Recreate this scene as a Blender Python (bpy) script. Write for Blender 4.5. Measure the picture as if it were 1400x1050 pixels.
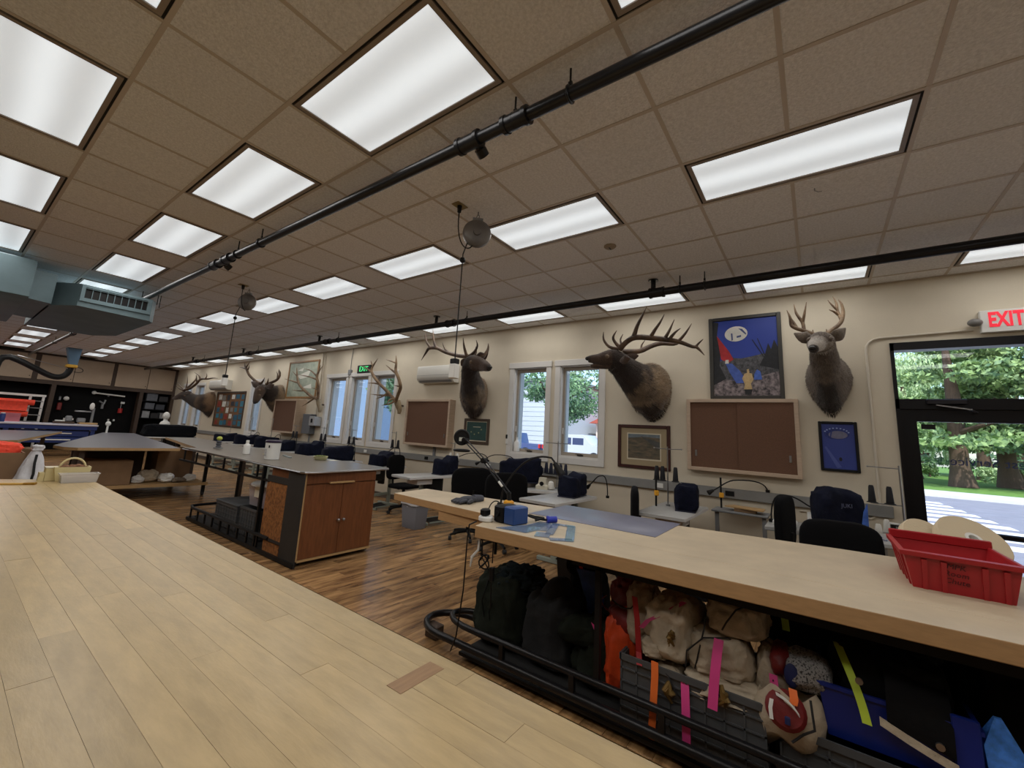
import bpy, math, random
from mathutils import Vector, Matrix, noise

S = bpy.context.scene
for o in list(bpy.data.objects):
    bpy.data.objects.remove(o, do_unlink=True)
C = S.collection

# ------------------------------------------------------------------ camera
cam_d = bpy.data.cameras.new('camera')
cam = bpy.data.objects.new('camera', cam_d)
C.objects.link(cam)
cam_d.sensor_fit = 'HORIZONTAL'
cam_d.sensor_width = 36.0
cam_d.lens = 573.686 * 36.0 / 1400.0
cam_d.shift_x = (700 - 684.852) / 1400.0
cam_d.shift_y = (494.592 - 525) / 1400.0
cam_d.clip_start = 0.05
cam_d.clip_end = 400
_r = Vector((0.59332997, -0.80292092, 0.05724989))
_d = Vector((0.16922956, 0.05489008, -0.98404697))
_f = Vector((0.78696945, 0.59355293, 0.16844588))
cam.matrix_world = Matrix(((_r.x, -_d.x, -_f.x, 0), (_r.y, -_d.y, -_f.y, 0), (_r.z, -_d.z, -_f.z, 1.5), (0, 0, 0, 1)))
S.camera = cam

# ------------------------------------------------------------------ light and exposure
S.view_settings.view_transform = 'Standard'
S.view_settings.look = 'None'
S.view_settings.gamma = 1.0
S.view_settings.use_curve_mapping = False
S.view_settings.exposure = 0.0
w = bpy.data.worlds.new('sky'); S.world = w; w.use_nodes = True
nt = w.node_tree; nt.nodes.clear()
sky = nt.nodes.new('ShaderNodeTexSky'); sky.sky_type = 'NISHITA'
sky.sun_disc = False; sky.sun_elevation = math.radians(52); sky.sun_rotation = math.radians(285)
sky.air_density = 1.0; sky.dust_density = 1.2; sky.ozone_density = 1.5
bg = nt.nodes.new('ShaderNodeBackground'); bg.inputs['Strength'].default_value = 0.35
out = nt.nodes.new('ShaderNodeOutputWorld')
nt.links.new(sky.outputs[0], bg.inputs[0]); nt.links.new(bg.outputs[0], out.inputs[0])
sun_d = bpy.data.lights.new('sun', 'SUN'); sun_d.energy = 5.0; sun_d.angle = math.radians(0.6)
sun_d.color = (1.0, 0.96, 0.9)
sun = bpy.data.objects.new('sun', sun_d); C.objects.link(sun)
sun.rotation_euler = Vector((0.62, 0.35, -0.95)).to_track_quat('-Z', 'Y').to_euler()
sun.location = (-10, -6, 20)

FZ = 0.0            # floor
CZ = 3.406          # underside of the ceiling grid
WX = 6.11           # window wall
FY = 22.5           # far wall
T = 0.6096          # ceiling module
GX, GY = 2.8062, 0.6483

# ------------------------------------------------------------------ materials
def lin(c):
    c = c / 255.0
    return c / 12.92 if c <= 0.04045 else ((c + 0.055) / 1.055) ** 2.4
def rgb(r, g, b): return (lin(r), lin(g), lin(b), 1.0)
_mats = {}
def mat(name, col, rough=0.6, metal=0.0, var=0.0, scale=8.0, stretch=(1, 1, 1), bump=0.0, bscale=None, bdetail=4,
        rnd=0.0, alpha=1.0, emit=0.0, trans=0.0, vcol=False, col2=None, spec=0.5, sheen=0.0, coat=0.0, ramp=(0.35, 0.65), world=False):
    if name in _mats: return _mats[name]
    m = bpy.data.materials.new(name); m.use_nodes = True
    t = m.node_tree; n = t.nodes; L = t.links
    p = n['Principled BSDF']
    c = rgb(*col)
    p.inputs['Base Color'].default_value = c
    p.inputs['Roughness'].default_value = rough
    p.inputs['Metallic'].default_value = metal
    p.inputs['Specular IOR Level'].default_value = spec
    p.inputs['Transmission Weight'].default_value = trans
    p.inputs['Alpha'].default_value = alpha
    p.inputs['Sheen Weight'].default_value = sheen
    p.inputs['Coat Weight'].default_value = coat
    src = None
    tc = n.new('ShaderNodeTexCoord'); mp = n.new('ShaderNodeMapping')
    L.new(tc.outputs['Object'], mp.inputs[0])
    mp.inputs['Scale'].default_value = stretch
    if rnd:
        oi = n.new('ShaderNodeObjectInfo')
        ad = n.new('ShaderNodeVectorMath'); ad.operation = 'MULTIPLY_ADD'
        cx = n.new('ShaderNodeCombineXYZ')
        for i in range(3): L.new(oi.outputs['Random'], cx.inputs[i])
        L.new(cx.outputs[0], ad.inputs[0]); ad.inputs[1].default_value = (37, 91, 53)
        L.new(mp.outputs[0], ad.inputs[2]); vec = ad.outputs[0]
    else:
        vec = mp.outputs[0]
    if vcol:
        a = n.new('ShaderNodeAttribute'); a.attribute_name = 'col'; src = a.outputs['Color']
    if var or col2:
        nz = n.new('ShaderNodeTexNoise'); nz.inputs['Scale'].default_value = scale; nz.inputs['Detail'].default_value = 5
        nz.inputs['Roughness'].default_value = 0.62
        L.new(vec, nz.inputs['Vector'])
        rp = n.new('ShaderNodeValToRGB')
        rp.color_ramp.elements[0].position = ramp[0]; rp.color_ramp.elements[1].position = ramp[1]
        L.new(nz.outputs[0], rp.inputs[0])
        if col2:
            rp.color_ramp.elements[0].color = rgb(*col2); rp.color_ramp.elements[1].color = c
            src = rp.outputs[0]
        else:
            lo = 1 - var; hi = 1 + var * 0.6
            rp.color_ramp.elements[0].color = (lo, lo, lo, 1); rp.color_ramp.elements[1].color = (hi, hi, hi, 1)
            mx = n.new('ShaderNodeMix'); mx.data_type = 'RGBA'; mx.blend_type = 'MULTIPLY'; mx.inputs[0].default_value = 1.0
            if src: L.new(src, mx.inputs[6])
            else: mx.inputs[6].default_value = c
            L.new(rp.outputs[0], mx.inputs[7]); src = mx.outputs[2]
    if rnd:
        hs = n.new('ShaderNodeHueSaturation')
        mr = n.new('ShaderNodeMapRange'); mr.inputs[3].default_value = 1 - rnd; mr.inputs[4].default_value = 1 + rnd * 0.7
        L.new(oi.outputs['Random'], mr.inputs[0]); L.new(mr.outputs[0], hs.inputs['Value'])
        if src: L.new(src, hs.inputs['Color'])
        else: hs.inputs['Color'].default_value = c
        src = hs.outputs[0]
    if src: L.new(src, p.inputs['Base Color'])
    if bump:
        nb = n.new('ShaderNodeTexNoise'); nb.inputs['Scale'].default_value = bscale or scale * 3; nb.inputs['Detail'].default_value = bdetail
        L.new(vec, nb.inputs['Vector'])
        b = n.new('ShaderNodeBump'); b.inputs['Strength'].default_value = bump; b.inputs['Distance'].default_value = 0.02
        L.new(nb.outputs[0], b.inputs['Height']); L.new(b.outputs[0], p.inputs['Normal'])
    if emit:
        p.inputs['Emission Strength'].default_value = emit
        p.inputs['Emission Color'].default_value = c
        if src: L.new(src, p.inputs['Emission Color'])
    _mats[name] = m
    return m

# ------------------------------------------------------------------ mesh builder
class MB:
    def __init__(s): s.v = []; s.f = []; s.c = []; s.col = None
    def _add(s, vs, fs):
        b = len(s.v); s.v += [tuple(x) for x in vs]
        s.f += [tuple(b + i for i in q) for q in fs]
        if s.col is not None: s.c += [s.col] * len(vs)
        return s
    def box(s, x0, x1, y0, y1, z0, z1):
        vs = [(x0, y0, z0), (x1, y0, z0), (x1, y1, z0), (x0, y1, z0), (x0, y0, z1), (x1, y0, z1), (x1, y1, z1), (x0, y1, z1)]
        return s._add(vs, [(0, 3, 2, 1), (4, 5, 6, 7), (0, 1, 5, 4), (1, 2, 6, 5), (2, 3, 7, 6), (3, 0, 4, 7)])
    def cb(s, c, size, rz=0, M=None):
        x, y, z = (q / 2 for q in size)
        vs = [Vector((a * x, b * y, d * z)) for d in (-1, 1) for a, b in ((-1, -1), (1, -1), (1, 1), (-1, 1))]
        R = M if M is not None else Matrix.Rotation(rz, 3, 'Z')
        vs = [R @ q + Vector(c) for q in vs]
        return s._add(vs, [(0, 3, 2, 1), (4, 5, 6, 7), (0, 1, 5, 4), (1, 2, 6, 5), (2, 3, 7, 6), (3, 0, 4, 7)])
    def bar(s, p, q, wd, ht, up=(0, 0, 1)):
        p, q = Vector(p), Vector(q); d = (q - p); l = d.length; d.normalize()
        u = Vector(up)
        if abs(d.dot(u)) > 0.98: u = Vector((1, 0, 0))
        sd = d.cross(u).normalized(); u2 = sd.cross(d)
        M = Matrix((sd, d, u2)).transposed()
        return s.cb((p + q) / 2, (wd, l, ht), M=M)
    def bbox(s, x0, x1, y0, y1, z0, z1, r=0.01):
        # box with chamfered edges
        vs = []
        for z, k in ((z0, r), (z0 + r, 0), (z1 - r, 0), (z1, r)):
            for x, y in ((x0 + r + k, y0 + k), (x1 - r - k, y0 + k), (x1 - k, y0 + r + k), (x1 - k, y1 - r - k),
                         (x1 - r - k, y1 - k), (x0 + r + k, y1 - k), (x0 + k, y1 - r - k), (x0 + k, y0 + r + k)):
                vs.append((x, y, z))
        fs = [tuple(range(7, -1, -1)), tuple(range(24, 32))]
        for a in range(3):
            for i in range(8):
                j = (i + 1) % 8
                fs.append((a * 8 + i, a * 8 + j, a * 8 + 8 + j, a * 8 + 8 + i))
        return s._add(vs, fs)
    def tube(s, pts, r, n=8, caps=True, closed=False):
        pts = [Vector(p[:3]) for p in pts]
        N = len(pts)
        rs = [r] * N if isinstance(r, (int, float)) else list(r)
        vs = []; prev = None
        for i, p in enumerate(pts):
            if closed: t = pts[(i + 1) % N] - pts[i - 1]
            elif i == 0: t = pts[1] - p
            elif i == N - 1: t = p - pts[i - 1]
            else: t = (pts[i + 1] - p).normalized() + (p - pts[i - 1]).normalized()
            if t.length < 1e-9: t = Vector((0, 0, 1))
            t.normalize()
            if prev is None:
                u = Vector((0, 0, 1)) if abs(t.z) < 0.9 else Vector((1, 0, 0))
                a = t.cross(u).normalized()
            else:
                a = prev - t * prev.dot(t)
                a = a.normalized() if a.length > 1e-6 else t.orthogonal().normalized()
            prev = a; b = t.cross(a)
            for k in range(n):
                g = 2 * math.pi * k / n
                vs.append(p + (a * math.cos(g) + b * math.sin(g)) * rs[i])
        fs = []
        for i in range(N if closed else N - 1):
            j = (i + 1) % N
            for k in range(n):
                l = (k + 1) % n
                fs.append((i * n + k, i * n + l, j * n + l, j * n + k))
        if caps and not closed:
            fs.append(tuple(range(n - 1, -1, -1))); fs.append(tuple((N - 1) * n + k for k in range(n)))
        return s._add(vs, fs)
    def cyl(s, p, q, r, n=14, r2=None):
        return s.tube([p, q], [r, r if r2 is None else r2], n)
    def lathe(s, prof, c=(0, 0, 0), n=20):
        vs = []; fs = []
        for r, z in prof:
            for k in range(n):
                g = 2 * math.pi * k / n
                vs.append((c[0] + r * math.cos(g), c[1] + r * math.sin(g), c[2] + z))
        for i in range(len(prof) - 1):
            for k in range(n):
                l = (k + 1) % n
                fs.append((i * n + k, i * n + l, (i + 1) * n + l, (i + 1) * n + k))
        fs.append(tuple(range(n - 1, -1, -1))); fs.append(tuple((len(prof) - 1) * n + k for k in range(n)))
        return s._add(vs, fs)
    def prism(s, poly, z0, z1, chamfer=0.0):
        n = len(poly)
        vs = [(x, y, z0) for x, y in poly] + [(x, y, z1) for x, y in poly]
        fs = [tuple(range(n - 1, -1, -1)), tuple(range(n, 2 * n))]
        for i in range(n):
            j = (i + 1) % n; fs.append((i, j, n + j, n + i))
        return s._add(vs, fs)
    def prism_x(s, poly, x0, x1):          # poly in (y, z)
        n = len(poly)
        vs = [(x0, y, z) for y, z in poly] + [(x1, y, z) for y, z in poly]
        fs = [tuple(range(n)), tuple(range(2 * n - 1, n - 1, -1))]
        for i in range(n):
            j = (i + 1) % n; fs.append((j, i, n + i, n + j))
        return s._add(vs, fs)
    def loft(s, rings, caps=True):
        n = len(rings[0]); vs = [p for r in rings for p in r]; fs = []
        for i in range(len(rings) - 1):
            for k in range(n):
                l = (k + 1) % n
                fs.append((i * n + k, i * n + l, (i + 1) * n + l, (i + 1) * n + k))
        if caps:
            fs.append(tuple(range(n - 1, -1, -1))); fs.append(tuple((len(rings) - 1) * n + k for k in range(n)))
        return s._add(vs, fs)
    def strip(s, pts, width, side=(0, 1, 0), th=0.003):
        sd = Vector(side).normalized() * width / 2
        rings = []
        for i, p in enumerate(pts):
            p = Vector(p)
            t = Vector(pts[min(i + 1, len(pts) - 1)]) - Vector(pts[max(i - 1, 0)])
            nn = t.cross(sd).normalized() * th / 2
            rings.append([p - sd - nn, p + sd - nn, p + sd + nn, p - sd + nn])
        return s.loft(rings)
    def sph(s, c, r, n=12, m=8, sc=(1, 1, 1)):
        prof = [(r * math.sin(math.pi * i / m), -r * math.cos(math.pi * i / m)) for i in range(m + 1)]
        vs = []; fs = []
        for q, z in prof:
            q = max(q, r * 0.02)
            for k in range(n):
                g = 2 * math.pi * k / n
                vs.append((c[0] + q * math.cos(g) * sc[0], c[1] + q * math.sin(g) * sc[1], c[2] + z * sc[2]))
        for i in range(m):
            for k in range(n):
                l = (k + 1) % n
                fs.append((i * n + k, i * n + l, (i + 1) * n + l, (i + 1) * n + k))
        fs.append(tuple(range(n - 1, -1, -1))); fs.append(tuple(m * n + k for k in range(n)))
        return s._add(vs, fs)
    def soft(s, c, size, rz=0, seed=0, amp=0.12, nf=3.0, sq=0.55, n=40, m=24, taper=0.0, lean=(0, 0), flat=True, wr=0.0):
        # squashed, creased bag-like body: superellipsoid with noise folds, base on z = c.z
        hx, hy, hz = (q / 2 for q in size)
        if wr: n, m = 60, 38
        R = Matrix.Rotation(rz, 3, 'Z'); rings = []
        sg = lambda a, e: math.copysign(abs(a) ** e, a)
        for i in range(m + 1):
            ph = -math.pi / 2 + math.pi * i / m
            ring = []
            cz, sz = max(sg(math.cos(ph), sq), 0.03), sg(math.sin(ph), sq)
            for k in range(n):
                th = 2 * math.pi * k / n
                x = cz * sg(math.cos(th), sq); y = cz * sg(math.sin(th), sq); z = sz
                d = Vector((x, y, z * 0.8)) * nf * 0.5 + Vector((seed * 7.3, seed * 3.1, seed * 1.7))
                f = 1 + amp * (noise.noise(d) * 1.1 + 0.6 * noise.noise(d * 2.3) + 0.9 * (0.35 - abs(noise.noise(d * 1.9 + Vector((3, 1, 2)))) * 1.6) + 0.35 * (0.3 - abs(noise.noise(d * 4.3))))
                if wr:
                    wv = Vector((x * 2.2, y * 2.2, z * 1.3)) + Vector((seed * 2.9, 1.3, seed))
                    wv += Vector((noise.noise(wv * 0.8), noise.noise(wv * 0.8 + Vector((9, 2, 4))), noise.noise(wv * 0.8 + Vector((1, 7, 3))))) * 1.1
                    f += wr * (0.3 - abs(noise.noise(wv * 1.5))) * 1.3 + wr * 0.5 * (0.3 - abs(noise.noise(wv * 3.1)))
                tp = 1 - taper * (z + 1) / 2
                p = Vector((x * hx * f * tp + lean[0] * (z + 1) / 2, y * hy * f * tp + lean[1] * (z + 1) / 2, z * hz * (f if z > 0 or not flat else 1)))
                ring.append(R @ p + Vector((c[0], c[1], c[2] + hz)))
            rings.append(ring)
        return s.loft(rings)
    def mesh(s, name, smooth=40, M=None):
        me = bpy.data.meshes.new(name)
        vs = s.v if M is None else [tuple(M @ Vector(q)) for q in s.v]
        me.from_pydata(vs, [], s.f)
        if s.c:
            at = me.color_attributes.new('col', 'FLOAT_COLOR', 'POINT')
            at.data.foreach_set('color', [q for c in s.c for q in c])
        if smooth:
            me.polygons.foreach_set('use_smooth', [True] * len(me.polygons))
            me.set_sharp_from_angle(angle=math.radians(smooth))
        me.update()
        return me

def root_matrix(o):
    while o.parent is not None: o = o.parent
    return Matrix.Translation(o.location) @ o.rotation_euler.to_matrix().to_4x4()
def obj(name, mb, m, parent=None, world=False, smooth=40, label=None, kind=None, sub=0, bevel=0):
    M = root_matrix(parent).inverted() if (world and parent is not None) else None
    me = mb if isinstance(mb, bpy.types.Mesh) else mb.mesh(name, smooth, M)
    if m is not None and not me.materials: me.materials.append(m)
    o = bpy.data.objects.new(name, me); C.objects.link(o)
    if parent is not None: o.parent = parent
    if label: o['label'] = label
    if kind: o['kind'] = kind
    if sub:
        q = o.modifiers.new('sub', 'SUBSURF'); q.levels = sub; q.render_levels = sub
    if bevel:
        q = o.modifiers.new('bevel', 'BEVEL'); q.width = bevel; q.segments = 2; q.limit_method = 'ANGLE'
    return o
def tag(o, label, cat, group=None):
    o['label'] = label; o['category'] = cat
    if group: o['group'] = group
    return o
def thing(name, label, cat, loc=(0, 0, 0), rz=0, group=None):
    o = bpy.data.objects.new(name, None); C.objects.link(o)
    o.empty_display_size = 0.1
    o.location = loc; o.rotation_euler = (0, 0, rz)
    return tag(o, label, cat, group)
def solo(name, mb, m, label, cat, group=None, **k):
    return tag(obj(name, mb, m, **k), label, cat, group)
def struct(name, mb, m, parent=None, **k):
    o = obj(name, mb, m, parent, **k)
    if parent is None: o['kind'] = 'structure'
    return o
_kids = {}
def dup(r0, loc, rz=0, label=None, group=None):
    r = r0.copy(); C.objects.link(r); r.location = loc; r.rotation_euler = (0, 0, rz)
    if label: r['label'] = label
    if group: r['group'] = group
    def rec(a, b):
        for ch in a.children:
            c = ch.copy(); C.objects.link(c); c.parent = b
            rec(ch, c)
    rec(r0, r)
    return r
def text_mesh(s, size, depth=0.002, align='CENTER', shear=0.0, wt=0.0):
    cu = bpy.data.curves.new('txt', 'FONT'); cu.body = s; cu.size = size; cu.extrude = depth / 2; cu.align_x = align; cu.align_y = 'CENTER'; cu.shear = shear
    cu.resolution_u = 3; cu.offset = wt
    o = bpy.data.objects.new('txt', cu); C.objects.link(o)
    dg = bpy.context.evaluated_depsgraph_get()
    me = bpy.data.meshes.new_from_object(o.evaluated_get(dg))
    bpy.data.objects.remove(o)
    return me
def text_on(name, s, size, m, parent, o, right, up, mirror=False, depth=0.002, shear=0.0, align='CENTER', sx=1.0, wt=0.0):
    """flat lettering whose baseline runs along `right`, at world point o, child of parent"""
    me = text_mesh(s, size, depth, align, shear, wt)
    r = Vector(right).normalized(); u = Vector(up).normalized(); nn = r.cross(u)
    if mirror: r = -r
    r = r * sx
    M = Matrix(((r.x, u.x, nn.x, o[0]), (r.y, u.y, nn.y, o[1]), (r.z, u.z, nn.z, o[2]), (0, 0, 0, 1)))
    if parent is not None: M = root_matrix(parent).inverted() @ M
    me.transform(M)
    return obj(name, me, m, parent)
rng = random.Random(7)
U = rng.uniform
def arc(p, q, h, n=12, side=(0, 0, 1)):
    p, q, sd = Vector(p), Vector(q), Vector(side)
    return [p.lerp(q, i / n) + sd * (h * math.sin(math.pi * i / n)) for i in range(n + 1)]
def bez(p0, p1, p2, p3, n=14):
    p0, p1, p2, p3 = map(Vector, (p0, p1, p2, p3)); o = []
    for i in range(n + 1):
        t = i / n; k = 1 - t
        o.append(p0 * k**3 + p1 * 3 * k * k * t + p2 * 3 * k * t * t + p3 * t**3)
    return o

# common materials
m_wall = mat('wall_paint', (212, 202, 182), 0.8, var=0.05, scale=1.2, bump=0.05, bscale=60)
m_trim = mat('trim_white', (214, 212, 208), 0.5, var=0.03, scale=6)
m_ceil = mat('ceiling_tile', (238, 238, 240), 0.95, var=0.13, scale=60, bump=0.55, bscale=95, rnd=0.04, bdetail=6)
m_tbar = mat('ceiling_bar', (196, 186, 176), 0.5)
m_black = mat('black_metal', (16, 16, 17), 0.5, 0.1, spec=0.3)
m_pipe = mat('black_pipe', (30, 30, 32), 0.28, 0.4, var=0.25, scale=5, bump=0.05, bscale=30)
m_blackp = mat('black_plastic', (13, 13, 14), 0.5, spec=0.3)
m_fabric = mat('black_fabric', (13, 13, 15), 0.95, spec=0.15, bump=0.2, bscale=350)
m_steel = mat('steel', (168, 168, 170), 0.28, 0.95)
m_grey = mat('grey_metal', (128, 130, 132), 0.5, 0.2)
m_white = mat('white_plastic', (224, 224, 220), 0.4)
m_navy = mat('navy_cloth', (14, 18, 36), 0.9, var=0.3, scale=9, bump=0.7, bscale=18, spec=0.2)
m_navy2 = mat('navy_nylon', (13, 18, 44), 0.6, var=0.3, scale=6, bump=0.25, bscale=14)
m_lam = mat('grey_laminate', (168, 168, 166), 0.38, var=0.06, scale=30)
m_maple = mat('maple_board', (182, 159, 116), 0.29, var=0.13, scale=6, stretch=(5, 1.1, 5), bump=0.03, bscale=40, rnd=0.13)
m_maple2 = mat('maple_edge', (182, 148, 102), 0.42, var=0.1, scale=9, stretch=(6, 1, 6))
m_floor = mat('floor_plank', (182, 142, 96), 0.26, scale=2.1, stretch=(0.9, 5.5, 1), col2=(92, 63, 39), rnd=0.22, bump=0.05, bscale=20, ramp=(0.34, 0.66))
m_ply = mat('plywood_brown', (114, 68, 38), 0.42, var=0.22, scale=7, stretch=(7, 7, 0.8))
m_brown = mat('dark_wood', (66, 50, 38), 0.6, var=0.2, scale=6, stretch=(1, 1, 6))
m_card = mat('cardboard', (132, 104, 76), 0.85, var=0.1, scale=5)
m_glass = mat('window_glass', (235, 245, 250), 0.02, trans=1.0, spec=0.5)
m_rubber = mat('rubber', (32, 32, 33), 0.75)
m_green = mat('olive_canvas', (32, 37, 29), 0.9, var=0.3, scale=6, bump=0.8, bscale=12, spec=0.2)
m_char = mat('charcoal_canvas', (42, 43, 44), 0.9, var=0.25, scale=6, bump=0.8, bscale=11, spec=0.2)

# ================================================================== SETTING
# glass that lets light straight through with a mirror film
m_pane = bpy.data.materials.new('pane_glass'); m_pane.use_nodes = True
_t = m_pane.node_tree; _t.nodes.clear()
_o = _t.nodes.new('ShaderNodeOutputMaterial'); _mx = _t.nodes.new('ShaderNodeMixShader')
_tr = _t.nodes.new('ShaderNodeBsdfTransparent'); _tr.inputs[0].default_value = (0.93, 0.96, 0.98, 1)
_gl = _t.nodes.new('ShaderNodeBsdfGlossy'); _gl.inputs['Roughness'].default_value = 0.01
_lw = _t.nodes.new('ShaderNodeLayerWeight'); _lw.inputs[0].default_value = 0.5
_pw = _t.nodes.new('ShaderNodeMath'); _pw.operation = 'POWER'; _pw.inputs[1].default_value = 5.0
_fr = _t.nodes.new('ShaderNodeMath'); _fr.operation = 'MULTIPLY_ADD'; _fr.inputs[1].default_value = 0.9; _fr.inputs[2].default_value = 0.03
_t.links.new(_lw.outputs['Facing'], _pw.inputs[0]); _t.links.new(_pw.outputs[0], _fr.inputs[0])
_t.links.new(_fr.outputs[0], _mx.inputs[0]); _t.links.new(_tr.outputs[0], _mx.inputs[1]); _t.links.new(_gl.outputs[0], _mx.inputs[2])
_t.links.new(_mx.outputs[0], _o.inputs[0])

# floor: slab with wood planks running towards the window wall
LX = -6.8; BY = -3.6
floor = struct('floor', MB().box(LX, WX + 0.2, BY, FY, -0.12, -0.006), mat('floor_base', (60, 42, 28), 0.7))
PW, PL = 0.127, 1.22
plank_me = MB().bbox(-PL / 2 + 0.001, PL / 2 - 0.001, -PW / 2 + 0.0008, PW / 2 - 0.0008, -0.006, 0.0, 0.0012).mesh('plank', 0)
plank_me.materials.append(m_floor)
rest = MB(); nrow = int((FY - BY) / PW)
for j in range(nrow):
    y = BY + (j + 0.5) * PW
    off = (j * 0.37 % 1) * PL + U(-0.12, 0.12)
    x = LX + off - PL
    while x < WX:
        cx = x + PL / 2
        x += PL
        if 0.75 < cx < 5.75 and 0.05 < y < 8.45:
            o = obj('plank', plank_me, None, floor); o.location = (cx, y, 0)
        else:
            a, b = max(cx - PL / 2 + 0.001, LX), min(cx + PL / 2 - 0.001, WX)
            if b - a > 0.02: rest.box(a, b, y - PW / 2 + 0.0008, y + PW / 2 - 0.0008, -0.006, 0)
obj('plank_field', rest, m_floor, floor, kind='stuff', smooth=0)

# ceiling: deck above, grid of bars, mineral tiles, recessed lights
rows_b = (-5, -3, 0, 4)
def lit(ia, ib): return ib in rows_b and (ia + 2) % 3 in (0, 1)
ceil = struct('ceiling', MB().box(LX, WX + 0.2, BY, FY + 0.2, CZ + 0.14, CZ + 0.24), mat('deck', (60, 55, 50), 0.9))
bar_long = MB().box(-0.012, 0.012, BY, FY, 0.0, 0.03).mesh('ceiling_bar', 0); bar_long.materials.append(m_tbar)
ib0, ib1 = math.floor((LX - GX) / T), math.floor((WX - GX) / T)
ia0, ia1 = math.floor((BY - GY) / T), math.floor((FY - GY) / T)
for ib in range(ib0 + 1, ib1 + 1):
    o = obj('ceiling_bar', bar_long, None, ceil); o.location = (GX + ib * T, 0, CZ)
for ia in range(ia0 + 1, ia1 + 1):
    cbm = MB(); x = LX                      # cross tees stop where a light panel spans the line
    for ib in range(ib0, ib1 + 1):
        if lit(ia, ib) and lit(ia - 1, ib):
            cbm.box(x, GX + ib * T - 0.012, -0.012, 0.012, 0.0012, 0.028); x = GX + (ib + 1) * T + 0.012
    cbm.box(x, WX, -0.012, 0.012, 0.0012, 0.028)
    o = obj('cross_bar', cbm, m_tbar, ceil, smooth=0); o.location = (0, GY + ia * T, CZ)
tile_me = MB().bbox(-0.296, 0.296, -0.296, 0.296, 0.004, 0.022, 0.003).mesh('ceiling_tile', 0); tile_me.materials.append(m_ceil)
cells = []
for ib in range(ib0, ib1 + 1):
    for ia in range(ia0, ia1 + 1):
        if lit(ia, ib): continue
        cx, cy = GX + (ib + 0.5) * T, GY + (ia + 0.5) * T
        seen = cx * 0.787 + cy * 0.594 > 0.2 and cx > -0.9
        cells.append((math.hypot(cx, cy) if seen else 99 + math.hypot(cx, cy), cx, cy))
cells.sort(); rest = MB()
for k, (d, cx, cy) in enumerate(cells):
    if k < 298:
        o = obj('ceiling_tile', tile_me, None, ceil); o.location = (cx, cy, CZ)
    else:
        a, b = max(cx - 0.296, LX), min(cx + 0.296, WX); e, f = max(cy - 0.296, BY), min(cy + 0.296, FY)
        if b > a and f > e: rest.box(a, b, e, f, CZ + 0.004, CZ + 0.02)
obj('tile_field', rest, m_ceil, ceil, kind='stuff', smooth=0)

# window wall with openings: (y0, y1, z0, z1)
OPEN = [(-1.98, -0.70, 0.0, 2.715), (2.66, 3.35, 1.20, 2.66), (3.62, 4.28, 1.20, 2.66),
        (7.56, 8.27, 1.14, 2.68), (8.53, 9.20, 1.14, 2.68), (9.44, 10.22, 1.14, 2.68),
        (13.95, 14.68, 1.10, 2.68), (18.75, 19.55, 1.1, 2.68), (20.05, 20.9, 1.1, 2.68)]
wb = MB(); y = BY; TH = 0.30
for a, b, c, d in OPEN:
    wb.box(WX, WX + TH, y, a, 0, CZ + 0.2)
    if c > 0: wb.box(WX, WX + TH, a, b, 0, c)
    wb.box(WX, WX + TH, a, b, d, CZ + 0.2); y = b
wb.box(WX, WX + TH, y, FY, 0, CZ + 0.2)
struct('wall_right', wb, m_wall, smooth=0)
struct('wall_back', MB().box(LX, WX + TH, FY, FY + 0.15, 0, CZ + 0.2), m_wall, smooth=0)
struct('wall_left', MB().box(LX - 0.15, LX, BY, FY + 0.15, 0, CZ + 0.2), m_wall, smooth=0)
struct('wall_front', MB().box(LX - 0.15, WX + TH, BY - 0.15, BY, 0, CZ + 0.2), m_wall, smooth=0)
struct('baseboard_right', MB().box(WX - 0.012, WX, -0.65, FY, 0, 0.1).box(WX - 0.012, WX, BY, -2.03, 0, 0.1), mat('cove_base', (92, 82, 72), 0.6), smooth=0)
struct('trim_1', MB().box(WX - 0.02, WX, BY, FY, CZ - 0.002, CZ + 0.02), m_tbar, smooth=0)      # wall angle

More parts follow.
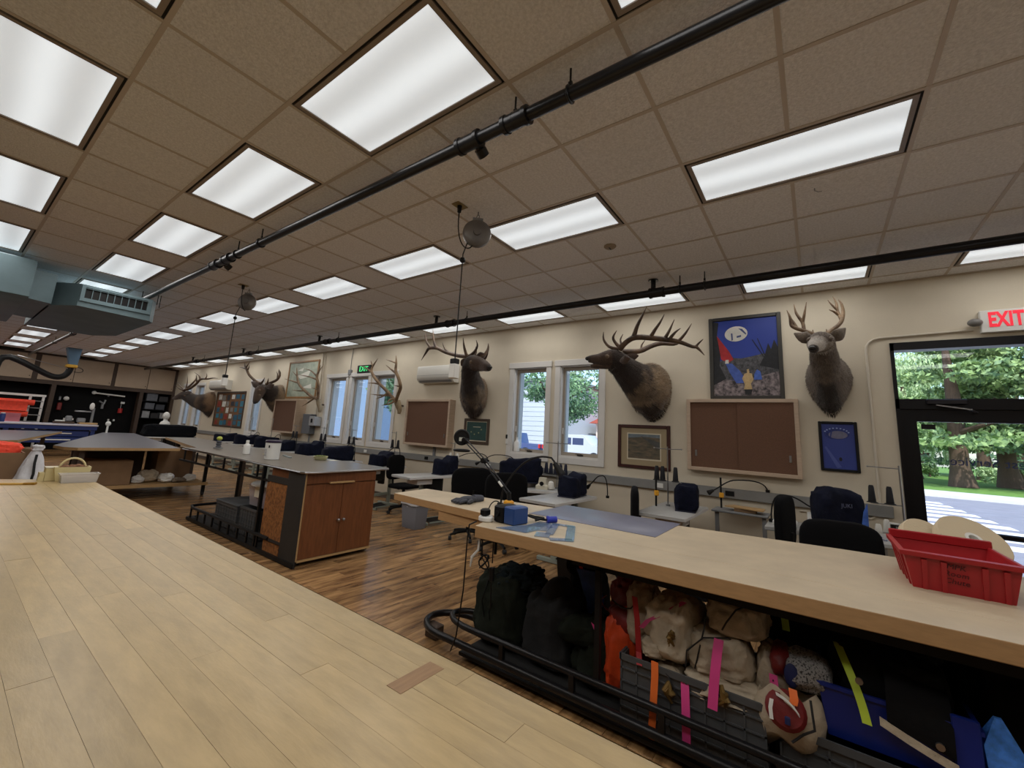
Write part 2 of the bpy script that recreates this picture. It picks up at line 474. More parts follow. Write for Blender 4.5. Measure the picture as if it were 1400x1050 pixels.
m_sash = mat('sash_tan', (158, 148, 134), 0.5)
for k, (a, b, c, d) in enumerate(OPEN[1:], 1):
    cs = MB(); t = 0.095; x0, x1 = WX - 0.022, WX
    cs.bbox(x0, x1, a - t, a, c - 0.01, d, 0.003).bbox(x0, x1, b, b + t, c - 0.01, d, 0.003)
    cs.bbox(x0 - 0.012, x1, a - t - 0.012, b + t + 0.012, d, d + 0.1, 0.004)
    cs.bbox(x0, x1, a - t, b + t, c - 0.11, c - 0.01, 0.003)
    cs.box(WX, WX + TH, a, a + 0.012, c, d).box(WX, WX + TH, b - 0.012, b, c, d).box(WX, WX + TH, a, b, d - 0.012, d).box(WX - 0.015, WX + TH, a, b, c - 0.012, c + 0.012)
    wn = struct('window_%d' % k, cs, m_trim)
    sx = WX + 0.075; q = 0.055
    sh = MB().box(sx, sx + 0.05, a + 0.012, a + q, c + 0.012, d - 0.012).box(sx, sx + 0.05, b - q, b - 0.012, c + 0.012, d - 0.012)
    sh.box(sx, sx + 0.05, a + q, b - q, d - q - 0.012, d - 0.012).box(sx, sx + 0.05, a + q, b - q, c + 0.012, c + q + 0.012)
    so = obj('sash', sh, m_sash, wn, smooth=0)
    obj('pane', MB().box(sx + 0.02, sx + 0.024, a + q, b - q, c + q, d - q), m_pane, so, smooth=0)
    my = (a + b) / 2
    obj('crank_handle', MB().bbox(sx - 0.02, sx, my - 0.06, my + 0.04, c + 0.02, c + 0.045, 0.004).tube([(sx - 0.02, my - 0.05, c + 0.04), (sx - 0.035, my - 0.02, c + 0.055), (sx - 0.03, my + 0.06, c + 0.05)], 0.006, 6), mat('crank_bronze', (70, 62, 54), 0.4, 0.6), so)
    obj('lock_lever', MB().bbox(sx - 0.012, sx, b - q + 0.008, b - q + 0.03, c + 0.35, c + 0.45, 0.003), m_trim, so)

# door with transom in a dark bronze frame
m_door = mat('door_bronze', (24, 23, 26), 0.35, 0.5)
a, b, c, d = OPEN[0]
fr = MB(); x0, x1 = WX - 0.02, WX + 0.13
fr.box(x0, x1, b - 0.028, b + 0.004, 0, d).box(x0, x1, a, a + 0.04, 0, d).box(x0, x1, a, b, d - 0.085, d).box(x0, x1, a, b, 2.0, 2.105)
dr = struct('door_1', fr, m_door, smooth=0)
obj('transom_pane', MB().box(WX + 0.06, WX + 0.066, a + 0.04, b - 0.028, 2.105, d - 0.085), m_pane, dr, smooth=0)
lf = MB(); l0, l1 = WX + 0.005, WX + 0.05
lf.box(l0, l1, b - 0.15, b - 0.03, 0.015, 2.0).box(l0, l1, a + 0.045, a + 0.16, 0.015, 2.0).box(l0, l1, a + 0.16, b - 0.15, 1.872, 2.0).box(l0, l1, a + 0.16, b - 0.15, 0.015, 0.22)
leaf = obj('door_leaf', lf, m_door, dr, smooth=0)
obj('door_pane', MB().box(WX + 0.025, WX + 0.031, a + 0.16, b - 0.15, 0.22, 1.872), m_pane, leaf, smooth=0)
obj('push_bar', MB().bbox(l0 - 0.075, l0 - 0.035, a + 0.1, b - 0.09, 0.80, 0.85, 0.01).box(l0 - 0.05, l0, b - 0.16, b - 0.1, 0.79, 0.86).box(l0 - 0.05, l0, a + 0.1, a + 0.16, 0.79, 0.86), m_door, leaf)
cl = obj('door_closer', MB().bbox(l0 - 0.06, l0 - 0.005, -1.22, -0.93, 2.045, 2.1, 0.008), mat('closer', (44, 42, 46), 0.4, 0.6), dr)
obj('closer_arm', MB().bar((l0 - 0.05, -1.0, 2.04), (l0 - 0.12, -1.22, 1.99), 0.02, 0.012).bar((l0 - 0.12, -1.22, 1.99), (l0 - 0.02, -1.28, 1.97), 0.02, 0.012), m_steel, cl)
obj('sensor_sticker', MB().box(WX + 0.018, WX + 0.024, -0.985, -0.88, 1.795, 1.845), m_blackp, leaf, smooth=0)
_txt = mat('glass_letters', (46, 52, 96), 0.6)
text_on('lettering', 'Forest Service', 0.115, _txt, leaf, (WX + 0.036, -1.06, 1.485), (0, -1, 0), (0, 0, 1), mirror=True, align='RIGHT')

# raceway: grey two-channel trunking along the window wall at bench height
rw = MB().bbox(WX - 0.05, WX, -0.60, FY - 0.6, 0.87, 0.99, 0.006)
rwo = solo('wall_raceway', rw, mat('raceway_grey', (132, 132, 130), 0.5, var=0.06, scale=4), 'long grey metal cable raceway running along the wall below the windows', 'raceway')
for k, yy in enumerate((-0.2, 0.9, 1.75, 3.0, 4.72, 6.3, 8.3, 10.4, 12.5)):
    obj('outlet', MB().bbox(WX - 0.058, WX - 0.05, yy - 0.05, yy + 0.05, 0.90, 0.96, 0.002), m_blackp if k % 2 else m_white, rwo)

# ================================================================== OUTSIDE
gz = -0.1
struct('ground_street', MB().box(8.2, 26.2, -60, 90, gz - 0.2, gz), mat('asphalt', (140, 140, 150), 0.9, var=0.1, scale=2, bump=0.2, bscale=40), smooth=0)
struct('ground_walk', MB().box(WX + TH, 8.2, -60, 90, gz - 0.2, gz + 0.06), mat('walk_concrete', (190, 186, 178), 0.85, var=0.06, scale=2), smooth=0)
struct('ground_kerb', MB().box(26.2, 29.8, -60, 9.0, gz - 0.2, gz + 0.1), mat('kerb_concrete', (205, 202, 194), 0.85, var=0.06, scale=2), smooth=0)
struct('ground_lawn', MB().box(29.8, 120, -90, 9.0, gz - 0.2, gz + 0.1), mat('lawn_grass', (112, 150, 62), 0.95, col2=(86, 124, 48), scale=3, bump=0.5, bscale=30), smooth=0)
struct('ground_lot', MB().box(26.2, 60, 9.0, 90, gz - 0.2, gz), mat('asphalt', (150, 150, 158)), smooth=0)
zb = thing('zebra_crossing', 'white painted zebra crossing stripes on the street seen through the glass door', 'crossing', (18, -3.2, gz))
for k in range(9):
    x = 12.6 + k * 1.25
    obj('stripe', MB().box(x - 0.33, x + 0.33, -3.95 + 0.05 * k, -2.0, gz + 0.001, gz + 0.006), mat('road_white', (235, 235, 235), 0.8), zb, world=True, smooth=0)

def leaf_cloud(n, centres, size, seed, droop=0.0, leaf=0.12):
    r = random.Random(seed); b = MB(); vs = []; fs = []
    for i in range(n):
        c, rad = centres[r.randrange(len(centres))]
        d = Vector((r.gauss(0, 1), r.gauss(0, 1), r.gauss(0, 1))); d.normalize()
        p = Vector(c) + Vector((d.x * rad[0], d.y * rad[1], d.z * rad[2])) * (r.random() ** 0.4)
        a = Vector((r.gauss(0, 1), r.gauss(0, 1), r.gauss(0, 1) * (1 - droop) - 2.5 * droop)).normalized()
        e = a.orthogonal(); e.rotate(Matrix.Rotation(r.random() * 6.28, 3, a)); e.normalize()
        l = leaf * r.uniform(0.7, 1.4); wd = l * (0.28 if droop else 0.5)
        k = len(vs)
        vs += [p - a * l, p + e * wd, p + a * l, p - e * wd]; fs.append((k, k + 1, k + 2, k + 3))
    b.v = [tuple(v) for v in vs]; b.f = fs
    return b
m_bark = mat('bark', (96, 76, 62), 0.95, var=0.3, scale=5, stretch=(4, 4, 0.7), bump=0.6, bscale=14)
def leafmat(n, c, c2): return mat(n, c, 0.6, col2=c2, scale=1.6, spec=0.3)
def tree(name, label, base, h, trunk_r, crown, n, lm, leaf, seed, droop=0.0, limbs=(), group='trees across the street'):
    t = thing(name, label, 'tree', base, 0, group)
    bx, by, bz = base
    tb = MB().tube([(0, 0, 0), (0.05, 0.03, h * 0.1), (0.1, -0.05, h * 0.45), (0.0, 0.1, h * 0.8)], [trunk_r * 1.5, trunk_r, trunk_r * 0.8, trunk_r * 0.25], 10)
    for l in limbs: tb.tube([(0, 0, l[0]), (l[1] * 0.5, l[2] * 0.5, l[0] + l[3] * 0.6), (l[1], l[2], l[0] + l[3])], [trunk_r * 0.45, trunk_r * 0.3, 0.03], 7)
    obj('trunk', tb, m_bark, t)
    obj('foliage', leaf_cloud(n, crown, None, seed, droop, leaf), lm, t, kind='stuff', smooth=0)
    return t
LG = leafmat('leaf_willow', (206, 224, 172), (160, 188, 132))  # leaf colours paled to stand in for outdoor haze and flare
LC = leafmat('leaf_cedar', (164, 188, 118), (86, 116, 84))
LM = leafmat('leaf_maple', (150, 184, 130), (84, 122, 92))
LD = leafmat('leaf_dark', (128, 158, 108), (70, 98, 84))
# weeping willow seen at the left of the door glass
cr = [((U(-3, 3), U(-2.6, 2.6), U(4.5, 8.5)), (1.3, 1.3, 1.0)) for _ in range(12)]
cr += [((2.9 * math.cos(g) + U(-.4, .4), 2.7 * math.sin(g) + U(-.4, .4), U(2.6, 5.8)), (0.28, 0.28, 1.7)) for g in [i * 6.283 / 26 for i in range(26)]]
tree('weeping_willow', 'pale green weeping willow with hanging branches at the left of the door glass', (44.0, -5.6, gz + 0.1), 8.5, 0.4, cr, 11000, LG, 0.16, 3, 0.8)
tree('weeping_willow', 'second pale willow crown standing high behind the first willow', (56.0, -6.3, gz + 0.1), 12, 0.5, [((U(-4, 4), U(-3.4, 3.4), U(6, 13)), (1.6, 1.6, 1.4)) for _ in range(18)], 8000, LG, 0.22, 5, 0.6)
def cedar(label, x, y, h, w, seed, lm=LC, n=8000, lo=2.2):
    r = random.Random(seed); cs = []
    for i in range(34):
        z = r.uniform(lo, h); q = w * (1 - (z / h) ** 1.6) + 0.6; g = r.random() * 6.283
        cs.append(((q * math.cos(g) * 0.7, q * math.sin(g) * 0.7, z), (q * 0.5, q * 0.5, 0.32)))
    return tree('cedar_tree', label, (x, y, gz + 0.1), h, 0.42, cs, n, lm, 0.17, seed, 0.0, limbs=((2.4, 1.8, 1.4, 0.8), (3.0, -1.6, -1.5, 0.7), (3.6, 1.0, -1.9, 0.9)))
cedar('broad green cedar with a forked grey trunk at the centre of the door glass', 35.5, -6.55, 11, 3.6, 11)
cedar('green cedar with a thick dark trunk right of the forked cedar', 39.5, -9.3, 12, 4.2, 12)
cedar('dark green cedar at the right edge of the door glass', 37.0, -11.6, 11, 3.8, 13, LD)
for k, (x, y, h, w) in enumerate(((52, -11, 15, 5), (58, -14.5, 16, 5), (60, -8.6, 15, 4.5), (54, -19, 15, 5.5))):
    cedar(('tall dark evergreen left of centre in the back row of the park', 'tall dark evergreen at the middle of the back row of the park', 'tall evergreen at the left end of the back row of the park', 'tall evergreen at the right end of the back row of the park')[k], x, y, h, w, 20 + k, LD, 6000, 0.8)
bsh = [((U(-.5, .5), U(-.6, .6), U(0.3, 0.9)), (0.45, 0.45, 0.35)) for _ in range(7)]
for k, (x, y) in enumerate(((46, -9.6), (47, -12.4), (45, -14.6), (50, -7.4))):
    t = thing('garden_shrub', ('rounded shrub left of the forked trunk on the lawn', 'rounded shrub between the two thick trunks on the lawn', 'rounded shrub right of the thick dark trunk on the lawn', 'rounded shrub below the willow on the lawn')[k], 'shrub', (x, y, gz + 0.1), 0.7 * k, 'shrubs on the lawn')
    obj('foliage', leaf_cloud(1400, bsh, None, 40 + k, 0, 0.1), LC if k % 2 else LG, t, kind='stuff', smooth=0)
    obj('stem', MB().tube([(0, 0, 0), (0.05, 0, 0.5)], [0.06, 0.03], 6), m_bark, t)
# maple whose leaves hang in front of the pair of windows
cr = [((U(-1.4, 1.4), U(-2.4, 0.7), U(2.7, 6.0)), (0.85, 0.75, 0.5)) for _ in range(26)] + [((U(-.5, .5), U(-2.0, -0.5), U(2.1, 2.9)), (0.4, 0.5, 0.3)) for _ in range(5)] + [((0, U(0.3, 0.8), U(2.9, 3.4)), (0.4, 0.5, 0.3)) for _ in range(3)]
tree('street_maple', 'leafy street tree with low branches outside the pair of windows', (13.6, 7.82, gz), 6.5, 0.13, cr, 8500, LM, 0.062, 8, 0.0, limbs=((2.9, -0.8, 0.6, 1.2), (2.6, 0.9, -1.6, 1.0)), group='street trees by the windows')
cr2 = [((U(-1.2, 1.2), U(-2.6, -0.9), U(2.6, 6.0)), (0.5, 0.45, 0.4)) for _ in range(18)]
tree('street_maple', 'leafy street tree outside the row of three windows', (15.0, 20.75, gz), 7, 0.12, cr2, 3500, LD, 0.1, 9, 0.0, group='street trees by the windows')
# white sided building and red roof behind the cars
hb = thing('white_building', 'long white sided building behind the parked cars', 'building', (40, 36, gz))
obj('wall', MB().box(38, 52, 20.5, 70, gz, 7.2), mat('white_siding', (196, 202, 206), 0.7), hb, world=True, smooth=0)
for k in range(14): obj('siding_board', MB().box(37.94, 38, 20.5, 70, gz + 0.1 + k * 0.5, gz + 0.56 + k * 0.5), mat('white_siding', (196, 202, 206), 0.7), hb, world=True, smooth=0)
obj('roof', MB().box(37.4, 52.6, 20.0, 70.5, 7.2, 7.5), m_grey, hb, world=True, smooth=0)
rb = thing('red_roofed_house', 'pale house with a red roof behind the white vehicle', 'building', (46, 17, gz))
obj('wall', MB().box(44, 54, 11, 19.5, gz, 3.2), mat('house_cream', (222, 205, 190), 0.8), rb, world=True, smooth=0)
obj('roof', MB().prism_x([(10.4, 3.2), (20.1, 3.2), (15.2, 5.6)], 43.4, 54.6), mat('roof_red', (180, 90, 74), 0.8), rb, world=True, smooth=0)
obj('window', MB().box(43.95, 44.0, 13, 15.5, 1.2, 2.3), m_grey, rb, world=True, smooth=0)
# passing view of a blue-white neighbouring wall beyond the further windows
nb = thing('pale_building', 'pale blue-grey building wall beyond the row of three windows', 'building', (24, 40, gz))
obj('wall', MB().box(20, 30, 26, 64, gz, 6.5), mat('pale_blue_siding', (120, 142, 166), 0.7), nb, world=True, smooth=0)
obj('roof', MB().box(19.6, 30.4, 25.6, 64.4, 6.5, 6.8), m_grey, nb, world=True, smooth=0)
obj('door', MB().box(19.95, 20, 40, 41, gz, 2.1), m_grey, nb, world=True, smooth=0)

def wheel(b, x, y, r=0.37, wd=0.24):
    pass
def vehicle(name, label, loc, rz, paint, pickup):
    t = thing(name, label, 'car', loc, rz, None)
    # local: +x length, side faces -y
    Lh, W2 = 2.4, 0.92
    if pickup: prof = [(-2.7, 0.5), (-2.7, 1.02), (-0.55, 1.05), (-0.35, 1.75), (0.75, 1.78), (1.3, 1.15), (2.55, 1.05), (2.6, 0.5)]
    else: prof = [(-2.35, 0.45), (-2.4, 1.05), (-2.2, 1.78), (0.7, 1.82), (1.35, 1.2), (2.35, 1.05), (2.4, 0.5)]
    rings = []
    for yy, ins in ((-W2, 0.06), (-W2 + 0.06, 0), (W2 - 0.06, 0), (W2, 0.06)):
        rings.append([(x * (1 - ins * 0.3), yy, z - (ins * 0.6 if z > 1.3 else 0)) for x, z in prof])
    obj('body', MB().loft(rings), paint, t, smooth=30)
    dk = mat('car_glass', (40, 60, 100), 0.1)
    for s in (-1, 1):
        yy = s * (W2 + 0.004)
        for x0, x1 in (((-0.3, 0.15), (0.2, 0.7)) if pickup else ((-2.0, -0.95), (-0.85, -0.15), (-0.05, 0.75))):
            obj('side_window', MB().box(x0, x1, min(yy, yy - s * 0.02), max(yy, yy - s * 0.02), 1.16, 1.6), dk, t, smooth=0)
        for x in (-1.55, 1.5):
            wh = obj('wheel', MB().cyl((x, yy - s * 0.2, 0.37), (x, yy + s * 0.02, 0.37), 0.37, 18), m_rubber, t)
            obj('hubcap', MB().cyl((x, yy + s * 0.02, 0.37), (x, yy + s * 0.03, 0.37), 0.2, 14), m_steel, wh)
    xb = -2.72 if pickup else -2.41
    for s in (-1, 1): obj('tail_light', MB().bbox(xb - 0.01, xb + 0.1, s * 0.86 - 0.09, s * 0.86 + 0.09, 0.75, 1.02, 0.01), mat('tail_red', (200, 30, 34), 0.3), t)
    obj('bumper', MB().bbox(xb - 0.08, xb + 0.08, -0.85, 0.85, 0.42, 0.6, 0.03), m_steel, t)
    return t
vehicle('pickup_truck', 'dark blue pickup truck with red tail light seen through the left window of the pair', (26.6, 18.2, gz), math.radians(88), mat('paint_blue', (52, 74, 124), 0.25, coat=0.5), True)
vehicle('white_suv', 'white sport utility vehicle parked outside the right window of the pair', (26.4, 12.85, gz), math.radians(-92), mat('paint_white', (196, 200, 204), 0.25, coat=0.5), False)

# ================================================================== CEILING FITTINGS
m_frame = mat('light_frame', (150, 138, 126), 0.5, 0.2)
m_gap = mat('light_gap_shade', (18, 16, 16), 0.8)  # black ring stands in for the shaded gap around the frame
# prismatic lens, its own glow banded to stand in for two tubes
m_lens = bpy.data.materials.new('light_lens'); m_lens.use_nodes = True
_t = m_lens.node_tree; _p = _t.nodes['Principled BSDF']
_tc = _t.nodes.new('ShaderNodeTexCoord'); _wv = _t.nodes.new('ShaderNodeTexWave'); _wv.wave_type = 'BANDS'; _wv.bands_direction = 'X'
_wv.inputs['Scale'].default_value = 1.05; _wv.inputs['Distortion'].default_value = 0.6; _wv.inputs['Phase Offset'].default_value = 3.1
_mr = _t.nodes.new('ShaderNodeMapRange'); _mr.inputs[3].default_value = 0.50; _mr.inputs[4].default_value = 0.74
_t.links.new(_tc.outputs['Object'], _wv.inputs[0]); _t.links.new(_wv.outputs['Fac'], _mr.inputs[0]); _t.links.new(_mr.outputs[0], _p.inputs['Emission Strength'])
_p.inputs['Emission Color'].default_value = (0.90, 0.965, 1.0, 1); _p.inputs['Base Color'].default_value = (0.85, 0.87, 0.88, 1); _p.inputs['Roughness'].default_value = 0.35
_nz = _t.nodes.new('ShaderNodeTexVoronoi'); _nz.inputs['Scale'].default_value = 90; _bm = _t.nodes.new('ShaderNodeBump'); _bm.inputs['Strength'].default_value = 0.3
_t.links.new(_tc.outputs['Object'], _nz.inputs[0]); _t.links.new(_nz.outputs['Distance'], _bm.inputs['Height']); _t.links.new(_bm.outputs[0], _p.inputs['Normal'])
hx, hy = T / 2 - 0.012, T - 0.012
def ring(b, ax, ay, wd, z0, z1):
    return b.box(-ax, ax, -ay, -ay + wd, z0, z1).box(-ax, ax, ay - wd, ay, z0, z1).box(-ax, -ax + wd, -ay + wd, ay - wd, z0, z1).box(ax - wd, ax, -ay + wd, ay - wd, z0, z1)
fx0 = thing('ceiling_light', 'recessed fluorescent panel', 'ceiling light')
obj('housing', MB().box(-hx, hx, -hy, hy, 0.1, 0.11), m_frame, fx0, smooth=0)
obj('gap_shade', ring(MB(), hx, hy, 0.014, 0.006, 0.1), m_gap, fx0, smooth=0)
obj('frame', ring(MB(), hx - 0.014, hy - 0.014, 0.026, -0.004, 0.03), m_frame, fx0, smooth=0)
obj('diffuser', MB().box(-hx + 0.038, hx - 0.038, -hy + 0.038, hy - 0.038, 0.004, 0.008), m_lens, fx0, smooth=0)
ld = bpy.data.lights.new('panel_fill_light', 'AREA'); ld.shape = 'RECTANGLE'; ld.size = 0.5; ld.size_y = 1.1; ld.energy = 5.6; ld.color = (1.0, 0.965, 0.925)  # area lamp added below each diffuser to brighten the room
used = False
rown = {-5: 'in the far left row', -3: 'row left of the pipe', 0: 'row right of the pipe', 4: 'row along the window wall'}
where = {(-3, 1): 'directly overhead at the top of the picture', (-3, 4): 'second one back from the overhead one', (0, -2): 'near the door end, above the deer head',
         (0, 1): 'beside the round cord reel', (0, 4): 'just beyond the cord reel', (-5, 4): 'large one at the upper left', (-5, 1): 'cut off at the top edge'}
order = ('nearest the door', 'second from the door', 'third from the door', 'fourth from the door', 'fifth from the door', 'sixth from the door', 'seventh from the door', 'eighth from the door', 'ninth from the door',
         'tenth from the door', 'eleventh from the door', 'twelfth from the door', 'thirteenth from the door', 'fourteenth from the door', 'last before the back wall')
for ib in rows_b:
    for k in range(-1, 13):
        ia = -2 + 3 * k
        if GY + (ia + 2) * T > FY - 0.9 or GY + ia * T < BY: continue
        loc = (GX + (ib + 0.5) * T, GY + (ia + 1) * T, CZ + 0.001)
        lab = 'white ceiling light, %s, %s' % (where.get((ib, ia), order[k + 1]), rown[ib])
        if not used: f = fx0; f.location = loc; f['label'] = lab; f['group'] = 'recessed ceiling lights'; used = True
        else: f = dup(fx0, loc, 0, lab, 'recessed ceiling lights')
        lo = bpy.data.objects.new('panel_fill_light', ld); C.objects.link(lo); lo.parent = f; lo.location = (0, 0, -0.012)

# sprinkler pipes
def pipe_thing(label, x, z, r, y0, y1, couplings, hangers, risers, sag=0.0):
    t = thing('sprinkler_pipe', label, 'pipe', (x, y0, z), 0, 'black sprinkler pipes')
    obj('pipe', MB().cyl((x, y0, z), (x, y1, z), r, 16), m_pipe, t, world=True)
    for y in couplings:
        obj('coupling', MB().cyl((x, y - 0.075, z), (x, y + 0.075, z), r * 1.28, 16).cyl((x, y - 0.085, z), (x, y - 0.06, z), r * 1.45, 16).cyl((x, y + 0.06, z), (x, y + 0.085, z), r * 1.45, 16), m_pipe, t, world=True)
    for y in hangers:
        h = MB().cyl((x, y, z + r * 1.25), (x, y, CZ + 0.004), 0.006, 6)
        h.tube([(x + math.cos(g) * r * 1.15, y, z + math.sin(g) * r * 1.15) for g in [i * 6.283 / 16 for i in range(16)]], 0.007, 6, closed=True)
        h.bar((x, y, z + r * 1.1), (x, y, z + r * 1.1 + 0.035), 0.02, 0.012)
        obj('hanger', h, m_pipe, t, world=True)
    for y, up in risers:
        b = MB()
        if up: b.tube([(x, y + 0.06, z + 0.01), (x, y, z + 0.02), (x, y - 0.01, z + 0.06), (x, y - 0.01, CZ + 0.004)], r * 0.62, 10).cyl((x, y - 0.01, CZ - 0.012), (x, y - 0.01, CZ + 0.002), r * 1.3, 14)
        else: b.cyl((x + 0.02, y, z), (x + 0.075, y, z - 0.03), r * 0.75, 10).cyl((x + 0.055, y, z - 0.02), (x + 0.1, y, z - 0.045), r * 1.0, 10)
        obj('branch_fitting', b, m_pipe, t, world=True)
    return t
pipe_thing('thick black sprinkler pipe crossing the ceiling overhead from the upper right', 1.695, CZ - 0.15, 0.037, BY + 0.05, FY - 0.9,
           (1.27, 1.62, 5.2, 5.55, 9.2, 14.0), (0.93, 1.28, 4.4, 4.95, 8.5, 12.5, 16.5), ((1.58, False), (5.38, False)))
pipe_thing('black sprinkler pipe hung just in front of the window wall', 4.86, CZ - 0.16, 0.044, BY + 0.05, FY - 0.9,
           (1.42, 4.75, 8.4, 12.2, 16), (0.9, 1.16, 4.4, 8.0, 11.7, 15.4), ((1.47, True), (5.1, True), (8.75, True), (12.6, True), (16.4, True)))

# cord reels
def reel(label, hook, plate, drop, zend):
    x, y = hook
    t = thing('cord_reel', label, 'cord reel', (x, y, CZ), 0, 'ceiling cord reels')
    zc = CZ - 0.205; m_reel = mat('reel_grey', (112, 108, 104), 0.42, 0.5, var=0.15, scale=8)
    vx, vy = 0.72, 0.69
    A = Vector((vx, vy, 0)).normalized()
    R = A.to_track_quat('Z', 'X').to_matrix().to_4x4()
    prof = [(0.004, -0.05), (0.03, -0.05), (0.035, -0.038), (0.1, -0.034), (0.122, -0.02), (0.125, 0), (0.122, 0.02), (0.1, 0.034), (0.035, 0.038), (0.03, 0.05), (0.004, 0.05)]
    b = MB().lathe(prof, n=28); b.v = [tuple((R @ Vector(q)) + Vector((x, y, zc))) for q in b.v]
    obj('drum', b, m_reel, t, world=True)
    obj('hook', MB().tube([(x, y, CZ), (x, y, CZ - 0.03)], 0.005, 6).tube([(x + 0.014 * math.cos(g), y - 0.014 * math.sin(g) * 0.6, CZ - 0.048 + 0.016 * math.sin(g)) for g in [i * 6.283 / 12 for i in range(12)]], 0.004, 6, closed=True).cb((x, y, zc + 0.125), (0.09, 0.04, 0.03), math.radians(-45)), m_grey, t, world=True)
    px, py = plate
    obj('outlet_plate', MB().box(px - 0.06, px + 0.06, py - 0.04, py + 0.04, CZ - 0.004, CZ + 0.002), mat('brass_plate', (150, 132, 88), 0.45, 0.5), t, world=True)
    obj('plug', MB().cyl((px, py, CZ - 0.002), (px, py, CZ - 0.06), 0.022, 10, 0.016), m_blackp, t, world=True)
    dx, dy = drop
    obj('feed_cord', MB().tube(bez((px, py, CZ - 0.06), (px - 0.01, py + 0.01, CZ - 0.42), (px + 0.12, py - 0.05, CZ - 0.38), (x - 0.03, y + 0.02, zc - 0.115)), 0.0055, 6), m_blackp, t, world=True)
    obj('drop_cord', MB().tube([(x + dx * 0.6, y + dy * 0.6, zc - 0.05), (x + dx, y + dy, zc - 0.2), (x + dx, y + dy, zend)], 0.0055, 6).sph((x + dx, y + dy, zc - 0.255), 0.026, 10, 6), m_blackp, t, world=True)
    ob = obj('outlet_box', MB().bbox(x + dx - 0.032, x + dx + 0.032, y + dy - 0.032, y + dy + 0.032, zend - 0.12, zend, 0.006), m_white, t, world=True)
    obj('cord_grip', MB().bbox(x + dx - 0.03, x + dx + 0.03, y + dy - 0.03, y + dy + 0.03, zend, zend + 0.045, 0.006), m_blackp, t, world=True)
reel('round grey cord reel hanging beside the light panel, its cord dropping past the elk', (2.565, 2.278), (2.40, 2.35), (-0.075, 0.075), 2.04)
reel('round grey cord reel further back, its cord dropping before the small wall unit', (2.512, 6.658), (2.39, 6.56), (-0.09, 0.09), 2.06)

b = MB().lathe([(0.06, 0), (0.06, -0.008), (0.045, -0.022), (0.02, -0.026), (0.004, -0.026)], (3.759, 1.553, CZ + 0.004))
sd = solo('smoke_detector', b, mat('detector', (150, 136, 118), 0.6), 'small round beige smoke detector on a ceiling tile right of the reel', 'smoke detector')
obj('sensor_slot', MB().box(3.735, 3.785, 1.547, 1.559, CZ - 0.024, CZ - 0.02), m_blackp, sd, smooth=0)
hk = solo('ceiling_hook', MB().tube([(4.0, 0.02, CZ), (4.0, 0.02, CZ - 0.02), (3.99, -0.0, CZ - 0.04), (4.0, -0.02, CZ - 0.035)], 0.004, 6), m_steel, 'small metal hook beside the light panel near the door', 'hook')
hk.location = (-0.42, -0.11, 0)

# air duct
m_duct = mat('duct_blue', (100, 120, 126), 0.5, 0.35, var=0.12, scale=2.5)
dt = thing('air_duct', 'blue-grey sheet metal air duct with a louvred vent below the ceiling', 'duct', (0.2, 9, CZ))
obj('trunk', MB().bbox(-3.2, 0.49, 7.75, 10.5, 2.83, 3.31, 0.01), m_duct, dt, world=True)
neck = MB().loft([[(0.49, 8.05, 2.87), (0.49, 9.8, 2.87), (0.49, 9.8, 3.27), (0.49, 8.05, 3.27)], [(0.72, 8.15, 2.87), (0.72, 9.9, 2.87), (0.72, 9.9, 3.27), (0.72, 8.15, 3.27)]])
obj('neck', neck, m_duct, dt, world=True, smooth=0)
bt = MB().loft([[(x, y, z) for x, y in ((0.70, 8.3), (0.94, 8.0), (1.73, 8.0), (1.80, 8.12), (1.80, 10.3), (1.55, 10.8), (0.70, 10.8))] for z in (2.87, 3.20)])
bt.v[1] = (0.94, 8.0, 2.89)
bo = obj('vent_boot', bt, m_duct, dt, world=True, smooth=0)
obj('vent_shade_plate', MB().box(0.99, 1.67, 7.992, 8.0, 3.01, 3.16), m_blackp, dt, world=True, smooth=0)  # black plate stands in for the shade inside the vent
vf = MB().box(0.95, 0.99, 7.97, 8.0, 2.96, 3.19).box(1.67, 1.72, 7.97, 8.0, 2.96, 3.19).box(0.99, 1.67, 7.97, 8.0, 3.16, 3.19).box(0.99, 1.67, 7.97, 8.0, 2.96, 3.01)
vfo = obj('vent_frame', vf, m_duct, dt, world=True, smooth=0)
for k in range(8): obj('louvre', MB().box(1.06 + k * 0.078, 1.068 + k * 0.078, 7.972, 7.996, 3.01, 3.16), m_duct, vfo, world=True, smooth=0)
obj('blade', MB().bar((0.99, 7.97, 3.145), (1.67, 7.97, 3.145), 0.03, 0.006), m_duct, vfo, world=True)
for x, y in ((1.85, 8.3), (1.93, 8.5)): obj('duct_hanger', MB().cyl((x, y, 3.2), (x, y, CZ), 0.006, 6), m_blackp, dt, world=True)

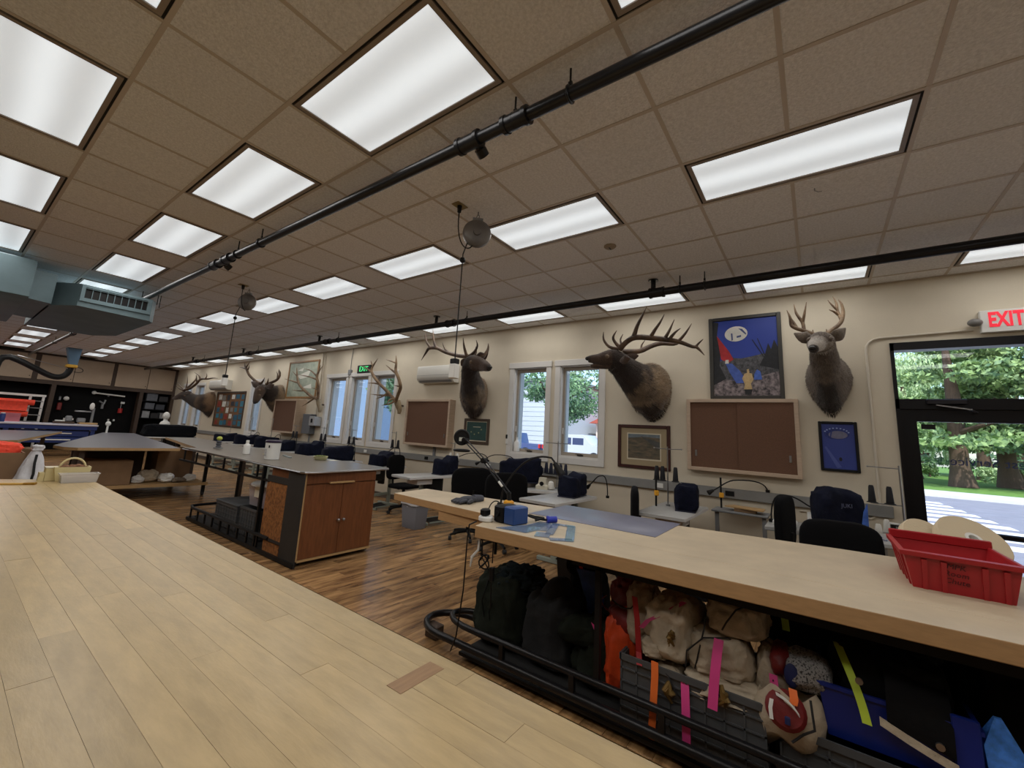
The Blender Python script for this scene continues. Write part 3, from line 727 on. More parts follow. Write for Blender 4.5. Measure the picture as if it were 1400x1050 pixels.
# extraction arm
ar = thing('extraction_arm', 'black flexible fume extraction arm below a blue bracket near the back wall', 'fume arm', (2.3, 19, CZ))
mb_ = mat('arm_blue', (92, 122, 150), 0.45, 0.2)
obj('bracket', MB().loft([[(2.37, 18.9, 2.88), (2.55, 18.9, 2.88), (2.55, 19.15, 2.88), (2.37, 19.15, 2.88)], [(2.24, 18.85, CZ), (2.58, 18.85, CZ), (2.58, 19.2, CZ), (2.24, 19.2, CZ)]]), mb_, ar, world=True, smooth=0)
obj('collar', MB().bbox(2.3, 2.56, 18.85, 19.1, 2.78, 2.88, 0.02), mat('arm_yellow', (206, 160, 52), 0.5), ar, world=True)
obj('flex_hose', MB().tube(bez((2.42, 19, 2.8), (2.42, 19, 2.52), (2.25, 19, 2.36), (1.95, 19, 2.5), 10) + bez((1.95, 19, 2.5), (1.6, 19, 2.68), (1.3, 19, 2.86), (1.12, 19, 2.9), 10)[1:] + [(1.0, 19, 2.87), (0.93, 19, 2.75), (0.9, 19, 2.5), (0.9, 19, 2.2)], 0.085, 12), m_blackp, ar, world=True)
obj('balance_rod', MB().cyl((1.25, 18.88, 2.97), (2.35, 18.88, 2.74), 0.012, 6), m_steel, ar, world=True)
obj('cable', MB().tube(bez((2.5, 18.9, 2.8), (2.75, 18.9, 2.85), (2.8, 18.9, 2.6), (2.5, 18.9, 2.66)), 0.01, 6), m_blackp, ar, world=True)

# ================================================================== ON THE WINDOW WALL
CERVIDS = {
 'elk4': {
  'body': [(6.09,1.851,2.265,0.26,0.35),(5.98,1.883,2.275,0.27,0.35),(5.8,1.945,2.32,0.21,0.28),(5.62,2.037,2.434,0.165,0.205),(5.5,2.103,2.523,0.14,0.165),(5.42,2.161,2.582,0.125,0.145),(5.34,2.24,2.579,0.11,0.115),(5.26,2.319,2.57,0.078,0.075),(5.2,2.387,2.565,0.06,0.056),(5.17,2.426,2.558,0.042,0.042)],
  'antlers': [[(5.42,2.085,2.721,0.035),(5.4,1.981,2.81,0.03),(5.4,1.854,2.863,0.032),(5.45,1.624,2.839,0.03),(5.5,1.499,2.822,0.028),(5.55,1.358,2.795,0.024),(5.62,1.205,2.729,0.018),(5.64,1.154,2.719,0.016),(5.66,1.073,2.616,0.004)],[(5.64,1.173,2.721,0.014),(5.64,1.135,2.769,0.011),(5.64,1.079,2.821,0.003)],[(5.42,2.064,2.734,0.024),(5.4,2.134,2.812,0.018),(5.38,2.16,2.887,0.014),(5.36,2.102,2.972,0.003)],[(5.42,2.096,2.721,0.022),(5.4,2.223,2.764,0.017),(5.38,2.296,2.866,0.013),(5.36,2.291,2.973,0.003)],[(5.4,1.885,2.866,0.028),(5.38,1.826,3.017,0.02),(5.37,1.761,3.135,0.013),(5.36,1.696,3.257,0.003)],[(5.44,1.681,2.842,0.024),(5.42,1.614,2.94,0.018),(5.42,1.544,3.038,0.012),(5.42,1.49,3.14,0.003)],[(5.5,1.519,2.823,0.022),(5.48,1.454,2.917,0.015),(5.48,1.383,3.072,0.003)],[(5.5,1.46,2.814,0.02),(5.5,1.382,2.904,0.013),(5.5,1.313,2.953,0.003)],[(5.55,1.358,2.795,0.018),(5.54,1.269,2.888,0.013),(5.54,1.19,3.011,0.003)],[(5.55,2.09,2.711,0.033),(5.65,1.895,2.723,0.03),(5.75,1.777,2.8,0.028),(5.82,1.65,2.849,0.026),(5.85,1.492,2.831,0.02),(5.88,1.418,2.857,0.012)],[(5.6,2.121,2.819,0.014),(5.62,2.148,2.905,0.01),(5.62,2.112,2.981,0.003)],[(5.7,1.88,2.765,0.014),(5.72,1.88,2.825,0.01),(5.72,1.836,2.888,0.003)],[(5.5,2.127,2.733,0.02),(5.52,2.249,2.779,0.016),(5.54,2.34,2.859,0.01),(5.54,2.372,2.965,0.003)]],
  'ears': [[(5.32,2.018,2.562,0.04),(5.27,1.948,2.543,0.062),(5.25,1.879,2.552,0.008)],[(5.55,2.039,2.633,0.035),(5.6,1.965,2.646,0.058),(5.62,1.89,2.656,0.008)]],
  'eyes': [(5.27,2.207,2.592)],
 },
 'elk3': {
  'body': [(6.09,5.167,2.204,0.25,0.35),(5.98,5.095,2.221,0.26,0.35),(5.8,4.987,2.286,0.22,0.27),(5.6,4.867,2.427,0.17,0.2),(5.46,4.778,2.571,0.145,0.165),(5.38,4.682,2.663,0.13,0.14),(5.32,4.508,2.638,0.115,0.12),(5.27,4.328,2.586,0.088,0.095),(5.23,4.218,2.546,0.074,0.074),(5.21,4.149,2.524,0.05,0.05)],
  'antlers': [[(5.45,4.845,2.801,0.034),(5.48,5.118,2.841,0.03),(5.5,5.46,2.933,0.028),(5.52,5.696,3.029,0.028),(5.54,5.932,3.051,0.026),(5.56,6.032,2.984,0.018),(5.58,6.176,2.834,0.004)],[(5.54,5.888,3.047,0.022),(5.54,6.038,3.2,0.015),(5.54,6.091,3.379,0.003)],[(5.52,5.717,3.031,0.026),(5.52,5.806,3.176,0.018),(5.52,5.861,3.424,0.003)],[(5.5,5.316,2.887,0.02),(5.5,5.466,2.987,0.014),(5.5,5.555,3.126,0.003)],[(5.4,4.827,2.799,0.024),(5.36,4.864,2.948,0.018),(5.34,4.889,3.121,0.003)],[(5.4,4.782,2.783,0.028),(5.36,4.629,2.848,0.02),(5.34,4.548,2.947,0.014),(5.34,4.585,3.054,0.003)],[(5.5,4.667,2.752,0.032),(5.55,4.572,2.81,0.028),(5.6,4.527,2.928,0.02),(5.64,4.554,3.051,0.004)],[(5.45,4.698,2.773,0.024),(5.5,4.714,2.88,0.02),(5.5,4.705,2.978,0.012)],[(5.42,4.563,2.718,0.022),(5.38,4.41,2.715,0.018),(5.36,4.334,2.8,0.012),(5.36,4.317,2.92,0.003)]],
  'ears': [[(5.36,4.782,2.693,0.04),(5.34,4.835,2.678,0.062),(5.34,4.887,2.617,0.008)],[(5.5,4.671,2.794,0.035),(5.52,4.602,2.826,0.055),(5.54,4.543,2.848,0.008)]],
  'eyes': [(5.255,4.558,2.648)],
 },
 'elk2': {
  'body': [(6.09,12.795,2.184,0.3,0.36),(5.98,12.712,2.196,0.29,0.35),(5.8,12.632,2.245,0.22,0.27),(5.64,12.636,2.295,0.18,0.2),(5.52,12.62,2.327,0.16,0.17),(5.44,12.544,2.294,0.14,0.14),(5.38,12.493,2.176,0.12,0.12),(5.33,12.457,2.039,0.09,0.09),(5.3,12.442,1.949,0.06,0.06)],
  'antlers': [[(5.5,12.783,2.517,0.035),(5.5,13.171,2.633,0.032),(5.5,13.596,2.812,0.03),(5.5,13.819,2.989,0.028),(5.5,13.965,3.093,0.02),(5.5,14.024,3.194,0.004)],[(5.5,13.781,2.973,0.022),(5.5,14.053,3.034,0.015),(5.5,14.344,3.067,0.003)],[(5.5,13.87,3.04,0.022),(5.5,13.779,3.118,0.015),(5.5,13.684,3.21,0.003)],[(5.5,13.747,2.938,0.018),(5.5,13.673,3.031,0.012),(5.5,13.67,3.112,0.003)],[(5.45,12.618,2.507,0.024),(5.42,12.432,2.578,0.018),(5.4,12.313,2.67,0.003)],[(5.6,12.616,2.508,0.035),(5.65,12.411,2.564,0.032),(5.7,12.218,2.646,0.03),(5.72,12.141,2.768,0.026),(5.72,12.205,2.86,0.018),(5.72,12.251,2.953,0.004)],[(5.72,12.141,2.768,0.02),(5.72,12.124,2.835,0.012),(5.72,12.186,2.919,0.003)],[(5.7,12.218,2.646,0.02),(5.7,12.234,2.791,0.014),(5.7,12.337,2.886,0.003)],[(5.5,12.344,2.489,0.022),(5.48,12.271,2.573,0.016),(5.46,12.217,2.657,0.003)]],
  'ears': [[(5.44,12.716,2.431,0.05),(5.42,12.917,2.492,0.09),(5.42,13.166,2.571,0.012)],[(5.55,12.43,2.417,0.05),(5.55,12.232,2.439,0.085),(5.57,12.069,2.483,0.012)]],
  'eyes': [(5.37,12.07,2.236),(5.35,12.399,2.326)],
 },
 'elk1': {
  'body': [(6.09,17.865,2.005,0.33,0.4),(5.98,17.795,2.006,0.32,0.38),(5.8,17.852,2.007,0.24,0.29),(5.66,18.124,2.05,0.18,0.22),(5.55,18.451,2.155,0.15,0.18),(5.47,18.707,2.223,0.13,0.15),(5.4,18.86,2.182,0.1,0.11),(5.34,19.039,2.119,0.075,0.08),(5.3,19.19,2.092,0.045,0.05)],
  'antlers': [[(5.45,18.769,2.408,0.04),(5.48,18.225,2.473,0.036),(5.52,17.818,2.641,0.034),(5.56,17.612,2.799,0.032),(5.6,17.107,2.801,0.024),(5.62,16.686,2.824,0.016),(5.64,16.287,2.803,0.004)],[(5.56,17.636,2.789,0.026),(5.54,17.799,2.945,0.018),(5.54,18.326,3.081,0.003)],[(5.52,17.795,2.657,0.024),(5.5,17.873,2.885,0.014),(5.5,17.946,2.974,0.003)],[(5.58,17.258,2.792,0.02),(5.58,17.15,2.9,0.012),(5.58,17.225,3.003,0.003)],[(5.42,18.633,2.403,0.026),(5.4,19.005,2.453,0.018),(5.38,19.584,2.605,0.003)],[(5.45,18.709,2.419,0.022),(5.45,19.252,2.594,0.014),(5.45,19.543,2.722,0.003)],[(5.7,19.43,2.459,0.036),(5.8,19.345,2.64,0.03),(5.85,19.1,2.824,0.024),(5.86,19.061,2.946,0.006)],[(5.7,19.436,2.472,0.02),(5.72,19.444,2.755,0.014),(5.74,19.723,3.106,0.003)]],
  'ears': [[(5.4,18.315,2.293,0.05),(5.38,18.003,2.304,0.06),(5.37,17.638,2.316,0.01)]],
  'eyes': [(5.3,18.378,2.226)],
 },
 'deer': {
  'body': [(6.09,-0.149,2.345,0.21,0.267),(5.98,-0.144,2.357,0.202,0.248),(5.84,-0.129,2.426,0.143,0.184),(5.72,-0.117,2.521,0.13,0.15),(5.62,-0.107,2.607,0.115,0.13),(5.55,-0.099,2.659,0.12,0.12),(5.5,-0.078,2.645,0.11,0.105),(5.43,-0.053,2.604,0.078,0.075),(5.39,-0.034,2.57,0.058,0.055),(5.36,-0.02,2.553,0.04,0.04)],
  'antlers': [[(5.58,-0.039,2.758,0.022),(5.58,0.03,2.804,0.018),(5.58,0.099,2.837,0.017),(5.58,0.148,2.873,0.016),(5.58,0.159,2.911,0.015),(5.57,0.164,2.978,0.012),(5.57,0.189,3.062,0.003)],[(5.58,0.106,2.844,0.014),(5.6,0.139,2.928,0.012),(5.6,0.167,2.996,0.003)],[(5.58,0.043,2.823,0.016),(5.6,0.051,2.909,0.015),(5.6,0.079,2.967,0.013),(5.6,0.107,3.034,0.01),(5.6,0.12,3.131,0.003)],[(5.6,0.051,2.909,0.014),(5.58,0.031,3.001,0.011),(5.58,0.006,3.133,0.003)],[(5.58,-0.035,2.771,0.008),(5.57,-0.033,2.812,0.003)],[(5.64,-0.149,2.761,0.022),(5.66,-0.203,2.816,0.018),(5.68,-0.253,2.859,0.017),(5.7,-0.293,2.921,0.016),(5.72,-0.311,3.021,0.014),(5.72,-0.301,3.112,0.01),(5.72,-0.277,3.164,0.003)],[(5.7,-0.291,2.918,0.014),(5.76,-0.266,3.038,0.012),(5.78,-0.26,3.144,0.009),(5.78,-0.234,3.224,0.003)],[(5.74,-0.267,2.997,0.012),(5.7,-0.23,3.027,0.009),(5.68,-0.19,3.048,0.003)],[(5.76,-0.261,3.057,0.01),(5.74,-0.223,3.111,0.008),(5.74,-0.188,3.176,0.003)],[(5.64,-0.157,2.772,0.008),(5.63,-0.152,2.823,0.003)]],
  'ears': [[(5.54,-0.028,2.715,0.03),(5.5,0.047,2.72,0.07),(5.5,0.134,2.774,0.008)],[(5.62,-0.17,2.709,0.03),(5.62,-0.251,2.747,0.07),(5.66,-0.316,2.822,0.008)]],
  'eyes': [(5.46,-0.025,2.658),(5.5,-0.123,2.663)],
 },
 'rack1': {
  'antlers': [[(5.85,10.254,2.108,0.03),(5.8,10.443,2.164,0.03),(5.75,10.653,2.283,0.03),(5.7,10.873,2.426,0.028),(5.7,11.045,2.556,0.026),(5.7,11.146,2.75,0.018),(5.7,11.216,2.946,0.004)],[(5.7,10.976,2.512,0.022),(5.68,11.327,2.582,0.015),(5.66,11.716,2.647,0.003)],[(5.74,10.737,2.316,0.02),(5.7,10.963,2.311,0.013),(5.68,11.258,2.334,0.003)],[(5.7,11.135,2.707,0.016),(5.7,11.269,2.776,0.01),(5.7,11.425,2.856,0.003)],[(5.82,10.356,2.125,0.022),(5.75,10.502,1.997,0.016),(5.7,10.672,1.902,0.003)],[(5.85,10.217,2.108,0.03),(5.8,10.158,2.283,0.03),(5.75,10.119,2.477,0.028),(5.72,10.177,2.657,0.026),(5.72,10.122,2.796,0.02),(5.72,10.074,2.965,0.004)],[(5.72,10.182,2.677,0.02),(5.7,10.47,2.828,0.014),(5.68,10.775,2.889,0.003)],[(5.74,10.141,2.577,0.022),(5.7,10.466,2.663,0.016),(5.66,11.002,2.739,0.003)],[(5.78,10.14,2.321,0.016),(5.76,10.271,2.361,0.01),(5.74,10.415,2.385,0.003)],[(5.72,10.117,2.776,0.014),(5.72,10.031,2.873,0.01),(5.72,9.972,2.931,0.003)]],
  'skull': [(5.9,10.282,2.113,0.07,0.05),(5.95,10.305,1.975,0.07,0.06),(6.0,10.318,1.858,0.05,0.05),(6.02,10.355,1.777,0.03,0.04)],
 },
 'rack2': {
  'antlers': [[(5.85,7.153,2.045,0.032),(5.8,7.235,2.14,0.03),(5.75,7.405,2.288,0.03),(5.7,7.577,2.422,0.028),(5.68,7.769,2.581,0.028),(5.68,7.879,2.726,0.022),(5.68,7.816,2.847,0.015),(5.68,7.689,2.981,0.004)],[(5.68,7.84,2.665,0.022),(5.66,8.029,2.765,0.015),(5.64,8.273,2.846,0.003)],[(5.7,7.547,2.404,0.02),(5.68,7.743,2.431,0.013),(5.66,7.952,2.433,0.003)],[(5.78,7.293,2.172,0.022),(5.74,7.533,2.17,0.016),(5.7,7.851,2.192,0.003)],[(5.76,7.328,2.221,0.02),(5.72,7.474,2.133,0.014),(5.7,7.639,2.088,0.003)],[(5.68,7.849,2.813,0.014),(5.68,7.907,2.887,0.01),(5.68,7.94,2.943,0.003)],[(5.85,7.155,2.061,0.032),(5.8,7.038,2.189,0.03),(5.76,6.937,2.332,0.03),(5.72,6.963,2.493,0.028),(5.7,7.068,2.677,0.026),(5.7,7.078,2.846,0.02),(5.7,7.108,3.011,0.004)],[(5.7,7.045,2.626,0.022),(5.68,7.202,2.714,0.015),(5.66,7.366,2.814,0.003)],[(5.7,7.095,2.854,0.018),(5.68,7.23,2.892,0.012),(5.66,7.374,2.931,0.003)],[(5.76,6.955,2.349,0.016),(5.74,7.043,2.365,0.01),(5.72,7.112,2.374,0.003)],[(5.82,7.144,2.058,0.022),(5.76,7.239,1.986,0.016),(5.7,7.417,1.946,0.003)],[(5.82,7.175,2.092,0.02),(5.74,7.227,2.067,0.015),(5.7,7.249,1.974,0.004)]],
  'skull': [(5.92,7.207,2.085,0.08,0.06),(5.97,7.209,1.971,0.07,0.07),(6.02,7.213,1.874,0.05,0.05),(6.04,7.24,1.791,0.03,0.04)],
 },
}

m_hide = mat('elk_hide', (120, 92, 66), 0.95, vcol=True, var=0.22, scale=40, bump=0.6, bscale=130, sheen=0.25)
m_antler = mat('antler', (104, 80, 58), 0.55, col2=(54, 38, 28), scale=7, stretch=(1, 1, 1), bump=0.4, bscale=60)
m_antler2 = mat('antler_pale', (150, 124, 94), 0.55, col2=(92, 70, 50), scale=7, bump=0.4, bscale=60)
m_eye = mat('glass_eye', (14, 10, 8), 0.05)
m_ear = mat('ear_inner', (70, 54, 44), 0.95)
L3 = lambda r, g, b: rgb(r, g, b)[:3]
def blendc(a, b, t): return tuple(a[i] * (1 - t) + b[i] * t for i in range(3)) + (1.0,)
def smooth_path(pts, k=3):
    # Catmull-Rom through points with extra scalar columns
    o = []; n = len(pts)
    for i in range(n - 1):
        p0, p1, p2, p3 = pts[max(i - 1, 0)], pts[i], pts[i + 1], pts[min(i + 2, n - 1)]
        for s in range(k):
            t = s / k
            o.append([0.5 * ((2 * p1[c]) + (-p0[c] + p2[c]) * t + (2 * p0[c] - 5 * p1[c] + 4 * p2[c] - p3[c]) * t * t + (-p0[c] + 3 * p1[c] - 3 * p2[c] + p3[c]) * t ** 3) for c in range(len(p1))])
    o.append(list(pts[-1])); return o
JAW4 = [(5.42, 2.161, 2.534, 0.075), (5.34, 2.239, 2.499, 0.06), (5.28, 2.314, 2.484, 0.045), (5.23, 2.371, 2.474, 0.034), (5.21, 2.403, 2.468, 0.02)]
def antler_mb(lst):
    b = MB()
    for l in lst:
        p = smooth_path(l, 3)
        b.tube([q[:3] for q in p], [max(q[3] * 1.2, 0.002) for q in p], 9)
    return b
def head_mount(key, label, dark, mid, pale, muzzle, nose_col, mane=0.5, group='mounted animal heads', cat='mounted head', name='elk_mount', ant=None, seed=0):
    d = CERVIDS[key]; body = d['body']
    t = thing(name, label, cat, (WX, body[0][1], body[0][2]), 0, group)
    P = smooth_path(body, 4); rings = []; cols = []; N = 22
    for i, q in enumerate(P):
        p = Vector(q[:3]); a = Vector(P[max(i - 1, 0)][:3]); e = Vector(P[min(i + 1, len(P) - 1)][:3])
        f = (e - a).normalized()
        if i < 3: f = Vector((-1, 0, 0)).lerp(f, i / 3).normalized()
        side = f.cross(Vector((0, 0, 1)))
        side = side.normalized() if side.length > 0.2 else Vector((0, 1, 0))
        up = side.cross(f).normalized()
        u = i / (len(P) - 1)
        ring = []
        for k in range(N):
            g = 2 * math.pi * k / N
            c_, s_ = math.cos(g), math.sin(g)
            low = max(0, -s_)
            rr = 1.0 + (0.16 * low * (1 - u) * (0.4 + noise.noise(Vector((i * 0.9, k * 0.8, seed)))) if u < 0.6 else 0)
            rr += 0.035 * noise.noise(Vector((i * 0.55, k * 0.5, seed + 5.0))) * (1 - u)
            # brisket drop: the lower part of the chest reaches further down
            drop = (0.09 * low ** 2 if name == 'elk_mount' else 0.16 * low ** 5) * max(0, 1 - u * 4)
            ring.append(p + side * c_ * q[3] * rr + up * s_ * (q[4] * rr + drop))
            # coat: pale shoulder cape, dark neck mane, brown face
            nz_ = noise.noise(Vector((k * 0.35, i * 0.5, seed + 9))) * 0.12
            if u + nz_ < 0.17: c0 = blendc(pale, mid, max(0, low * 1.3 - 0.2)) if low < 0.75 else blendc(dark, mid, 0.2)
            elif u + nz_ < 0.26: c0 = blendc(pale, dark, (u + nz_ - 0.17) / 0.09)
            elif u < 0.62: c0 = blendc(dark, mid, 0.35 * max(0, s_))
            elif u < 0.9: c0 = blendc(mid, muzzle, (u - 0.62) / 0.28 * 0.8)
            else: c0 = blendc(muzzle, nose_col, (u - 0.9) / 0.1)
            if name == 'deer_mount':
                if u < 0.5: c0 = blendc(mid, dark, 0.5 + 0.5 * noise.noise(Vector((k * 0.6, i * 0.7, 2))))
                elif u < 0.6: c0 = blendc(mid, muzzle, 0.75 * max(0, low * 1.4 - 0.2))
                elif u < 0.7: c0 = blendc(dark, mid, 0.2) if s_ > 0.1 else blendc(mid, muzzle, 0.6)
                elif u < 0.93: c0 = blendc(mid, muzzle, min(1, (u - 0.68) / 0.1))
                else: c0 = blendc(nose_col, nose_col, 0)
                if u < 0.2 and low > 0.8: c0 = blendc(dark, L3(30, 24, 20), 0.8)
            cols.append(c0)
        rings.append(ring)
    b = MB(); b.loft(rings); b.c = cols
    obj('head_and_neck', b, m_hide, t, world=True, smooth=80, sub=1)
    # coat: short tapering hairs lying back along the neck
    fb = MB(); r = random.Random(seed); nR = len(rings); vs = []; fs = []; fc = []
    for _ in range(int(7000 * (1.25 if name == 'elk_mount' else 1.0))):
        i = min(int(r.random() ** 1.25 * (nR - 1) * 0.78), nR - 2); k = r.randrange(N); a_ = r.random(); b_ = r.random()
        k2 = (k + 1) % N
        P0, P1, P2, P3 = rings[i][k], rings[i][k2], rings[i + 1][k], rings[i + 1][k2]
        q = (P0 * (1 - a_) + P1 * a_) * (1 - b_) + (P2 * (1 - a_) + P3 * a_) * b_
        nn = (P1 - P0).cross(P2 - P0)
        if nn.length < 1e-9: continue
        nn.normalize()
        ctr = sum((rings[i][w_] for w_ in range(0, N, 4)), Vector()) / len(range(0, N, 4))
        if nn.dot(q - ctr) < 0: nn = -nn
        back = (rings[i][k] - rings[i + 1][k]).normalized()
        l = (0.05 if i < nR * 0.5 else 0.03) * r.uniform(0.6, 1.3) * (1.0 if name == 'elk_mount' else 0.6)
        tip = q + back * l + nn * l * r.uniform(0.12, 0.4) + Vector((0, 0, -0.012 * r.random()))
        sdv = back.cross(nn).normalized() * 0.0032
        m_ = len(vs); vs += [q - sdv - nn * 0.003, q + sdv - nn * 0.003, tip]; fs.append((m_, m_ + 1, m_ + 2))
        cc_ = cols[i * N + k]; g_ = r.uniform(0.75, 1.3); fc += [(cc_[0] * g_, cc_[1] * g_, cc_[2] * g_, 1.0)] * 3
    fb.v = [tuple(v) for v in vs]; fb.f = fs; fb.c = fc
    obj('coat', fb, m_hide, t, world=True, smooth=0, kind='stuff')
    obj('antlers', antler_mb(d['antlers']), ant or m_antler, t, world=True, smooth=60)
    if key == 'elk4':
        jb = MB(); jp = JAW4
        jb.tube([q[:3] for q in jp], [q[3] for q in jp], 10); jb.c = [blendc(mid, muzzle, 0.5)] * len(jb.v)
        obj('lower_jaw', jb, m_hide, t, world=True, smooth=80)
    for l in d.get('ears', []):
        p = smooth_path(l, 4); rings = []
        for i, q in enumerate(p):
            a = Vector(p[max(i - 1, 0)][:3]); e = Vector(p[min(i + 1, len(p) - 1)][:3]); f = (e - a).normalized()
            s1 = f.cross(Vector((0.75, 0.6, 0.1))).normalized(); s2 = s1.cross(f)
            rings.append([Vector(q[:3]) + s1 * math.cos(g) * q[3] + s2 * math.sin(g) * q[3] * 0.35 for g in [k * 6.283 / 10 for k in range(10)]])
        eb = MB(); eb.loft(rings); eb.c = [blendc(mid, dark, 0.3)] * len(eb.v)
        obj('ear', eb, m_hide, t, world=True, smooth=70)
    for q in d.get('eyes', []):
        e_ = Vector(q); ci = min(range(len(P)), key=lambda w_: (Vector(P[w_][:3]) - e_).length)
        c_ = Vector(P[ci][:3]); dv = (e_ - c_).normalized(); rad_ = (P[ci][3] + P[ci][4]) / 2
        e_ = c_ + dv * rad_ * 0.97
        obj('eye', MB().sph(e_, 0.024 if name != 'deer_mount' else 0.021, 12, 8), m_eye, t, world=True)
        lid = MB().sph(e_ - dv * 0.006, 0.031 if name != 'deer_mount' else 0.027, 12, 8); lid.c = [blendc(mid, pale, 0.5)] * len(lid.v)
        obj('eyelid', lid, m_hide, t, world=True)
    nq = P[-1]
    f = (Vector(P[-1][:3]) - Vector(P[-4][:3])).normalized()
    obj('nose', MB().sph(Vector(nq[:3]) + f * 0.004 + Vector((0, 0, 0.012)), nq[3] * 0.85, 10, 8, (1, 1, 0.8)), mat('nose_black', (22, 18, 17), 0.35), t, world=True)
    return t
L3 = lambda r, g, b: rgb(r, g, b)[:3]
ek = dict(dark=L3(46, 34, 27), mid=L3(80, 60, 46), pale=L3(140, 118, 92), muzzle=L3(72, 55, 44), nose_col=L3(40, 30, 26))
head_mount('elk4', 'bugling elk head with open muzzle and swept back antlers above the landscape painting', seed=1, **ek)
head_mount('elk3', 'bull elk head facing right with wide antlers between the wall unit and windows', seed=2, **ek)
head_mount('elk2', 'bull elk head turned to the room above the narrow single window', seed=3, **ek)
head_mount('elk1', 'furthest elk head, its muzzle reaching left in front of the far windows', seed=4, **dict(ek, pale=L3(132, 104, 76)))
dm = dict(dark=L3(84, 72, 62), mid=L3(112, 98, 84), pale=L3(110, 96, 84), muzzle=L3(190, 182, 172), nose_col=L3(60, 50, 46))
head_mount('deer', 'mule deer head with white muzzle and forked antlers beside the parachute poster', name='deer_mount', cat='mounted head', seed=5, ant=m_antler2, **dm)
m_bone = mat('skull_bone', (176, 160, 132), 0.8, var=0.2, scale=14, bump=0.3)
for key, label in (('rack1', 'elk antlers on a bare skull plate hung over the framed map'), ('rack2', 'elk antlers on a skull plate beside the three windows')):
    d = CERVIDS[key]; q0 = d['skull'][1]
    t = thing('antler_rack', label, 'antlers', (WX, q0[1], q0[2]), 0, 'antlers without heads')
    obj('antlers', antler_mb(d['antlers']), m_antler2, t, world=True, smooth=60)
    p = smooth_path(d['skull'], 3)
    obj('skull', MB().loft([[Vector((q[0] + q[3] * math.cos(g), q[1] + q[4] * math.sin(g), q[2])) for g in [k * 6.283 / 10 for k in range(10)]] for q in p]), m_bone, t, world=True, smooth=70)
    obj('wall_peg', MB().cyl((d['skull'][0][0], q0[1], q0[2]), (WX, q0[1], q0[2]), 0.02, 8), m_brown, t, world=True)

# framed pictures ---------------------------------------------------------------
def frame_thing(name, label, cat, y0, y1, z0, z1, fw, fmat, th=0.03, group=None):
    t = thing(name, label, cat, (WX, (y0 + y1) / 2, z0), 0, group)
    x0 = WX - th
    f = MB().bbox(x0, WX, y0, y0 + fw, z0, z1, 0.005).bbox(x0, WX, y1 - fw, y1, z0, z1, 0.005).bbox(x0, WX, y0 + fw, y1 - fw, z1 - fw, z1, 0.005).bbox(x0, WX, y0 + fw, y1 - fw, z0, z0 + fw, 0.005)
    obj('frame', f, fmat, t, world=True)
    return t
def paint(t, name, x, poly, m, label=None):
    """flat printed shape on the picture: polygon in (y, z)"""
    return obj(name, MB().prism_x(poly, x - 0.0006, x), m, t, world=True, smooth=0, label=label)
def ell(cy, cz, ry, rz, a0=0, a1=360, n=22):
    return [(cy + ry * math.cos(math.radians(a0 + (a1 - a0) * i / n)), cz + rz * math.sin(math.radians(a0 + (a1 - a0) * i / n))) for i in range(n + (0 if a1 - a0 == 360 else 1))]
def pm(n, c, **k): return mat('print_' + n, c, 0.55, **k)

# parachute poster (left edge of the picture is at larger y)
t = frame_thing('parachute_poster', 'tall framed poster of a white parachute and jumper above the large cabinet board', 'poster', 0.275, 1.093, 2.105, 3.198, 0.045, mat('poster_frame', (52, 50, 46), 0.45))
X = WX - 0.012
py = lambda u: 1.048 - u * (1.048 - 0.32)      # u left to right
pz = lambda v: 3.153 - v * (3.153 - 2.15)      # v top to bottom
def quad(pts): return [(py(u), pz(v)) for u, v in pts][::-1]
obj('sheet', MB().box(X, X + 0.01, 0.32, 1.048, 2.15, 3.153), pm('sky', (40, 62, 150), var=0.12, scale=1.4), t, world=True, smooth=0)
def pp(n, pts, m, k): paint(t, n, X - 0.0008 * k, quad(pts), m)
pp('printed_hill', [(0.0, 0.58), (0.25, 0.5), (0.45, 0.52), (0.6, 0.5), (0.78, 0.47), (1, 0.5), (1, 0.78), (0, 0.8)], pm('hill', (78, 78, 82), var=0.7, scale=34), 1)
pp('printed_ground', [(0, 0.76), (0.3, 0.8), (0.6, 0.78), (1, 0.7), (1, 1), (0, 1)], pm('scrub', (150, 138, 140), col2=(34, 32, 38), scale=22), 2)
pp('printed_forest', [(0, 0), (0.1, 0.02), (0.07, 0.2), (0.13, 0.4), (0.1, 0.6), (0.2, 0.78), (0, 0.86)], pm('forest', (22, 24, 30), var=0.5, scale=26), 3)
pp('printed_forest', [(0.72, 0.62), (0.8, 0.5), (0.86, 0.34), (0.9, 0.42), (0.95, 0.3), (1, 0.4), (1, 0.68)], pm('forest', (22, 24, 30)), 3)
for a, q in (((0.62, 0.28), (0.86, 0.62)), ((0.7, 0.27), (0.8, 0.5))): pp('printed_snag', [(a[0], a[1]), (a[0] + 0.012, a[1]), (q[0] + 0.015, q[1]), (q[0], q[1])], pm('forest', (22, 24, 30)), 4)
pp('printed_canopy', [(0.38 + 0.18 * math.cos(g) + 0.02 * math.sin(g), 0.19 + 0.1 * math.sin(g) - 0.015 * math.cos(g)) for g in [i * 6.283 / 22 for i in range(22)]], pm('canopy', (206, 204, 196), var=0.12, scale=12), 4)
pp('printed_slot', [(0.30, 0.18), (0.325, 0.18), (0.33, 0.27), (0.305, 0.28)], pm('slot', (62, 74, 120)), 5)
pp('printed_slot', [(0.42, 0.12), (0.48, 0.13), (0.545, 0.2), (0.53, 0.21)], pm('slot', (62, 74, 120)), 5)
pp('printed_slot', [(0.39, 0.22), (0.46, 0.21), (0.46, 0.235), (0.39, 0.245)], pm('slot', (62, 74, 120)), 5)
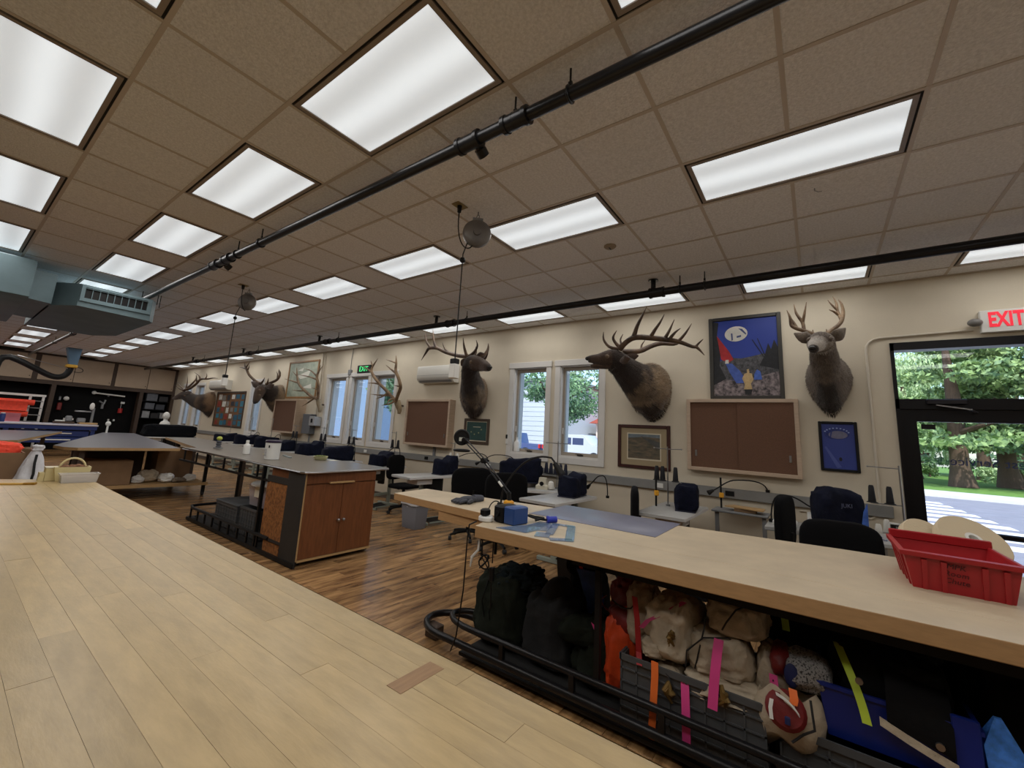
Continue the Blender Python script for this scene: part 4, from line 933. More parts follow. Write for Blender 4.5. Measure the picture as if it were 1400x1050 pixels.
pp('printed_red_cloth', [(0.07, 0.2), (0.14, 0.28), (0.26, 0.42), (0.33, 0.53), (0.24, 0.57), (0.13, 0.52)], pm('red', (168, 34, 40), var=0.25, scale=16), 5)
pp('printed_blue_cloth', [(0.2, 0.58), (0.3, 0.58), (0.42, 0.68), (0.48, 0.76), (0.5, 0.84), (0.36, 0.84), (0.26, 0.7)], pm('bluecl', (66, 92, 170), var=0.25, scale=16), 6)
pp('printed_white_knot', [(0.2, 0.53), (0.25, 0.53), (0.25, 0.58), (0.19, 0.58)], pm('canopy', (206, 204, 196)), 7)
pp('printed_blue_tent', [(0.64, 0.72), (0.68, 0.67), (0.73, 0.7), (0.75, 0.8), (0.63, 0.8)], pm('tent', (70, 104, 190), var=0.3, scale=20), 6)
pp('printed_jumper', [(0.49, 0.72), (0.53, 0.71), (0.6, 0.72), (0.62, 0.8), (0.58, 0.85), (0.6, 0.92), (0.47, 0.92), (0.49, 0.86), (0.45, 0.78)], pm('suit', (190, 164, 118), var=0.2, scale=20), 8)
pp('printed_jumper_head', [(0.525, 0.665), (0.56, 0.66), (0.565, 0.71), (0.53, 0.715)], pm('suit', (190, 164, 118)), 9)
pp('printed_trousers', [(0.48, 0.92), (0.6, 0.92), (0.58, 0.98), (0.49, 0.98)], pm('forest', (22, 24, 30)), 8)

# small blue parachute photo
t = frame_thing('parachute_photo', 'black framed photo of a blue parachute hung below the deer head', 'picture', -0.368, -0.024, 1.299, 1.85, 0.028, m_blackp)
obj('sheet', MB().box(X, X + 0.01, -0.34, -0.052, 1.327, 1.822), pm('blue_photo', (50, 66, 142), var=0.12, scale=3), t, world=True, smooth=0)
cy, cz = -0.185, 1.71
dome = [(cy + 0.112 * math.cos(g), cz + 0.062 * math.sin(g)) for g in [i * 6.283 / 22 for i in range(22)]]
paint(t, 'printed_canopy_edge', X - 0.0008, dome, pm('pblue', (34, 52, 124), var=0.4, scale=60))
paint(t, 'printed_canopy', X - 0.0016, ell(cy - 0.012, cz - 0.008, 0.084, 0.044), pm('pgrey', (112, 112, 136), var=0.15, scale=20))
paint(t, 'printed_slot', X - 0.0024, [(cy + 0.062, cz - 0.042), (cy + 0.052, cz - 0.042), (cy + 0.038, cz + 0.03), (cy + 0.05, cz + 0.032)], pm('pblue', (34, 52, 124)))
for i in range(9):
    g = math.radians(25 + i * 17)
    paint(t, 'printed_scallop', X - 0.0016, ell(cy + 0.112 * math.cos(g), cz + 0.066 * math.sin(g), 0.009, 0.007, n=8), pm('plight', (150, 168, 214)))
paint(t, 'printed_jumper', X - 0.0016, ell(-0.205, 1.435, 0.014, 0.022, n=10), pm('pdark', (20, 22, 34)))
paint(t, 'printed_smoke', X - 0.0008, [(-0.07, 1.56), (-0.085, 1.57), (-0.21, 1.35), (-0.17, 1.335)], pm('psmoke', (76, 90, 160)))

# landscape painting
m_mahog = mat('mahogany', (62, 30, 26), 0.35, var=0.25, scale=12)
t = frame_thing('landscape_painting', 'framed hillside painting with tan mat and dark red frame below the bugling elk', 'painting', 1.611, 2.35, 1.125, 1.738, 0.045, m_mahog)
obj('mount_board', MB().box(X, X + 0.01, 1.656, 2.305, 1.17, 1.693), pm('tanmat', (158, 142, 112)), t, world=True, smooth=0)
obj('inner_border', MB().box(X - 0.003, X, 1.735, 2.215, 1.245, 1.622), pm('cream', (206, 196, 172)), t, world=True, smooth=0)
obj('canvas', MB().box(X - 0.004, X - 0.003, 1.75, 2.2, 1.265, 1.607), pm('hillside', (112, 96, 76), col2=(58, 62, 52), scale=7, stretch=(1, 1, 3.5)), t, world=True, smooth=0)
paint(t, 'painted_sky', X - 0.0042, [(2.2, 1.607), (1.75, 1.607), (1.75, 1.56), (1.95, 1.57), (2.2, 1.55)][::-1], pm('greysky', (104, 116, 124), var=0.25, scale=10))
paint(t, 'painted_ridge', X - 0.005, [(2.02, 1.58), (1.75, 1.5), (1.75, 1.4), (1.85, 1.46)][::-1], pm('ridge', (70, 72, 70), var=0.3, scale=12))
# green engraving
t = frame_thing('green_print', 'small square framed green print between the cabinet board and the pair of windows', 'picture', 4.775, 5.38, 1.285, 1.75, 0.05, mat('walnut', (72, 58, 46), 0.4))
obj('sheet', MB().box(X, X + 0.01, 4.825, 5.33, 1.335, 1.70), pm('cream', (206, 196, 172)), t, world=True, smooth=0)
obj('print', MB().box(X - 0.002, X, 4.84, 5.315, 1.35, 1.685), pm('deepgreen', (34, 70, 66), var=0.2, scale=8), t, world=True, smooth=0)
paint(t, 'printed_arrow', X - 0.0028, [(5.16, 1.60), (4.98, 1.60), (4.98, 1.59), (5.16, 1.59)][::-1], pm('cream', (206, 196, 172)))
for a, q in ((5.2, 1.5), (5.02, 1.49), (4.96, 1.55), (5.12, 1.46)): paint(t, 'printed_figure', X - 0.0028, ell(a, q, 0.016, 0.012, n=8), pm('figur', (150, 150, 110)))
# relief map
m_oak = mat('oak_frame', (150, 112, 70), 0.45, var=0.2, scale=10)
t = frame_thing('framed_map', 'large pale relief map in a light oak frame behind the antlers', 'map', 10.79, 12.41, 2.15, 3.22, 0.05, m_oak)
obj('map_sheet', MB().box(X, X + 0.01, 10.84, 12.36, 2.20, 3.17), pm('map', (178, 186, 168), col2=(140, 152, 138), scale=4, var=0.2), t, world=True, smooth=0)
for pts in ([(11.9, 2.8), (11.2, 2.95), (11.3, 2.75), (11.7, 2.7)], [(11.6, 2.45), (11.1, 2.55), (11.05, 2.42)], [(11.9, 2.95), (11.6, 3.02), (11.62, 2.92)]):
    paint(t, 'printed_lake', X - 0.001, pts, pm('pale', (226, 226, 216)))

# display cabinets with brown pin board behind sliding panels ---------------------
m_case = mat('case_oak', (186, 164, 142), 0.5, var=0.1, scale=8, stretch=(1, 1, 5))
m_pin = mat('pin_board', (104, 74, 56), 0.9, var=0.1, scale=60, bump=0.2, bscale=150)
def board(label, y0, y1, z0, z1, dep, nsplit):
    t = thing('display_board', label, 'display board', (WX, (y0 + y1) / 2, z0), 0, 'brown display boards on the wall')
    x0 = WX - dep; f = 0.045
    b = MB().bbox(x0, WX, y0, y0 + f, z0, z1, 0.003).bbox(x0, WX, y1 - f, y1, z0, z1, 0.003).bbox(x0, WX, y0 + f, y1 - f, z1 - f, z1, 0.003).bbox(x0, WX, y0 + f, y1 - f, z0, z0 + f, 0.003)
    obj('case', b, m_case, t, world=True)
    ym = (y0 + y1) / 2
    if nsplit == 2:
        for k, (a, c) in enumerate(((y0 + f, ym + 0.02), (ym - 0.02, y1 - f))):
            p = obj('sliding_panel', MB().box(x0 + 0.012 + k * 0.012, x0 + 0.022 + k * 0.012, a, c, z0 + f, z1 - f), m_pin, t, world=True, smooth=0)
            yy = (a + 0.06) if k == 0 else (c - 0.06)
            obj('finger_pull', MB().bbox(x0 + 0.006 + k * 0.012, x0 + 0.012 + k * 0.012, yy - 0.012, yy + 0.012, z0 + 0.18, z0 + 0.26, 0.002), m_steel, p, world=True)
    else:
        obj('pin_panel', MB().box(x0 + 0.012, x0 + 0.022, y0 + f, y1 - f, z0 + f, z1 - f), m_pin, t, world=True, smooth=0)
    return t
board('wide brown display board with two sliding panels below the parachute poster', 0.148, 1.375, 1.18, 2.10, 0.11, 2)
board('brown display board in a deep pale case right of the three windows', 5.66, 6.93, 1.17, 2.10, 0.16, 2)
board('small brown display board in a deep case under the framed map', 11.2, 12.45, 1.18, 2.10, 0.28, 1)

# cork notice board with coloured patches
t = frame_thing('notice_board', 'cork notice board crowded with photos and blue sheets beside the narrow window', 'notice board', 15.05, 17.4, 1.18, 2.40, 0.06, m_brown)
obj('cork', MB().box(X, X + 0.01, 15.1, 17.35, 1.23, 2.35), mat('cork', (112, 78, 48), 0.9, var=0.2, scale=20), t, world=True, smooth=0)
cc = [('white', (214, 214, 208)), ('teal', (36, 92, 118)), ('grey', (130, 128, 122)), ('red', (136, 52, 40)), ('dark', (40, 44, 52)), ('teal2', (44, 116, 140))]
for i in range(30):
    u, v = i % 6, i // 6
    n_, c_ = cc[(u * 2 + v * 3 + i // 7) % 6] if u not in (4, 5) else cc[1 if (v + u) % 3 else 5]
    yy = 17.25 - u * 0.37 - U(0, 0.06); zz = 2.3 - v * 0.22 - U(0, 0.03)
    obj('pinned_sheet', MB().box(X - 0.004, X - 0.001, yy - U(0.2, 0.3), yy, zz - U(0.13, 0.19), zz), pm('s_' + n_, c_, var=0.3, scale=20), t, world=True, smooth=0)

# wall heat pump units
m_ac = mat('unit_white', (206, 204, 196), 0.4)
def ac(label, y0, y1, z0, z1):
    t = thing('heat_pump_unit', label, 'air conditioner', (WX, (y0 + y1) / 2, z0), 0, 'wall air conditioners')
    prof = [(WX, z0), (WX - 0.13, z0), (WX - 0.2, z0 + 0.06), (WX - 0.215, z0 + 0.12), (WX - 0.21, z1 - 0.03), (WX - 0.19, z1), (WX, z1)]
    b = MB().loft([[(x, yy, z) for x, z in prof] for yy in (y0, y0 + 0.01, y1 - 0.01, y1)])
    obj('cover', b, m_ac, t, world=True)
    obj('air_outlet', MB().bar((WX - 0.168, y0 + 0.05, z0 + 0.028), (WX - 0.168, y1 - 0.05, z0 + 0.028), 0.055, 0.01, (-0.65, 0, -0.75)), m_grey, t, world=True)
    obj('front_seam', MB().box(WX - 0.2165, WX - 0.21, y0 + 0.01, y1 - 0.01, z0 + 0.14, z0 + 0.146), m_grey, t, world=True)
    return t
ac('white wall air conditioner left of the elk head and above the brown display board', 5.62, 6.62, 2.44, 2.78)
ac('white wall air conditioner above the crowded cork notice board', 16.3, 17.75, 2.46, 2.80)

# exit signs
t = thing('exit_sign', 'white exit sign with red letters over the glass door', 'exit sign', (WX, -1.52, 2.76), 0, 'exit signs')
ez0, ez1, ea, eb = 2.755, 2.98, -1.70, -1.375
obj('sign_box', MB().bbox(WX - 0.055, WX, ea, eb, ez0, ez1, 0.006), m_white, t, world=True)
_red = mat('exit_red', (232, 42, 62), 0.5, emit=0.55)
for i, ch in enumerate('EXIT'):
    text_on('letter', ch, 0.2, _red, t, (WX - 0.057, (-1.455, -1.522, -1.577, -1.628)[i], (ez0 + ez1) / 2 + 0.008), (0, -1, 0), (0, 0, 1), depth=0.004, sx=0.55, wt=0.007)
obj('lamp_head', MB().sph((WX - 0.07, -1.335, 2.86), 0.05, 14, 8, (0.9, 1.1, 0.8)), mat('lamp_head', (120, 118, 116), 0.4), t, world=True)
t = thing('green_exit_sign', 'small glowing green exit sign behind the antlers over the three windows', 'exit sign', (WX, 8.73, 2.75), 0, 'exit signs')
obj('sign_box', MB().bbox(WX - 0.04, WX, 8.47, 8.99, 2.75, 2.95, 0.006), m_blackp, t, world=True)
_grn = mat('exit_green', (70, 220, 130), 0.5, emit=1.0)
text_on('lettering', 'EXIT', 0.17, _grn, t, (WX - 0.043, 8.73, 2.85), (0, -1, 0), (0, 0, 1), depth=0.004)

# conduits and boxes
m_cond = mat('conduit_paint', (206, 198, 182), 0.6)
solo('sign_conduit', MB().tube([(WX - 0.014, -0.50, 1.0), (WX - 0.014, -0.50, 2.66)] + [(WX - 0.014, -0.62 + 0.12 * math.cos(g), 2.66 + 0.12 * math.sin(g)) for g in (0.3, 0.7, 1.1, 1.57)] + [(WX - 0.014, -1.33, 2.80)], 0.012, 8).tube([(WX - 0.014, -0.50, 1.0), (WX - 0.014, -0.50, 0.92), (WX - 0.014, -0.42, 0.84), (WX - 0.014, 0.2, 0.83)], 0.012, 8), m_cond,
     'cream conduit bending over the door to the red exit sign', 'conduit')
eb_ = thing('electrical_box', 'grey electrical switch box on the wall left of the three windows', 'electrical box', (WX, 10.8, 1.2))
obj('cabinet', MB().bbox(WX - 0.16, WX, 10.62, 11.02, 1.2, 1.72, 0.01), mat('box_grey', (108, 112, 118), 0.5, 0.3), eb_, world=True)
obj('switch_box', MB().bbox(WX - 0.2, WX, 10.36, 10.62, 1.42, 1.66, 0.01), mat('box_light', (164, 166, 168), 0.5), eb_, world=True)
obj('switch_lever', MB().bbox(WX - 0.225, WX - 0.2, 10.45, 10.5, 1.5, 1.6, 0.004), m_blackp, eb_, world=True)
obj('lower_pipe', MB().cyl((WX - 0.06, 10.75, 0.95), (WX - 0.06, 10.75, 1.2), 0.025, 8), m_grey, eb_, world=True)
obj('riser_pipe', MB().cyl((WX - 0.03, 10.62, 1.72), (WX - 0.03, 10.62, CZ), 0.02, 8).cyl((WX - 0.03, 10.52, 1.66), (WX - 0.03, 10.52, CZ), 0.014, 8), m_cond, eb_, world=True)
cs = thing('sign_cable_box', 'small grey junction box with thin cable above the three windows', 'junction box', (WX, 9.3, 2.72))
obj('box', MB().bbox(WX - 0.05, WX, 9.24, 9.36, 2.73, 2.86, 0.006), m_grey, cs, world=True)
obj('cable', MB().tube([(WX - 0.02, 9.3, 2.86), (WX - 0.02, 9.31, 3.1), (WX - 0.02, 9.28, CZ)], 0.007, 6).tube([(WX - 0.03, 9.3, 2.73), (WX - 0.05, 9.36, 2.66)], 0.007, 6), m_grey, cs, world=True)
solo('board_cable', MB().bbox(WX - 0.03, WX, 6.1, 6.16, 0.99, 1.17, 0.004), m_grey, 'short grey conduit under the display board right of the three windows', 'conduit')
rm = thing('window_remote', 'small black and white remote holder on the left window casing of the pair', 'remote', (WX, 4.36, 1.33))
obj('holder', MB().bbox(WX - 0.045, WX - 0.022, 4.33, 4.375, 1.33, 1.48, 0.004), m_white, rm, world=True)
obj('remote', MB().bbox(WX - 0.055, WX - 0.04, 4.335, 4.37, 1.42, 1.49, 0.004), m_blackp, rm, world=True)
ib_ = solo('spray_bottle', MB().lathe([(0.03, 0), (0.05, 0.005), (0.05, 0.15), (0.03, 0.18), (0.018, 0.2), (0.018, 0.24)], (WX + 0.045, 4.19, 1.212), 14), m_white, 'white plastic bottle standing on the sill of the left window of the pair', 'bottle')

# ================================================================== MAPLE WORK TABLE IN FRONT
wt = thing('maple_worktable', 'long maple strip worktable filling the foreground', 'worktable', (0, 2, 0))
SW = 0.0735
def yend(x): return 5.09 + (0.93 - x) * 0.56
r_ = random.Random(21)
for k in range(30):
    xa, xb = 0.93 - (k + 1) * SW, 0.93 - k * SW
    y = -1.1 + (r_.random() - 1.0) * 0.8
    while y < yend(xa):
        l = r_.uniform(0.75, 1.6); y0, y1 = max(y, -1.1), y + l
        if y1 > yend(xb) - 0.25: y1 = 99
        if y1 > -1.0:
            e = 0.0003
            ya, yb = min(y1, yend(xa)), min(y1, yend(xb))
            cy = (y0 + min(ya, yb)) / 2
            b = MB().prism([(xa + e, y0 + e), (xb - e, y0 + e), (xb - e, yb - e), (xa + e, ya - e)], 0.872, 0.9 + r_.uniform(-0.0003, 0.0003))
            o = obj('maple_strip', MB(), None) if False else None
            b.v = [(q[0] - (xa + xb) / 2, q[1] - cy, q[2] - 0.9) for q in b.v]
            o = obj('maple_strip', b, m_maple, wt, smooth=0); o.location = ((xa + xb) / 2, cy - 2, 0.9)
        y = y1
obj('core', MB().box(-1.27, 0.925, -1.09, 5.0, 0.845, 0.871), m_maple2, wt, world=True, smooth=0)
obj('nosing', MB().bbox(0.93, 0.938, -1.1, 5.085, 0.848, 0.898, 0.003), mat('edge_pale', (214, 186, 140), 0.4, var=0.1, scale=20), wt, world=True)  # paler strip along the table edge
obj('inlay_patch', MB().box(0.748, 0.89, 0.796, 0.846, 0.9, 0.9008), mat('inlay_brown', (150, 116, 80), 0.4, var=0.15, scale=10, stretch=(1, 6, 1)), wt, world=True, smooth=0)
for x in (-1.1, 0.6):
    for y in (-0.8, 1.9, 4.7): obj('leg', MB().bbox(x - 0.045, x + 0.045, y - 0.045, y + 0.045, 0, 0.846, 0.004), m_brown, wt, world=True)
    obj('apron', MB().box(x - 0.02, x + 0.02, -0.75, 4.65, 0.74, 0.846), m_brown, wt, world=True, smooth=0)

# things at its far end
m_cream = mat('cream_plastic', (214, 200, 150), 0.5, var=0.05, scale=6)
m_clear = mat('clear_tub', (216, 212, 206), 0.25, alpha=0.55)
t = thing('basket_with_handle', 'small cream basket with an arched handle at the far corner of the maple table', 'basket', (0.80, 5.1, 0.9))
obj('tray', MB().loft([[(x * s, y * s, z) for x, y in ((-0.11, -0.05), (0.11, -0.05), (0.11, 0.05), (-0.11, 0.05))] for s, z in ((0.85, 0.0), (1.0, 0.09), (1.02, 0.115), (0.94, 0.115), (0.8, 0.03))]), m_cream, t)
obj('handle', MB().tube([(-0.08 * math.cos(g), 0, 0.1 + 0.085 * math.sin(g)) for g in [i * math.pi / 12 for i in range(13)]], 0.008, 8), m_cream, t)
obj('contents', MB().soft((0, 0, 0.05), (0.16, 0.07, 0.075), seed=3, amp=0.3, nf=8), mat('reddish_bits', (150, 110, 84), 0.8, var=0.4, scale=40), t)
t = thing('clear_tub', 'low clear plastic tub in front of the handled basket', 'tub', (0.83, 4.96, 0.9))
obj('tub', MB().loft([[(x * s, y * s, z) for x, y in ((-0.115, -0.05), (0.115, -0.05), (0.115, 0.05), (-0.115, 0.05))] for s, z in ((0.92, 0.0), (1.0, 0.065), (1.06, 0.067), (1.06, 0.074), (0.96, 0.074), (0.88, 0.008))]), m_clear, t)
obj('contents', MB().soft((0, 0, 0.005), (0.19, 0.075, 0.055), seed=5, amp=0.12), mat('mauve_cloth', (176, 160, 156), 0.8, var=0.3, scale=30), t)
t = thing('yellow_boxes', 'pale yellow card box with folded flap left of the handled basket', 'box', (0.665, 5.14, 0.9))
obj('carton', MB().bbox(-0.02, 0.07, -0.045, 0.045, 0, 0.105, 0.003), m_cream, t)
obj('flap', MB().bar((-0.025, -0.04, 0.0), (-0.055, -0.04, 0.0), 0.005, 0.075).box(-0.05, -0.022, -0.045, 0.045, 0, 0.07), m_cream, t)
obj('lid_rim', MB().box(-0.023, 0.073, -0.048, 0.048, 0.105, 0.114), mat('paper_white', (222, 216, 196), 0.7), t)
rl = solo('wooden_ruler', MB().bbox(0.0, 0.56, -0.02, 0.02, 0, 0.012, 0.002), mat('ruler_yellow', (204, 160, 70), 0.45), 'yellow wooden ruler lying along the far edge of the maple table', 'ruler')
rl.location = (0.07, 5.15, 0.9); rl.rotation_euler = (0, 0, -0.42)
obj('brass_end', MB().bbox(0.5, 0.565, -0.022, 0.022, -0.001, 0.016, 0.002), mat('brass', (180, 140, 60), 0.35, 0.8), rl)

# carton with cloths and a bag hung on it, behind the table
t = thing('large_carton', 'large open brown carton standing behind the far end of the maple table', 'carton', (0.0, 6.5, 0))
obj('carton_wall', MB().box(-0.62, 0.62, -0.3, -0.285, 0, 1.05).box(-0.62, 0.62, 0.285, 0.3, 0, 1.05).box(-0.62, -0.605, -0.285, 0.285, 0, 1.05).box(0.605, 0.62, -0.285, 0.285, 0, 1.05), m_card, t, smooth=0)
obj('carton_base', MB().box(-0.605, 0.605, -0.285, 0.285, 0.0, 0.012), m_card, t, smooth=0)
obj('packing', MB().box(-0.6, 0.6, -0.28, 0.28, 0.9, 0.98), mat('packing_dark', (70, 56, 44), 0.9), t, smooth=0)
m_or = mat('orange_cloth', (232, 70, 44), 0.75, var=0.15, scale=10, bump=0.3, bscale=30)
m_pk = mat('pink_cloth', (214, 150, 136), 0.8, var=0.15, scale=10, bump=0.3, bscale=30)
solo('orange_bundle', MB().soft((0.42, 6.36, 0.975), (0.38, 0.3, 0.17), seed=8, amp=0.15, sq=0.8), m_or, 'bright orange cloth bundle on the open carton', 'cloth')
solo('pink_bundle', MB().soft((-0.02, 6.4, 0.975), (0.44, 0.34, 0.2), seed=9, amp=0.15, sq=0.8), m_pk, 'dull pink cloth bundle left of the orange bundle', 'cloth')
t = thing('white_plastic_bag', 'white plastic bag hung open on the corner of the brown carton', 'bag', (0.68, 6.14, 0.8))
b = MB(); rings = []
for q in range(12):
    f = q / 11; rg = []
    for k in range(28):
        g = k * 6.283185 / 28
        cr_ = 1 + 0.22 * noise.noise(Vector((math.cos(g) * 2.2, math.sin(g) * 2.2, f * 2.5))) + 0.12 * (0.3 - abs(noise.noise(Vector((math.cos(g) * 4, math.sin(g) * 4, f * 3 + 5)))))
        hem = 0.05 * noise.noise(Vector((math.cos(g) * 1.6, math.sin(g) * 1.6, 3.3))) * f
        rg.append(((0.018 + 0.105 * f ** 0.85) * cr_ * math.cos(g) + 0.012 * f, (0.016 + 0.05 * f) * cr_ * math.sin(g), 0.3 - 0.3 * f + hem))
    rings.append(rg)
b.loft(rings)
obj('opening_shade', MB().loft([[(-0.004 + a, -0.045 - 0.03 * c, z), (0.014 + a, -0.047 - 0.03 * c, z), (0.014 + a, -0.02, z), (-0.004 + a, -0.02, z)] for a, c, z in ((0.004, -0.4, 0.24), (0.0, 0.2, 0.16), (0.006, 0.75, 0.06), (0.0, 0.95, 0.0))]), m_blackp, t, smooth=0)  # black wedge stands in for the shade in the bag's mouth
obj('film', b, mat('bag_white', (206, 206, 210), 0.4, var=0.1, scale=10, bump=0.4, bscale=18), t, smooth=50)
obj('tied_knot', MB().soft((0.01, 0, 0.27), (0.08, 0.05, 0.06), seed=2, amp=0.25), mat('bag_white', (206, 206, 210)), t)

# ================================================================== TABLE ON THE RIGHT
m_top = mat('hardboard_top', (190, 174, 148), 0.5, var=0.1, scale=4, bump=0.04, bscale=80)
m_edge = mat('edge_band', (180, 142, 98), 0.5, var=0.1, scale=12, stretch=(6, 1, 6))
ft = thing('steel_frame_worktable', 'long beige topped worktable on a black steel frame at the right', 'worktable', (3, 0, 0))
def slab(name, poly, z0, z1, m1, m2, parent):
    o = obj(name, MB().prism(poly, z0, z1), m2, parent, world=True, smooth=0, bevel=0.004)
    o.data.materials.append(m1)
    o.data.polygons[1].material_index = 1
    return o
slab('front_top', [(2.238, 1.82), (2.405, -2.9), (2.60, -2.9), (2.60, 1.93)], 0.826, 0.9, m_top, m_edge, ft)
slab('back_top', [(2.601, 1.93), (2.601, -2.9), (3.82, -2.9), (3.6, -0.1), (3.27, 2.2), (3.16, 3.245), (2.69, 3.18), (2.63, 2.4)], 0.84, 0.9, m_top, m_edge, ft)
obj('end_apron', MB().bar((2.66, 2.55, 0.81), (2.635, 1.95, 0.81), 0.03, 0.08), m_edge, ft, world=True)
for xx, n_ in ((2.40, 'front_beam'), (3.25, 'rear_beam')): obj(n_, MB().box(xx, xx + 0.05, -2.85, 1.25 if xx > 3 else 1.2, 0.765, 0.826 if xx < 3 else 0.84), m_black, ft, world=True, smooth=0)
for y in (1.02, -0.35, -1.7): obj('cross_beam', MB().box(2.45, 3.25, y - 0.025, y + 0.025, 0.775, 0.826), m_black, ft, world=True, smooth=0)
for x in (2.36, 3.26):
    for y in (1.02, -0.9, -2.6): obj('post', MB().box(x, x + 0.03, y - 0.015, y + 0.015, 0.22, 0.78), m_black, ft, world=True, smooth=0)
obj('tail_post', MB().cyl((2.72, 2.0, 0.6), (2.72, 2.0, 0.84), 0.012, 8), m_black, ft, world=True)
def railpath(z, x0, x1, ye):
    p = [(x0, -2.85, z), (x0, ye - 0.25, z)]
    for i in range(1, 12):
        g = math.pi * i / 12
        p.append(((x0 + x1) / 2 - (x1 - x0) / 2 * math.cos(g), ye - 0.25 + 0.25 * math.sin(g), z))
    return p + [(x1, ye - 0.25, z), (x1, ye - 0.6, z)]
obj('lower_rail', MB().tube(railpath(0.11, 2.345, 2.72, 2.42), 0.024, 10), m_pipe, ft, world=True)
obj('upper_rail', MB().tube(railpath(0.215, 2.36, 2.62, 2.16), 0.02, 10), m_pipe, ft, world=True)
for k in range(9): obj('rail_strut', MB().box(2.335, 2.365, 1.62 - k * 0.48, 1.65 - k * 0.48, 0.11, 0.215), m_pipe, ft, world=True, smooth=0)
obj('shelf_plate', MB().box(2.37, 3.35, -2.85, 2.0, 0.03, 0.05), mat('shelf_black', (26, 26, 26), 0.7), ft, world=True, smooth=0)
obj('rail_block', MB().bbox(2.44, 2.52, 2.28, 2.40, 0.0, 0.09, 0.006), m_brown, ft, world=True)
for x, y in ((2.5, 1.9), (3.2, 1.9), (2.5, -0.5), (3.2, -0.5)): obj('caster', MB().cyl((x - 0.018, y, 0.025), (x + 0.018, y, 0.025), 0.025, 10), m_rubber, ft, world=True)

# under the table: sacks, bags and crates ---------------------------------------
def sack(name, label, c, size, m, cat='bag', group=None, seed=0, knot=None, amp=0.09, rz=0, taper=0.15, lean=(0, 0), sq=0.55, nf=3.0, wr=0.1):
    t = thing(name, label, cat, c, 0, group)
    obj('body', MB().soft((0, 0, 0), size, rz, seed, amp, nf, sq, taper=taper, lean=lean, wr=wr), m, t, smooth=75)
    return t
t = sack('kit_sack', 'dark green canvas sack at the left end under the beige table', (2.74, 1.86, 0.052), (0.46, 0.44, 0.47), m_green, seed=1, taper=0.1, sq=0.5)
obj('gathered_neck', MB().soft((-0.03, -0.1, 0.36), (0.3, 0.36, 0.16), 0.2, 41, 0.2, 4, sq=0.7, wr=0.3, taper=0.3, lean=(0, -0.03)), mat('teal_canvas', (26, 36, 40), 0.9, var=0.3, scale=6, bump=0.8, bscale=12, spec=0.2), t, smooth=75)
obj('neck_tail', MB().soft((-0.05, -0.26, 0.38), (0.14, 0.14, 0.09), 0.4, 42, 0.2, sq=0.8, wr=0.3), mat('teal_canvas', (26, 36, 40)), t, smooth=75)
obj('drawstring', MB().tube([(-0.2, 0.05, 0.1), (-0.24, 0.07, 0.3), (-0.18, 0.06, 0.45), (-0.06, -0.02, 0.48)], 0.004, 5).tube([(-0.22, 0.0, 0.08), (-0.245, 0.0, 0.25), (-0.16, -0.02, 0.44)], 0.004, 5), m_blackp, t)
t = sack('kit_sack', 'charcoal sack with a peaked flap next to the dark green sack', (2.72, 1.46, 0.052), (0.42, 0.36, 0.44), m_char, seed=2, taper=0.12, sq=0.5)
obj('top_flap', MB().loft([[(-0.2, -0.17, 0.36), (0.18, -0.17, 0.36), (0.18, 0.17, 0.36), (-0.2, 0.17, 0.36)], [(-0.14, -0.1, 0.5), (0.1, -0.1, 0.5), (0.1, 0.06, 0.5), (-0.14, 0.06, 0.5)], [(-0.1, -0.05, 0.53), (0.05, -0.05, 0.52), (0.05, -0.01, 0.52), (-0.1, -0.01, 0.53)]]), m_char, t, sub=1, smooth=80)
t = sack('open_tote', 'open black tote with a blue panel and orange lining behind the charcoal sack', (3.0, 1.36, 0.052), (0.3, 0.3, 0.56), mat('black_nylon', (12, 12, 14), 0.75, bump=0.3, bscale=14, spec=0.2), seed=3, taper=0.25)
obj('blue_panel', MB().loft([[(-0.17, -0.02 + a * 0.9, z), (-0.15, -0.12 + a, z), (-0.13, -0.14 + a, z), (-0.14, -0.0 + a * 0.9, z)] for a, z in ((0.04, 0.56), (0, 0.48), (-0.03, 0.4), (-0.01, 0.3), (0.02, 0.22))]), mat('blue_nylon', (52, 88, 168), 0.45, var=0.3, scale=9, bump=0.3, bscale=18), t, smooth=60)
obj('orange_trim', MB().strip([(-0.12, 0.03, 0.63), (-0.14, 0.0, 0.57), (-0.15, -0.02, 0.52)], 0.03, (0, 1, 0.2)), m_or, t)
obj('orange_lining', MB().soft((-0.12, 0.05, 0.24), (0.1, 0.09, 0.1), seed=6, amp=0.2), m_or, t)
obj('black_hood', MB().soft((-0.02, 0.05, 0.46), (0.22, 0.2, 0.2), seed=4, amp=0.15, sq=0.8), mat('black_nylon', (20, 20, 24)), t)
t = sack('kit_sack', 'low dark green sack slumped in front of the steel post', (2.74, 1.14, 0.052), (0.44, 0.3, 0.36), m_green, seed=4, taper=0.2, amp=0.14)
obj('side_pocket', MB().soft((-0.12, 0.1, 0.22), (0.24, 0.26, 0.14), 0.2, 7, 0.16, sq=0.7), m_green, t, smooth=75)
obj('pink_ribbon', MB().strip([(-0.2, -0.02, 0.37), (-0.22, -0.05, 0.34)], 0.03, (0, 1, 0.5)), mat('tape_pink', (214, 66, 138), 0.6), t)
m_red = mat('dark_red_nylon', (112, 24, 24), 0.5, var=0.25, scale=8, bump=0.35, bscale=16)
t = sack('red_stuff_sack', 'dark red nylon stuff sack on the pile just right of the steel post', (2.74, 0.955, 0.43), (0.3, 0.24, 0.27), m_red, seed=5, amp=0.16, sq=0.7)
obj('carry_loop', MB().strip(arc((-0.12, 0.08, 0.05), (-0.12, 0.12, 0.14), 0.05, 8, (0, 1, 0)), 0.02, (1, 0, 0)), m_red, t)
